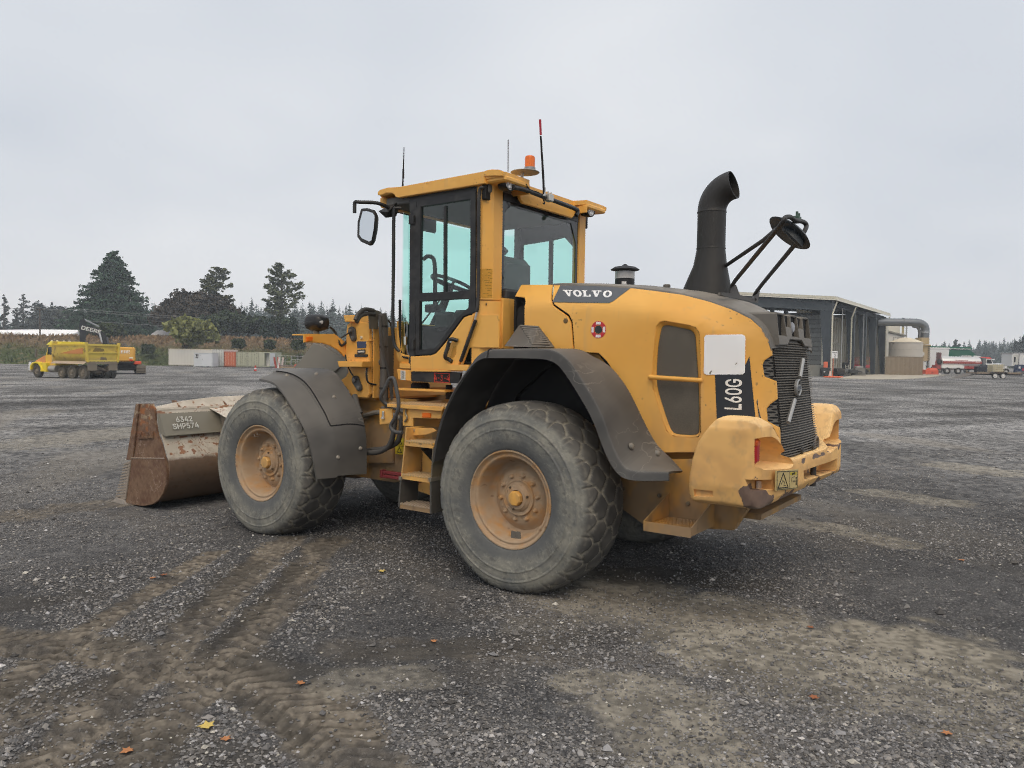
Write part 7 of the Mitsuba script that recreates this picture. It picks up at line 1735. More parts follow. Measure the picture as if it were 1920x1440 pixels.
# --- counterweight
def half_solid():
    # outline seen from the rear (y,z); horns rise at both sides
    prof = [(-1.10, .82), (-1.02, .79), (0, .765), (1.02, .79), (1.10, .82), (1.125, .93), (1.12, 1.10), (1.118, 1.28), (1.09, 1.34), (.98, 1.362), (.88, 1.345), (.78, 1.29), (.66, 1.175), (.56, 1.085), (.47, 1.05), (.30, 1.045), (0, 1.05), (-.30, 1.045), (-.47, 1.05), (-.56, 1.085), (-.66, 1.175), (-.78, 1.29), (-.88, 1.345), (-.98, 1.362), (-1.09, 1.34), (-1.118, 1.28), (-1.12, 1.10), (-1.125, .93)]
    rear = prism(prof, -1.95, -1.20, 'x')
    # outline from the side (x,z): sloping front edge
    sp = [(-1.335, .80), (-1.325, .90), (-1.345, 1.08), (-1.386, 1.20), (-1.471, 1.325), (-1.52, 1.362), (-1.69, 1.365), (-1.755, 1.30), (-1.775, 1.15), (-1.80, .98), (-1.80, .86), (-1.76, .80), (-1.60, .76), (-1.45, .765)]
    side = prism(sp, -1.2, 1.2)
    plan = [(-1.30, 1.125), (-1.665, 1.125), (-1.725, 1.105), (-1.765, 1.05), (-1.79, .8), (-1.80, .4), (-1.80, -.4), (-1.79, -.8), (-1.765, -1.05), (-1.725, -1.105), (-1.665, -1.125), (-1.30, -1.125)]
    pl = prism(plan, .7, 1.5, 'z')
    return rear ^ side ^ pl
cw = half_solid()
# hollow towards the radiator, between the horns
cw = cw - prism([(-.53, 1.5), (-.53, 1.02), (-.5, .9), (.5, .9), (.53, 1.02), (.53, 1.5)], -1.715, -1.1, 'x')
cw = cw.refine_to_length(.035)
m = tm(cw); m.merge_vertices()
trimesh.smoothing.filter_taubin(m, lamb=.5, nu=.52, iterations=6)
cwm = Manifold(m3.Mesh(np.asarray(m.vertices, np.float32), np.asarray(m.faces, np.uint32)))
tl_o = [[1.279,1.234],[1.084,1.244],[0.862,1.234],[0.724,1.196],[0.587,1.111],[0.406,1.011],[0.467,0.992],[0.984,1.035],[1.161,1.08],[1.254,1.156]]
def hull_x(poly, x0, x1, shrink=.0):
    p = np.array(poly); c = p.mean(0)
    return Manifold.hull_points(np.array([[x0, *q] for q in p] + [[x1, *(c + (q - c) * (1 - shrink))] for q in p]))
tl_o = np.array(tl_o); tl_o[:, 0] = np.minimum(tl_o[:, 0], 1.098)
for s in (1, -1):
    P = tl_o * [s, 1]
    back = np.array([(1.088, 1.225), (.93, 1.235), (.80, 1.22), (.68, 1.12), (.66, 1.05), (1.08, 1.045)]) * [s, 1]
    cwm = cwm - Manifold.hull_points(np.array([[-1.835, *q] for q in P] + [[-1.62, *q] for q in back]))
rec = np.array([[1.135,0.991],[0.861,0.965],[0.844,0.895],[1.119,0.918]])
cwm = cwm - hull_x(rec, -1.85, -1.69, .12)
slot = np.array([[0.246,0.953],[-0.847,0.931],[-0.842,0.824],[0.224,0.873]])
slot[:, 0] = np.clip(slot[:, 0], -1.0, 1)
cwm = cwm - hull_x(slot, -1.9, -1.66, .10)
cwm = cwm - prism([[-1.362,0.889],[-1.488,0.89],[-1.489,0.853],[-1.363,0.842]], 1.09, 1.2)
for (x, y) in ((-1.50, 1.00), (-1.56, .90), (-1.62, .82), (-1.45, .86)):
    cwm = cwm - Manifold.cylinder(.3, .026, .026, 16).translate([x, y, 1.28])
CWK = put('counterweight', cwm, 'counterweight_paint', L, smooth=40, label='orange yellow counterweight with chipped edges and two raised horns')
tz = float(np.array([[1.059,1.154]][0])[1]); ty = 1.040
put('tail_lamp', box(-1.742, -1.62, ty - .042, ty + .042, tz - .082, tz + .078, .02), 'lamp_red', CWK, label='red tail lamp in the left horn recess')
put('tail_lamp_amber', box(-1.7445, -1.64, ty - .043, ty + .043, tz + .020, tz + .079, .018), 'tinted_gloss', CWK, color=(.46, .075, .012))
put('corner_reflector', prism(np.array([[0.935,0.955],[0.86,0.946],[0.856,0.894],[0.931,0.901]]), -1.712, -1.70, 'x'), 'tinted_gloss', CWK, color=(.60, .55, .50))
pin = np.array([[-0.299,0.879]][0])
put('tow_pin', lathe([(.022, -.12), (.022, .12)], 16, 'z', (-1.735, pin[0], pin[1] + .01)), 'tinted_satin', CWK, color=(.06, .055, .05))
lh = np.array([[-0.379,1.023]][0])
put('pin_handle', tube([[-1.73, lh[0] + .055, 1.045], [-1.73, lh[0] + .05, 1.11], [-1.73, lh[0], 1.135], [-1.73, lh[0] - .05, 1.11], [-1.73, lh[0] - .055, 1.045]], .011, 8, smooth_path=5), 'tinted_satin', CWK, color=(.16, .13, .11))
# warning plate
wp = np.array([[0.898,1.023],[0.41,0.981],[0.404,0.85],[0.892,0.899]])
lab = put('warning_label', prism(wp, -1.8115, -1.803, 'x'), 'tinted_satin', CWK, color=(.50, .39, .17), label='worn yellow warning plate with a triangle on the counterweight')
o, eu, ev = wp[3], wp[2] - wp[3], wp[0] - wp[3]
def on_label(pts): return [o + eu * a + ev * b for a, b in pts]
def lp(pts, w=.0022): return tube([[-1.8122, *q] for q in on_label(pts)], w, 5)
put('label_print', cat(lp([(.03, .04), (.97, .04), (.97, .96), (.03, .96), (.03, .04)], .0022), lp([(.07, .12), (.30, .88), (.52, .12), (.07, .12)], .0042), lp([(.22, .3), (.28, .5), (.36, .42), (.33, .25), (.42, .22)]), lp([(.60, .08), (.60, .92)], .0016),
    lp([(.70, .35), (.70, .62), (.84, .66)], .0016), lp([(.74, .42), (.86, .42)], .003), lp([(.91, .2), (.91, .5)], .005), lp([(.91, .55), (.91, .62)], .007)), 'tinted_matte', lab, color=(.03, .03, .03), smooth=False)
put('label_heading', prism(on_label([(.62, .76), (.94, .76), (.94, .90), (.62, .90)]), -1.8127, -1.8117, 'x'), 'tinted_satin', lab, color=(.45, .36, .02))
mm = on_label([(.78, .83)])[0]
put('label_lettering', text_on('WARNING', .013, [-1.8128, mm[0], mm[1]], [0, -1, 0], [0, 0, 1], .0006, True, .9), 'tinted_matte', lab, color=(.03, .03, .03), smooth=False)
# step under the counterweight
sk = L + '__rear_step'; USED.add(sk)
s0 = np.array([[-0.981,1.041],[-1.316,1.109],[-1.263,0.422],[-0.885,0.332]])
fl_ = [(-1.30, 1.02), (-1.005, 1.02), (-1.005, .63), (-1.30, .63)]
zt = .585
put('tread', prism([(-.985, 1.03), (-1.315, 1.03), (-1.315, .63), (-.985, .63)], zt - .012, zt, 'z'), 'dusty_frame', sk)
put('front_lip', box(-1.318, -.982, 1.03, 1.038, zt - .03, zt + .035), 'dusty_frame', sk)
for x in (-.982, -1.318):
    m_ = Manifold.hull_points(np.array([[x + dx, y, z] for dx in (-.004, .004) for y, z in ((1.03, zt - .02), (1.03, zt + .035), (.63, zt + .17), (.63, zt - .02))]))
    put('side_plate', m_, 'dusty_frame', sk)
teeth = []
for yy in np.linspace(.70, 1.0, 6):
    for xx in np.linspace(-1.29, -1.01, 12):
        teeth.append(moved(lathe([(.012, 0), (.010, .012), (.008, .014)], 6), (xx + (.012 if int(yy * 100) % 2 else 0), yy, zt)))
put('tread_teeth', cat(*teeth), 'dusty_frame', sk, kind='stuff')

# --- cab
CB = L + '__cab'; USED.add(CB)
YC = .80
put('lower_body', cat(prism([(1.50, .80), (.62, .80), (.545, .73), (.50, .60), (.50, -.60), (.545, -.73), (.62, -.80), (1.50, -.80), (1.62, -.68), (1.62, .68)], 1.60, 1.64, 'z'),
    box(1.58, 1.62, -.66, .66, 1.62, 1.86, .01)), 'yellow_paint', CB)
# rear corner body panels
def post(poly_xy, z0, z1, key, matl='yellow_paint', **k):
    return put(key, prism(poly_xy, z0, z1, 'z', bevel=.003), matl, CB, **k)
rearbox = [(.70, .797), (.69, .797), (.62, .797), (.545, .735), (.51, .66), (.48, .50), (.52, .45), (.70, .45)]
for s in (1, -1):
    P = [(x, y * s) for x, y in rearbox]
    post(P, 1.60, 2.165, 'rear_corner_panel')
    pil = [(.675, .785), (.655, .80), (.602, .80), (.538, .735), (.535, .62), (.56, .61), (.61, .62), (.67, .74)]
    post([(x, y * s) for x, y in pil], 2.17, 3.10, 'rear_pillar', label='yellow rear cab pillar with a faded instruction decal' if s > 0 else None)
put('corner_back_panel', prism([(.505, .66), (.505, -.66), (.485, -.66), (.485, .66)], 1.60, 2.19, 'z'), 'yellow_paint', CB)
put('rear_sill', box(.50, .57, -.60, .60, 2.165, 2.265, .012), 'black_paint', CB)
cl = np.array([[0.537,2.047],[0.533,1.79]]) 
put('panel_seam', tube([[.70, .7995, 2.165], [.705, .7995, 1.62]], .003, 5), 'rubber_black', CB)
pb = np.array([[0.443,2.037]][0])
put('panel_screw', frame(bolt_head(.01, .006), [.575, .768, 2.135], [-.65, .75, 0], [0, 0, 1], [.75, .65, 0]), 'tinted_satin', CB, color=(.10, .06, .03))
# instruction decal on the pillar
dz = np.array([[0.626,2.308],[0.622,2.075]])
def on_pillar(a, z): return [.660 - a * .056, .8012, z]
dl = [on_pillar(0, 2.185), on_pillar(1, 2.185), on_pillar(1, 2.42), on_pillar(0, 2.42)]
put('instruction_decal', prism([(.659, 2.185), (.604, 2.185), (.604, 2.42), (.659, 2.42)], .7995, .8012), 'tinted_satin', CB, color=(.54, .27, .03))
w2 = [(.600, .7995), (.541, .7395)]
put('instruction_decal', prism([(.6, .80), (.5415, .7387), (.5405, .7395), (.599, .801)], 2.185, 2.42, 'z'), 'tinted_satin', CB, color=(.54, .27, .03))
ln = []
r_ = np.random.default_rng(4)
for z in np.linspace(2.20, 2.41, 11):
    a = .1 + .5 * r_.random(); b = min(.95, a + .3 + .4 * r_.random())
    p, q = np.array([.6, .8, z]), np.array([.5415, .7387, z]); nn = np.array([-.72, .69, 0]) * .0012
    ln.append(tube([p + (q - p) * a + nn, p + (q - p) * b + nn + [0, 0, .012 * (r_.random() - .5)]], .0016, 4))
put('decal_print', cat(*ln), 'tinted_matte', CB, color=(.12, .07, .015), smooth=False)
# front lower corners (wrapping forward)
fc = np.array([[1.366,1.722],[1.377,1.599],[1.492,1.599],[1.53,1.608],[1.563,1.626],[1.559,1.833],[1.547,1.927],[1.522,1.974],[1.514,1.833],[1.487,1.758],[1.436,1.731]])
for s in (1, -1):
    seg = [(1.385, .80), (1.50, .80), (1.575, .765), (1.62, .68), (1.62, .60), (1.59, .60), (1.59, .67), (1.55, .735), (1.49, .77), (1.385, .77)]
    zb = 1.615
    m_ = tm(prism([(x, y * s) for x, y in seg], zb, 2.00, 'z').refine_to_length(.04)); v = np.array(m_.vertices)
    top = 1.715 + .30 * np.clip((v[:, 0] - 1.485) / .09, 0, 1) ** 1.5
    v[:, 2] = zb + (v[:, 2] - zb) / (2.00 - zb) * (top - zb)
    # the lower edge tucks inward
    k_ = np.clip((1.69 - v[:, 2]) / .07, 0, 1) * .030; v[:, 1] -= s * k_; v[:, 0] -= k_ * (v[:, 0] > 1.5)
    m_.vertices = v
    put('front_corner', m_, 'yellow_paint', CB, smooth=40)
put('front_apron', box(1.585, 1.62, -.60, .60, 1.615, 2.0, .01), 'yellow_paint', CB)
# door
DR = CB + '__door'; USED.add(DR)
outer = np.array([[1.316,1.713],[1.334,2.982],[0.671,3.065],[0.655,2.076],[0.693,2.059],[0.738,2.051],[0.782,2.039],[0.827,1.991],[0.98,1.833],[1.085,1.738],[1.139,1.722]])
up_g = np.array([[1.265,2.247],[1.266,2.982],[0.728,2.988],[0.721,2.247]])
lo_g = np.array([[1.268,1.76],[1.267,2.174],[0.734,2.182],[0.736,2.108],[0.833,2.044],[0.964,1.913],[1.062,1.797],[1.104,1.772]])
frm = prism(outer, .772, .806, bevel=.004, holes=[up_g, lo_g])
put('frame', frm, 'black_paint', DR, label=None)
for g, nm in ((up_g, 'window'), (lo_g, 'window')):
    put(nm, sheet(np.array([[[*g[0]][:1] + [.786] + [g[0][1]], [g[1][0], .786, g[1][1]]], [[g[3][0], .786, g[3][1]], [g[2][0], .786, g[2][1]]]])) if len(g) == 4 else trimesh.Trimesh(np.array([[x, .786, z] for x, z in g]), [[0, i, i + 1] for i in range(1, len(g) - 1)], process=False), 'cab_glass', DR)
mu = np.array([[1.018,2.961],[0.989,2.965],[0.981,2.243],[1.01,2.24]])
put('window_mullion', prism(mu, .776, .802, bevel=.003), 'black_paint', DR)
skin = np.array([[1.366,1.703],[1.322,1.704],[1.133,1.713],[1.073,1.731],[0.968,1.824],[0.815,1.987],[0.776,2.028],[0.732,2.042],[0.66,2.052],[0.81,1.674],[0.838,1.592],[1.365,1.59]])
put('lower_skin', prism(skin, .775, .812, bevel=.005), 'yellow_paint', DR, label='yellow lower door skin with the black handle')
skin2 = np.array([[0.643,2.049],[0.422,2.045],[0.418,1.782],[0.722,1.78],[0.787,1.639],[0.821,1.595],[0.799,1.674]])
put('side_skin', prism(skin2, .79, .806, bevel=.004), 'yellow_paint', CB)
h = np.array([[0.828,1.837],[0.868,1.85],[0.891,1.828],[0.908,1.779],[0.935,1.703],[0.918,1.681],[0.888,1.664]])
put('handle', tube([[x, .842 + (.012 if 0 < i < 5 else -.02), z] for i, (x, z) in enumerate(h)], .017, 10, smooth_path=4), 'black_paint', DR, smooth=50)
put('handle_recess', prism(np.array([[0.884,1.788],[0.85,1.797],[0.849,1.736],[0.883,1.691],[0.917,1.695]]), .8125, .8135), 'tinted_satin', DR, color=(.55, .27, .05))
kl = np.array([[0.863,1.825]][0])
put('lock', frame(lathe([(.0001, .004), (.008, .003), (.009, -.01)], 12), [kl[0], .872, kl[1]], [1, 0, 0], [0, 0, -1], [0, 1, 0]), 'tinted_metal', DR, color=(.6, .6, .58))
for v0 in (404, 640):
    hg = np.array([[1.395,2.921],[1.333,2.915],[1.332,2.838],[1.394,2.843]]) if v0 == 404 else np.array([[1.381,1.847],[1.318,1.847],[1.317,1.759],[1.38,1.759]])
    put('hinge', prism(hg, .79, .822, bevel=.004), 'black_paint', DR)
put('door_seam', tube([[x, .8065, z] for x, z in [[1.367,1.708],[1.365,1.588]]], .004, 5), 'rubber_black', CB)
put('door_seam', tube([[x, .8075, z] for x, z in [[1.364,1.585],[0.815,1.59]]], .004, 5), 'rubber_black', CB)
# front post, windscreens
apost = [(1.395, .80), (1.325, .80), (1.325, .76), (1.395, .76)]
for s in (1, -1):
    put('front_post', prism([(x, y * s) for x, y in apost], 1.64, 3.03, 'z', bevel=.003), 'black_paint', CB)
    put('corner_glass', sheet(np.array([[[1.395, s * .79, 1.70], [1.395, s * .79, 2.96]], [[1.50, s * .77, 1.74], [1.50, s * .77, 2.97]], [[1.575, s * .70, 1.98], [1.575, s * .70, 2.98]]])), 'cab_glass', CB, smooth=True)
    put('glass_edge', tube([[1.40, s * .797, 1.69], [1.47, s * .79, 1.70], [1.52, s * .775, 1.76], [1.545, s * .755, 1.9], [1.55, s * .755, 2.2]], .012, 8, smooth_path=4), 'rubber_black', CB)
ws = [[[1.575, .70, 1.98], [1.575, .70, 2.98]], [[1.64, .45, 1.98], [1.64, .45, 2.98]], [[1.66, 0, 1.98], [1.66, 0, 2.98]], [[1.64, -.45, 1.98], [1.64, -.45, 2.98]], [[1.575, -.70, 1.98], [1.575, -.70, 2.98]]]
put('windscreen', sheet(np.array(ws)), 'cab_glass', CB, smooth=True)
# rails
put('grab_rail', tube([[1.50, .80, 2.995], [1.535, .83, 2.99], [1.55, .84, 2.95], [1.55, .84, 2.5], [1.55, .84, 1.95], [1.53, .835, 1.80], [1.49, .82, 1.745]], .015, 10, smooth_path=4), 'black_paint', CB, smooth=50)
rl = np.array([[0.572,3.063],[0.588,3.063],[0.609,3.047],[0.619,2.967],[0.616,2.647],[0.614,2.176],[0.626,2.069]])
put('grab_rail', tube([[x, .83 if i > 0 else .79, z] for i, (x, z) in enumerate(rl)], .0145, 10, smooth_path=4), 'black_paint', CB, smooth=50)
rl = np.array([[0.635,2.005],[0.786,1.666]])
put('gas_strut', tube([[x, .832, z] for x, z in rl], .0155, 10), 'black_paint', CB, smooth=50)
rl = np.array([[0.62,2.073],[0.646,1.992]])
put('strut_rod', tube([[x, .832, z] for x, z in rl], .009, 8), 'tinted_metal', CB, color=(.6, .6, .58))
stk = np.array([[1.463,1.875],[1.435,1.875],[1.434,1.805],[1.462,1.805]])
put('glass_sticker', sheet(np.array([[[stk[0][0], .7925, stk[0][1]], [stk[3][0], .7925, stk[3][1]]], [[stk[1][0], .797, stk[1][1]], [stk[2][0], .797, stk[2][1]]]]), .001), 'tinted_satin', CB, color=(.62, .63, .62))
# roof
RF = CB + '__roof'; USED.add(RF)
plan = [(1.80, .60), (1.77, .79), (1.72, .835), (.62, .835), (.40, .825), (.375, .80), (.375, .47), (.50, .44), (.50, -.44), (.375, -.47), (.375, -.80), (.40, -.825), (.62, -.835), (1.72, -.835), (1.77, -.79), (1.80, -.60)]
put('top_panel', prism(plan, 3.125, 3.168, 'z', bevel=.003), 'yellow_paint', RF)
fas = np.array([[1.748,3.153],[1.725,3.17],[1.627,3.179],[1.479,3.169],[1.0,3.178],[0.57,3.185],[0.532,3.191],[0.485,3.191],[0.416,3.181],[0.369,3.159],[0.374,3.125],[0.468,3.138],[0.558,3.145],[0.547,3.089],[0.827,3.085],[1.176,3.083],[1.5,3.078],[1.529,3.088],[1.548,3.115],[1.581,3.128],[1.639,3.134],[1.698,3.122],[1.747,3.128]])
for s in (1, -1):
    put('side_fascia', prism(fas, s * .80, s * .845, bevel=.004), 'yellow_paint', RF)
put('rear_fascia', prism([(-.46, 3.15), (-.36, 3.115), (.36, 3.115), (.46, 3.15), (.46, 3.10), (.44, 3.03), (.40, 3.00), (-.40, 3.00), (-.44, 3.03), (-.46, 3.10)], .485, .515, 'x', bevel=.006), 'yellow_paint', RF)
for s in (1, -1):
    a, b = sorted((s * .47, s * .82))
    put('lamp_brow', cat(box(.365, .60, a, b, 3.095, 3.14, .012), box(.37, .60, s * .47 - .008, s * .47 + .008, 3.05, 3.12, .005)), 'yellow_paint', RF)
    put('brow_lining', box(.56, .60, a, b, 2.97, 3.09, .006), 'rubber_black', RF)
put('front_fascia', box(1.72, 1.80, -.78, .78, 3.03, 3.13, .02), 'yellow_paint', RF)
put('headliner', box(.55, 1.70, -.79, .79, 3.03, 3.10, .01), 'tinted_matte', RF, color=(.13, .13, .125))
put('header', cat(prism(np.array([[1.41,3.078],[0.687,3.082],[0.687,3.065],[1.352,2.98],[1.408,2.962]]), .76, .795), box(.54, .60, -.60, .60, 3.0, 3.06)), 'black_paint', CB)
# rear window
put('rear_window', sheet(np.array([[[.556, .60, 2.26], [.556, .60, 3.01]], [[.556, -.60, 2.26], [.556, -.60, 3.01]]])), 'cab_glass', CB)
put('rear_window_border', cat(*[prism(p, .548, .552, 'x') for p in ([(.61, 2.24), (.575, 2.24), (.575, 2.90), (.45, 3.0), (.61, 3.02)], [(-.61, 2.24), (-.575, 2.24), (-.575, 2.80), (-.47, 3.0), (-.61, 3.02)], [(.61, 3.02), (.61, 2.97), (-.61, 2.97), (-.61, 3.02)], [(.61, 2.24), (.61, 2.28), (-.61, 2.28), (-.61, 2.24)])]), 'glass_black', CB)
# right-hand side, seen through the glass
rs_o = [(1.40, 1.62), (1.40, 3.03), (.60, 3.03), (.60, 1.62)]
rs1 = np.array([[1.352,3.015],[1.07,3.029],[1.052,2.412],[1.355,2.424]]); rs2 = np.array([[1.032,3.028],[0.893,3.03],[0.81,2.928],[0.8,2.402],[1.02,2.41]])
rs_w = [(1.30, 2.30), (1.30, 2.86), (.98, 2.88), (.98, 2.28)]; rs_w2 = [(.94, 2.28), (.94, 2.88), (.80, 2.90), (.70, 2.80), (.68, 2.28)]
rs_l = [(.98, 2.24), (.70, 2.24), (.72, 2.10), (.80, 2.06), (.98, 2.16)]
put('right_side', prism(rs_o, -.80, -.775, holes=[rs_w, rs_w2, rs_l]), 'tinted_matte', CB, color=(.06, .062, .062))
put('right_window', sheet(np.array([[[1.3, -.79, 2.28], [1.3, -.79, 2.9]], [[.68, -.79, 2.28], [.68, -.79, 2.9]]])), 'cab_glass', CB)
put('right_window', trimesh.Trimesh(np.array([[x, -.79, z] for x, z in rs_l]), [[0, 1, 2], [0, 2, 3], [0, 3, 4]], process=False), 'cab_glass', CB)
wst = np.array([[0.913,2.93],[0.838,2.929],[0.837,2.895],[0.912,2.896]])
put('window_sticker', prism(wst, -.788, -.786), 'tinted_satin', CB, color=(.09, .12, .11))
# inside
IN = CB + '__operator_seat'; USED.add(IN)
sq = [[0.398,2.583],[-0.042,2.62]]; put('backrest', box(.66, .80, sq[1][0], sq[1][0] + .50, 2.00, sq[0][1], .07), 'tinted_matte', IN, color=(.055, .06, .06))
hq = [[0.422,2.653],[0.328,2.6]]; put('headrest', box(.66, .74, hq[1][0], hq[1][0] + .24, hq[1][1] - .02, hq[0][1], .04), 'tinted_matte', IN, color=(.05, .052, .052))
put('cushion', box(.68, 1.12, -.22, .24, 1.92, 2.04, .05), 'tinted_matte', IN, color=(.05, .052, .052))
put('armrest', box(.78, 1.06, -.34, -.26, 2.14, 2.20, .025), 'tinted_matte', IN, color=(.045, .045, .045))
put('base', box(.72, 1.05, -.16, .18, 1.64, 1.92, .02), 'tinted_matte', IN, color=(.03, .03, .03))
swp = [[1.572,2.413]][0]; swc = np.array([swp[0], .02, swp[1]])
tl = .42; aa = np.linspace(0, 2 * np.pi, 40, endpoint=False)
put('steering_wheel', cat(tube([swc + [.20 * math.cos(a) * math.cos(tl), .20 * math.sin(a), .20 * math.cos(a) * math.sin(tl)] for a in aa], .017, 10, closed=True), tube([swc + [-.19 * math.cos(tl), 0, -.19 * math.sin(tl)], swc + [.0, 0, -.02], swc + [.1, .16, .04]], .014, 8), tube([swc + [0, 0, -.02], swc + [.1, -.16, .04]], .014, 8)), 'rubber_black', CB, smooth=50)
put('steering_column', tube([swc + [0, 0, -.02], swc + [.22, 0, -.42], [1.46, .02, 1.66]], [.03, .06, .07], 10), 'rubber_black', CB)
put('dashboard', cat(box(1.36, 1.56, -.45, .30, 1.95, 2.12, .03), box(.80, 1.25, -.62, -.42, 1.85, 2.16, .03), box(.62, 1.5, -.72, .72, 1.64, 1.66)), 'tinted_matte', CB, color=(.04, .042, .042))
put('control_lever', cat(tube([[1.12, -.44, 2.15], [1.15, -.45, 2.30]], .010, 8), lathe([(.0001, .05), (.022, .04), (.024, .01), (.012, 0)], 12, 'z', (1.15, -.45, 2.30))), 'rubber_black', CB)
put('inner_rail', tube([[1.33, .70, 2.55], [1.30, .66, 2.58], [1.25, .64, 2.52], [1.24, .64, 2.2], [1.245, .64, 2.12]], .018, 10, smooth_path=5), 'rubber_black', CB, smooth=50)
put('rail_foot', box(1.20, 1.33, .60, .68, 2.09, 2.16, .01), 'rubber_black', CB)
put('seat_console', box(.80, 1.2, .34, .46, 1.9, 2.12, .03), 'rubber_black', CB)
mi_ = np.array([1.50, -.02, 2.80])
mir = np.array([[1.79,3.033]][0])
put('inside_mirror', box(mir[0] - .01, mir[0] + .03, .10 - .10, .10 + .10, mir[1] - .125, mir[1] + .125, .03), 'tinted_satin', CB, color=(.06, .07, .07))
put('inside_mirror_arm', tube([[mir[0] + .02, .15, mir[1]], [mir[0] + .12, .45, mir[1] + .03], [1.40, .7, mir[1] + .06]], .010, 8), 'rubber_black', CB)
put('wiper', tube([[1.63, .42, 1.97], [1.60, .15, 2.25], [1.59, .10, 2.33]], .008, 6), 'rubber_black', CB)
put('floor_brace', tube([[.86, -.6, 1.66], [1.12, -.6, 1.98]], .013, 8), 'tinted_satin', CB, color=(.55, .62, .6))
put('cross_rail', tube([[1.5, -.7, 2.13], [.66, -.7, 2.16]], .02, 8), 'rubber_black', CB)
put('inner_lining', cat(box(.56, 1.56, -.72, -.70, 1.66, 2.05), box(1.555, 1.575, -.66, .66, 1.66, 1.99), box(.70, .72, .46, .74, 1.66, 2.16)), 'tinted_matte', CB, color=(.035, .037, .038))
# under the cab
put('kick_panel', prism(np.array([[1.377,1.573],[0.814,1.577],[0.835,1.483],[1.376,1.485]]), .765, .79, bevel=.004), 'black_paint', CB)
put('corner_foot', prism(np.array([[1.546,1.588],[1.368,1.583],[1.366,1.485],[1.526,1.497]]), .70, .795, bevel=.006), 'yellow_paint', CB)
put('sill_strip', prism(np.array([[1.351,1.59],[0.808,1.595],[0.814,1.582],[1.351,1.574]]), .77, .818), 'yellow_paint', CB)
dq = np.array([[1.495,1.578],[1.437,1.577],[1.436,1.493],[1.494,1.496]])
put('data_label', prism(dq, .7951, .7963), 'tinted_satin', CB, color=(.62, .61, .55))
put('data_label_print', cat(*[tube([[dq[0][0] - .012, .7968, z], [dq[1][0] + .012, .7968, z]], .0022, 4) for z in np.linspace(dq[3][1] + .015, dq[0][1] - .012, 7)]), 'tinted_matte', CB, color=(.12, .12, .12))
nb = np.array([[1.108,1.566],[0.937,1.565],[0.932,1.487],[1.107,1.486]])
put('number_plate', prism(nb, .7905, .7925), 'tinted_satin', CB, color=(.016, .012, .012), label='black plate with a red border and the red number 4-3-4')
bm = lambda a, b: [nb[0][0] * (1 - a) * (1 - b) + nb[1][0] * a * (1 - b) + nb[2][0] * a * b + nb[3][0] * (1 - a) * b, nb[0][1] * (1 - a) * (1 - b) + nb[1][1] * a * (1 - b) + nb[2][1] * a * b + nb[3][1] * (1 - a) * b]
RED = (.72, .065, .04)
put('number_border', prism([bm(0, 0), bm(1, 0), bm(1, 1), bm(0, 1)], .7926, .7936, holes=[[bm(.035, .06), bm(.965, .06), bm(.965, .94), bm(.035, .94)]]), 'tinted_satin', CB, color=RED)
nm_ = np.mean(nb, 0); hh = (nb[0][1] - nb[3][1])
put('number_lettering', text_on('4-3-4', hh * .60, [nm_[0], .7928, nm_[1]], [-1, 0, 0], [0, 0, 1], .0012, False, .80), 'tinted_satin', CB, smooth=False, color=RED)
put('cab_mount', cat(lathe([(.07, -.02), (.085, 0), (.085, .03), (.07, .05)], 20, 'z', (1.42, .62, 1.42)), lathe([(.03, -.06), (.03, .06)], 14, 'z', (1.05, .66, 1.40))), 'rubber_black', CB)
# --- platform, ladder
LD = L + '__ladder'; USED.add(LD)
PF = L + '__platform'; USED.add(PF)
put('support_beam', prism(np.array([[1.553,1.421],[0.983,1.423],[0.982,1.405],[1.552,1.402]]), .30, .80, bevel=.003), 'yellow_paint', PF)
dk = np.array([[1.433,1.294],[0.802,1.3]])
dz1 = float(dk[0][1]); dx1 = float(dk[0][0]); dx0 = float(dk[1][0])
ed = np.array([[1.423,1.297],[0.788,1.301],[0.81,1.265],[1.423,1.27]])
put('deck_edge', prism(ed, 1.02, 1.035, bevel=.003), 'yellow_paint', PF)
zt = float(np.mean([ed[0][1], ed[1][1]]))
put('deck', box(dx0 - .1, dx1, .62, 1.02, zt - .016, zt - .004), 'yellow_paint', PF)
def tread_teeth(x0, x1, y0, y1, z, nx_, ny, parent):
    out = []
    for j, y in enumerate(np.linspace(y0, y1, ny)):
        for i in range(nx_):
            x = x0 + (x1 - x0) * (i + .5 * (j % 2) + .25) / nx_
            out.append(moved(lathe([(.0135, -.002), (.012, .010), (.009, .012), (.0065, .004)], 6), (x, y, z)))
    put('tread_teeth', cat(*out), 'tinted_satin', parent, kind='stuff', color=(.42, .30, .16), smooth=False)
tread_teeth(dx0 - .05, dx1, .66, 1.01, zt - .004, 22, 7, PF)
put('latch_plate', prism(np.array([[1.548,1.246],[1.393,1.256],[1.388,1.131],[1.543,1.11]]), .99, 1.0, bevel=.003), 'yellow_paint', PF)
q = np.array([[1.49,1.201]][0])
put('latch', cat(box(q[0] - .012, q[0] + .012, 1.0, 1.018, q[1] - .035, q[1] + .03, .006), lathe([(.0001, .015), (.016, .013), (.018, 0)], 12, 'z', (q[0], 1.012, q[1] - .035))), 'tinted_metal', PF, color=(.5, .48, .44))
fr = np.array([[1.272,1.258],[0.83,1.274],[0.851,1.201],[1.155,1.19],[1.154,1.117],[1.27,1.118]])
put('front_rail_panel', prism(fr, .985, 1.0, bevel=.003), 'yellow_paint', PF)
put('rail_underside', prism(np.array([[1.34,1.166],[1.023,1.175],[1.046,1.106],[1.339,1.097]]), .78, .80), 'dusty_frame', PF)
rq = np.array([[1.043,1.239],[0.952,1.241],[0.955,1.204],[1.042,1.201]])
put('reflector', prism(rq, 1.0, 1.012, bevel=.002), 'lamp_amber', PF, label='orange reflector above the ladder')
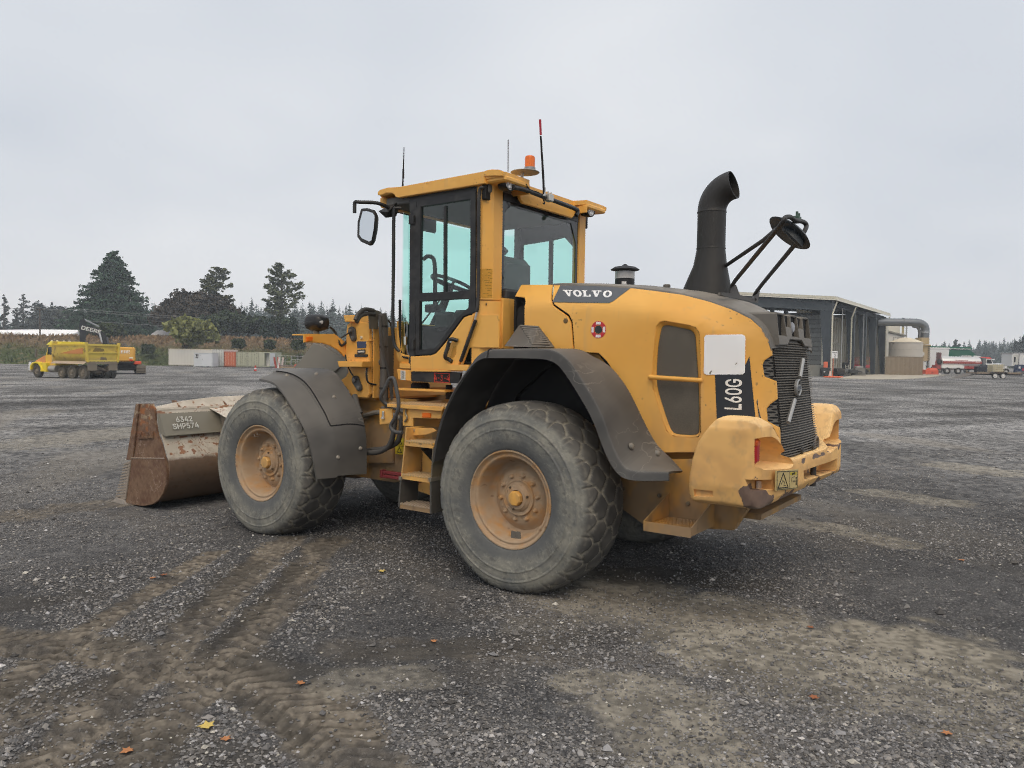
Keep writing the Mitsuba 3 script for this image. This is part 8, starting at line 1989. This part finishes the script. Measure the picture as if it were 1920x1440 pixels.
ch = np.array([[1.219,1.261],[1.225,1.225],[1.206,1.186],[1.236,1.152]])
put('latch_chain', tube([[x, 1.012, z] for x, z in ch], .008, 6, smooth_path=3), 'tinted_metal', PF, color=(.3, .25, .17))
hr = np.array([[1.429,1.265],[1.48,1.308],[1.487,1.353],[1.438,1.428],[1.394,1.502],[1.363,1.517],[1.332,1.504],[1.3,1.402],[1.281,1.317],[1.286,1.254],[1.328,1.175],[1.365,1.123],[1.358,1.087],[1.308,1.064],[1.234,1.066]])
put('hand_hold', tube([[x, 1.04 + (0 if i > 1 else -.03 * (2 - i)), z] for i, (x, z) in enumerate(hr)], .0165, 10, smooth_path=5), 'tinted_satin', PF, color=(.075, .075, .075), smooth=50)
br = np.array([[1.182,1.114],[0.878,1.125],[0.843,1.106],[0.946,1.069],[1.169,1.04]])
put('hanger_plate', prism(br, 1.05, 1.06, bevel=.003), 'yellow_paint', LD)
for u in [[1.158,1.085],[1.087,1.096]]:
    put('bolt', frame(bolt_head(.013, .01), [u[0], 1.06, u[1]], [1, 0, 0], [0, 0, -1], [0, 1, 0]), 'tinted_metal', LD, color=(.45, .4, .32))
ls = np.array([[1.092,1.122],[1.051,1.124],[1.101,0.964],[1.124,0.857],[1.139,0.676],[1.163,0.674],[1.153,0.82],[1.132,0.988]])
def slat_between(p, q, y0, y1, t=.006):
    p, q = np.array(p), np.array(q); d = (q - p) / np.linalg.norm(q - p); n_ = np.array([-d[1], d[0]]) * t
    return prism([p + n_, q + n_, q - n_, p - n_], y0, y1)
L0, L1 = np.array([[1.086,1.122],[1.139,0.689]]); L2 = np.array([[1.158,0.467]][0])
R0, R1 = np.array([[0.797,0.988],[0.815,0.702]]); R2 = np.array([[0.811,0.455]][0])
put('stringer', slat_between(L0, L1, .93, 1.15), 'yellow_paint', LD)
put('stringer', slat_between(R0, R1, .93, 1.15), 'tinted_satin', LD, color=(.15, .125, .085))
for a, b in ((L1 + [0, .02], L2), (R1 + [0, .03], R2)):
    put('rubber_hanger', slat_between(a, b, .94, 1.155, .008), 'tinted_satin', LD, color=(.085, .08, .072))
    put('hanger_clamp', slat_between(a + [0, -.02], a + [0, .01], .94, 1.165, .014), 'tinted_satin', LD, color=(.16, .145, .12))
steps = [np.array([[1.096,1.013],[0.792,1.018]]), np.array([[1.131,0.738],[0.821,0.74]]), np.array([[1.152,0.494],[0.812,0.497]])]
for i, st_ in enumerate(steps):
    z = float(st_.mean(0)[1]); xa, xb = sorted((st_[0][0], st_[1][0]))
    colr = 'yellow_paint' if i < 2 else 'dusty_frame'
    tk = put('tread', cat(box(xa, xb, .95, 1.15, z - .012, z - .004), box(xa, xb, 1.142, 1.15, z - .04, z + .002), box(xa, xb, .95, .958, z - .04, z)), colr, LD)
    out = []
    for j, y in enumerate((.975, 1.01, 1.045, 1.08, 1.115, 1.145)):
        for k in range(11):
            out.append(moved(lathe([(.0125, -.002), (.011, .009), (.008, .011), (.006, .004)], 6), (xa + (xb - xa) * (k + .25 + .5 * (j % 2)) / 11.3, y, z - .004)))
    put('tread_teeth', cat(*out), 'tinted_satin', tk, kind='stuff', color=(.42, .30, .16) if i < 2 else (.30, .24, .18), smooth=False)
put('step_brace', prism(np.array([[1.126,0.945],[0.972,0.957],[0.97,0.825]]), .94, .95), 'rubber_black', LD)
wl = np.array([[1.862,0.936],[1.752,0.944],[1.75,0.789],[1.86,0.78]]); 
for a, b in ((0, .48), (.52, 1)):
    z1, z0 = wl[0][1] + (wl[3][1] - wl[0][1]) * a, wl[0][1] + (wl[3][1] - wl[0][1]) * b
    put('caution_label', prism([(wl[0][0], z0), (wl[1][0], z0), (wl[1][0], z1), (wl[0][0], z1)], .471, .474), 'tinted_satin', L, color=(.58, .45, .03))
    cx_ = (wl[0][0] + wl[1][0]) / 2; cz_ = (z0 + z1) / 2
    put('caution_print', tube([[cx_ - .03, .4745, cz_ - .02], [cx_ + .03, .4745, cz_ - .02], [cx_, .4745, cz_ + .03], [cx_ - .03, .4745, cz_ - .02]], .004, 5), 'tinted_matte', L, color=(.03, .03, .03))
# tread plate beside the fender
ft = np.array([[0.909,1.639],[0.672,1.641],[0.693,1.591],[0.908,1.593]])
put('side_foothold', cat(prism(ft, .82, .86, bevel=.003)), 'yellow_paint', L)
# --- rear lamps, bar, aerials, beacon
for s in (1, -1):
    lc_ = np.array([[0.704,3.101]][0])
    if s < 0: lc_ = np.array([[-0.594,3.097]][0])
    k = put('rear_work_lamp', moved(lathe([(.0001, -.10), (.045, -.10), (.062, -.05), (.064, .0), (.060, .004), (.056, -.004)], 28), (.40, lc_[0], lc_[1]), ry=-math.pi / 2, rz=-.12), 'black_paint', L, smooth=50)
    put('lens', moved(lathe([(.0001, .001), (.056, -.003)], 28), (.40, lc_[0], lc_[1]), ry=-math.pi / 2, rz=-.12), 'tinted_gloss', k, color=(.55, .555, .56))
    for i in range(7):
        a = i * 2 * np.pi / 6; r0 = .037 if i < 6 else 0
        put('lamp_cell', moved(lathe([(.0001, .006), (.012, .004), (.0165, -.003)], 12), (.396, lc_[0] + r0 * math.cos(a), lc_[1] + r0 * math.sin(a)), ry=-math.pi / 2, rz=-.12), 'tinted_gloss', k, color=(.82, .83, .84))
bar = np.array([[0.695,3.067],[0.522,3.077],[0.158,3.067],[-0.26,3.055],[-0.317,3.035],[-0.29,2.997]])
put('lamp_bar', tube([[.38, y, z] for y, z in bar], .0195, 12, smooth_path=3), 'black_paint', L, smooth=50)
cab_ = np.array([[0.537,3.121],[0.474,3.085],[0.339,3.083],[0.273,3.037],[0.255,3.009],[0.28,3.009]])
put('bar_cable', tube([[.365, y, z] for y, z in cab_], .005, 6, smooth_path=5), 'rubber_black', L)
cl_ = np.array([[0.19,3.07]][0])
put('aerial_clamp', cat(box(.34, .40, cl_[0] - .045, cl_[0] + .03, cl_[1] - .03, cl_[1] + .03, .006), tube([[.36, cl_[0] + .02, cl_[1]], [.36, cl_[0] + .02, cl_[1] + .05]], .007, 6), tube([[.36, cl_[0] - .03, cl_[1]], [.36, cl_[0] - .03, cl_[1] + .05]], .007, 6)), 'tinted_metal', L, color=(.55, .54, .5))
aw = np.array([[0.273,3.076],[0.29,3.234],[0.336,3.555]]); ar = np.array([[0.336,3.564],[0.351,3.687]])
put('whip_aerial', tube([[.36, y, z] for y, z in aw], [.010, .010, .008], 8), 'rubber_black', L)
put('aerial_tip', tube([[.36, y, z] for y, z in ar], .010, 8), 'tinted_satin', L, color=(.40, .03, .05), label='red tip of the tall whip aerial')
ah = np.array([[0.266,3.14],[0.272,3.068]])
put('aerial_socket', tube([[.36, y, z] for y, z in ah], .013, 8), 'tinted_metal', L, color=(.6, .6, .58))
aa_ = np.array([[1.544,3.202],[1.539,3.308],[1.533,3.54]])
put('thin_aerial', tube([[x, .74, z] for x, z in aa_], [.008, .006, .0035], 6), 'rubber_black', L)
mA = aa_[1]
put('aerial_coil', tube([[mA[0], .74, mA[1] - .04], [mA[0], .74, mA[1] + .04]], .009, 8), 'rubber_black', L)
ab = np.array([[1.153,3.489],[1.156,3.794]])
put('thin_aerial', tube([[x, -.3, z] for x, z in ab], .005, 6), 'tinted_satin', L, color=(.12, .12, .13))
bp = np.array([[0.501,3.225]][0])
bpx = .40
pk = put('beacon_plate', lathe([(.0001, .006), (.115, .004), (.12, 0), (.115, -.004), (.0001, -.006)], 36, 'z', (bpx, bp[0], bp[1])), 'tinted_satin', L, color=(.34, .30, .24))
put('beacon_stalk', tube([[bpx + .01, bp[0] + .02, bp[1]], [bpx + .02, bp[0] + .01, bp[1] - .05], [bpx - .01, bp[0] - .03, bp[1] - .09], [bpx - .01, bp[0] - .03, bp[1] - .16]], .013, 8, smooth_path=4), 'tinted_metal', L, color=(.45, .44, .42))
bo = np.array([[0.432,3.241]][0])
bk = put('beacon', lathe([(.047, -.004), (.047, .035), (.042, .04)], 28, 'z', (bpx, bo[0], bo[1])), 'tinted_metal', L, color=(.30, .30, .30))
put('dome', lathe([(.042, .038), (.042, .115), (.038, .128), (.027, .134), (.0001, .136)], 28, 'z', (bpx, bo[0], bo[1])), 'lamp_amber', bk, smooth=40, label='amber dome of the rotating beacon')
# outside mirror
ma = np.array([[1.818,3.004],[1.811,3.026],[1.772,3.034],[1.641,3.027],[1.449,3.021]])
put('mirror_arm', tube([[ma[0][0], 1.05, ma[0][1] - .06], [ma[0][0], 1.05, ma[0][1]], [ma[1][0], 1.05, ma[1][1] + .01], [ma[2][0], 1.04, ma[2][1]], [ma[3][0], .95, ma[3][1]], [1.62, .80, 3.00]], .016, 10, smooth_path=4), 'black_paint', L, smooth=50)
put('mirror_mount', cat(Manifold.hull_points(np.array([[1.58, .74, 3.02], [1.74, .80, 3.0], [1.72, .86, 2.98], [1.60, .86, 2.96], [1.66, .83, 2.92], [1.6, .76, 2.94], [1.70, .72, 3.06], [1.56, .8, 3.05]]))), 'black_paint', L, smooth=50)
mq = np.array([[1.745,2.979],[1.692,2.978],[1.608,2.952],[1.582,2.917],[1.593,2.783],[1.624,2.658],[1.656,2.651],[1.755,2.691],[1.788,2.73],[1.783,2.868]])
mc_ = mq.mean(0)
mr = Manifold.hull_points(np.array([[c[0], y_, c[1]] for q_, y_ in ((mq, 1.02), (mc_ + (mq - mc_) * .93, 1.045), (mc_ + (mq - mc_) * .75, .97)) for c in q_]))
mm_ = tm(mr); v = np.array(mm_.vertices); c3 = np.array([mc_[0], 1.02, mc_[1]]); a = .12
d_ = v - c3; v = c3 + np.stack([d_[:, 0] * math.cos(a) * 1.0 - d_[:, 1] * math.sin(a), d_[:, 0] * math.sin(a) * 1.0 + d_[:, 1] * math.cos(a), d_[:, 2]], 1); mm_.vertices = v
mk_ = put('side_mirror', mm_, 'black_paint', L, smooth=50)
gq = mc_ + (mq - mc_) * .80 + [-.012, 0]
g3 = np.array([[c[0], 1.0465, c[1]] for c in gq]) - c3
g3 = c3 + np.stack([g3[:, 0] * math.cos(a) * 1.0 - g3[:, 1] * math.sin(a), g3[:, 0] * math.sin(a) * 1.0 + g3[:, 1] * math.cos(a), g3[:, 2]], 1)
put('mirror_pane', trimesh.Trimesh(g3, [[0, i, i + 1] for i in range(1, len(g3) - 1)], process=False), 'mirror_glass', mk_, smooth=False)

# ---------------------------------------------------------------- thin mist in the air
scene['mist'] = {'type': 'homogeneous', 'albedo': {'type': 'rgb', 'value': [.95, .955, .96]}, 'sigma_t': {'type': 'rgb', 'value': [.00062, .00068, .00074]}}
HZ0 = np.array(EYE[:2])
scene['haze'] = {'type': 'cube', 'to_world': T().translate([float(HZ0[0]), float(HZ0[1]), 11.9]).scale([660.0, 660.0, 15.6]), 'bsdf': {'type': 'null'}, 'interior': {'type': 'ref', 'id': 'mist'}}
scene['camera']['medium'] = {'type': 'ref', 'id': 'mist'}
tag('haze', 'thin grey mist that pales the woods beyond the yard', 'haze', None, 'stuff')
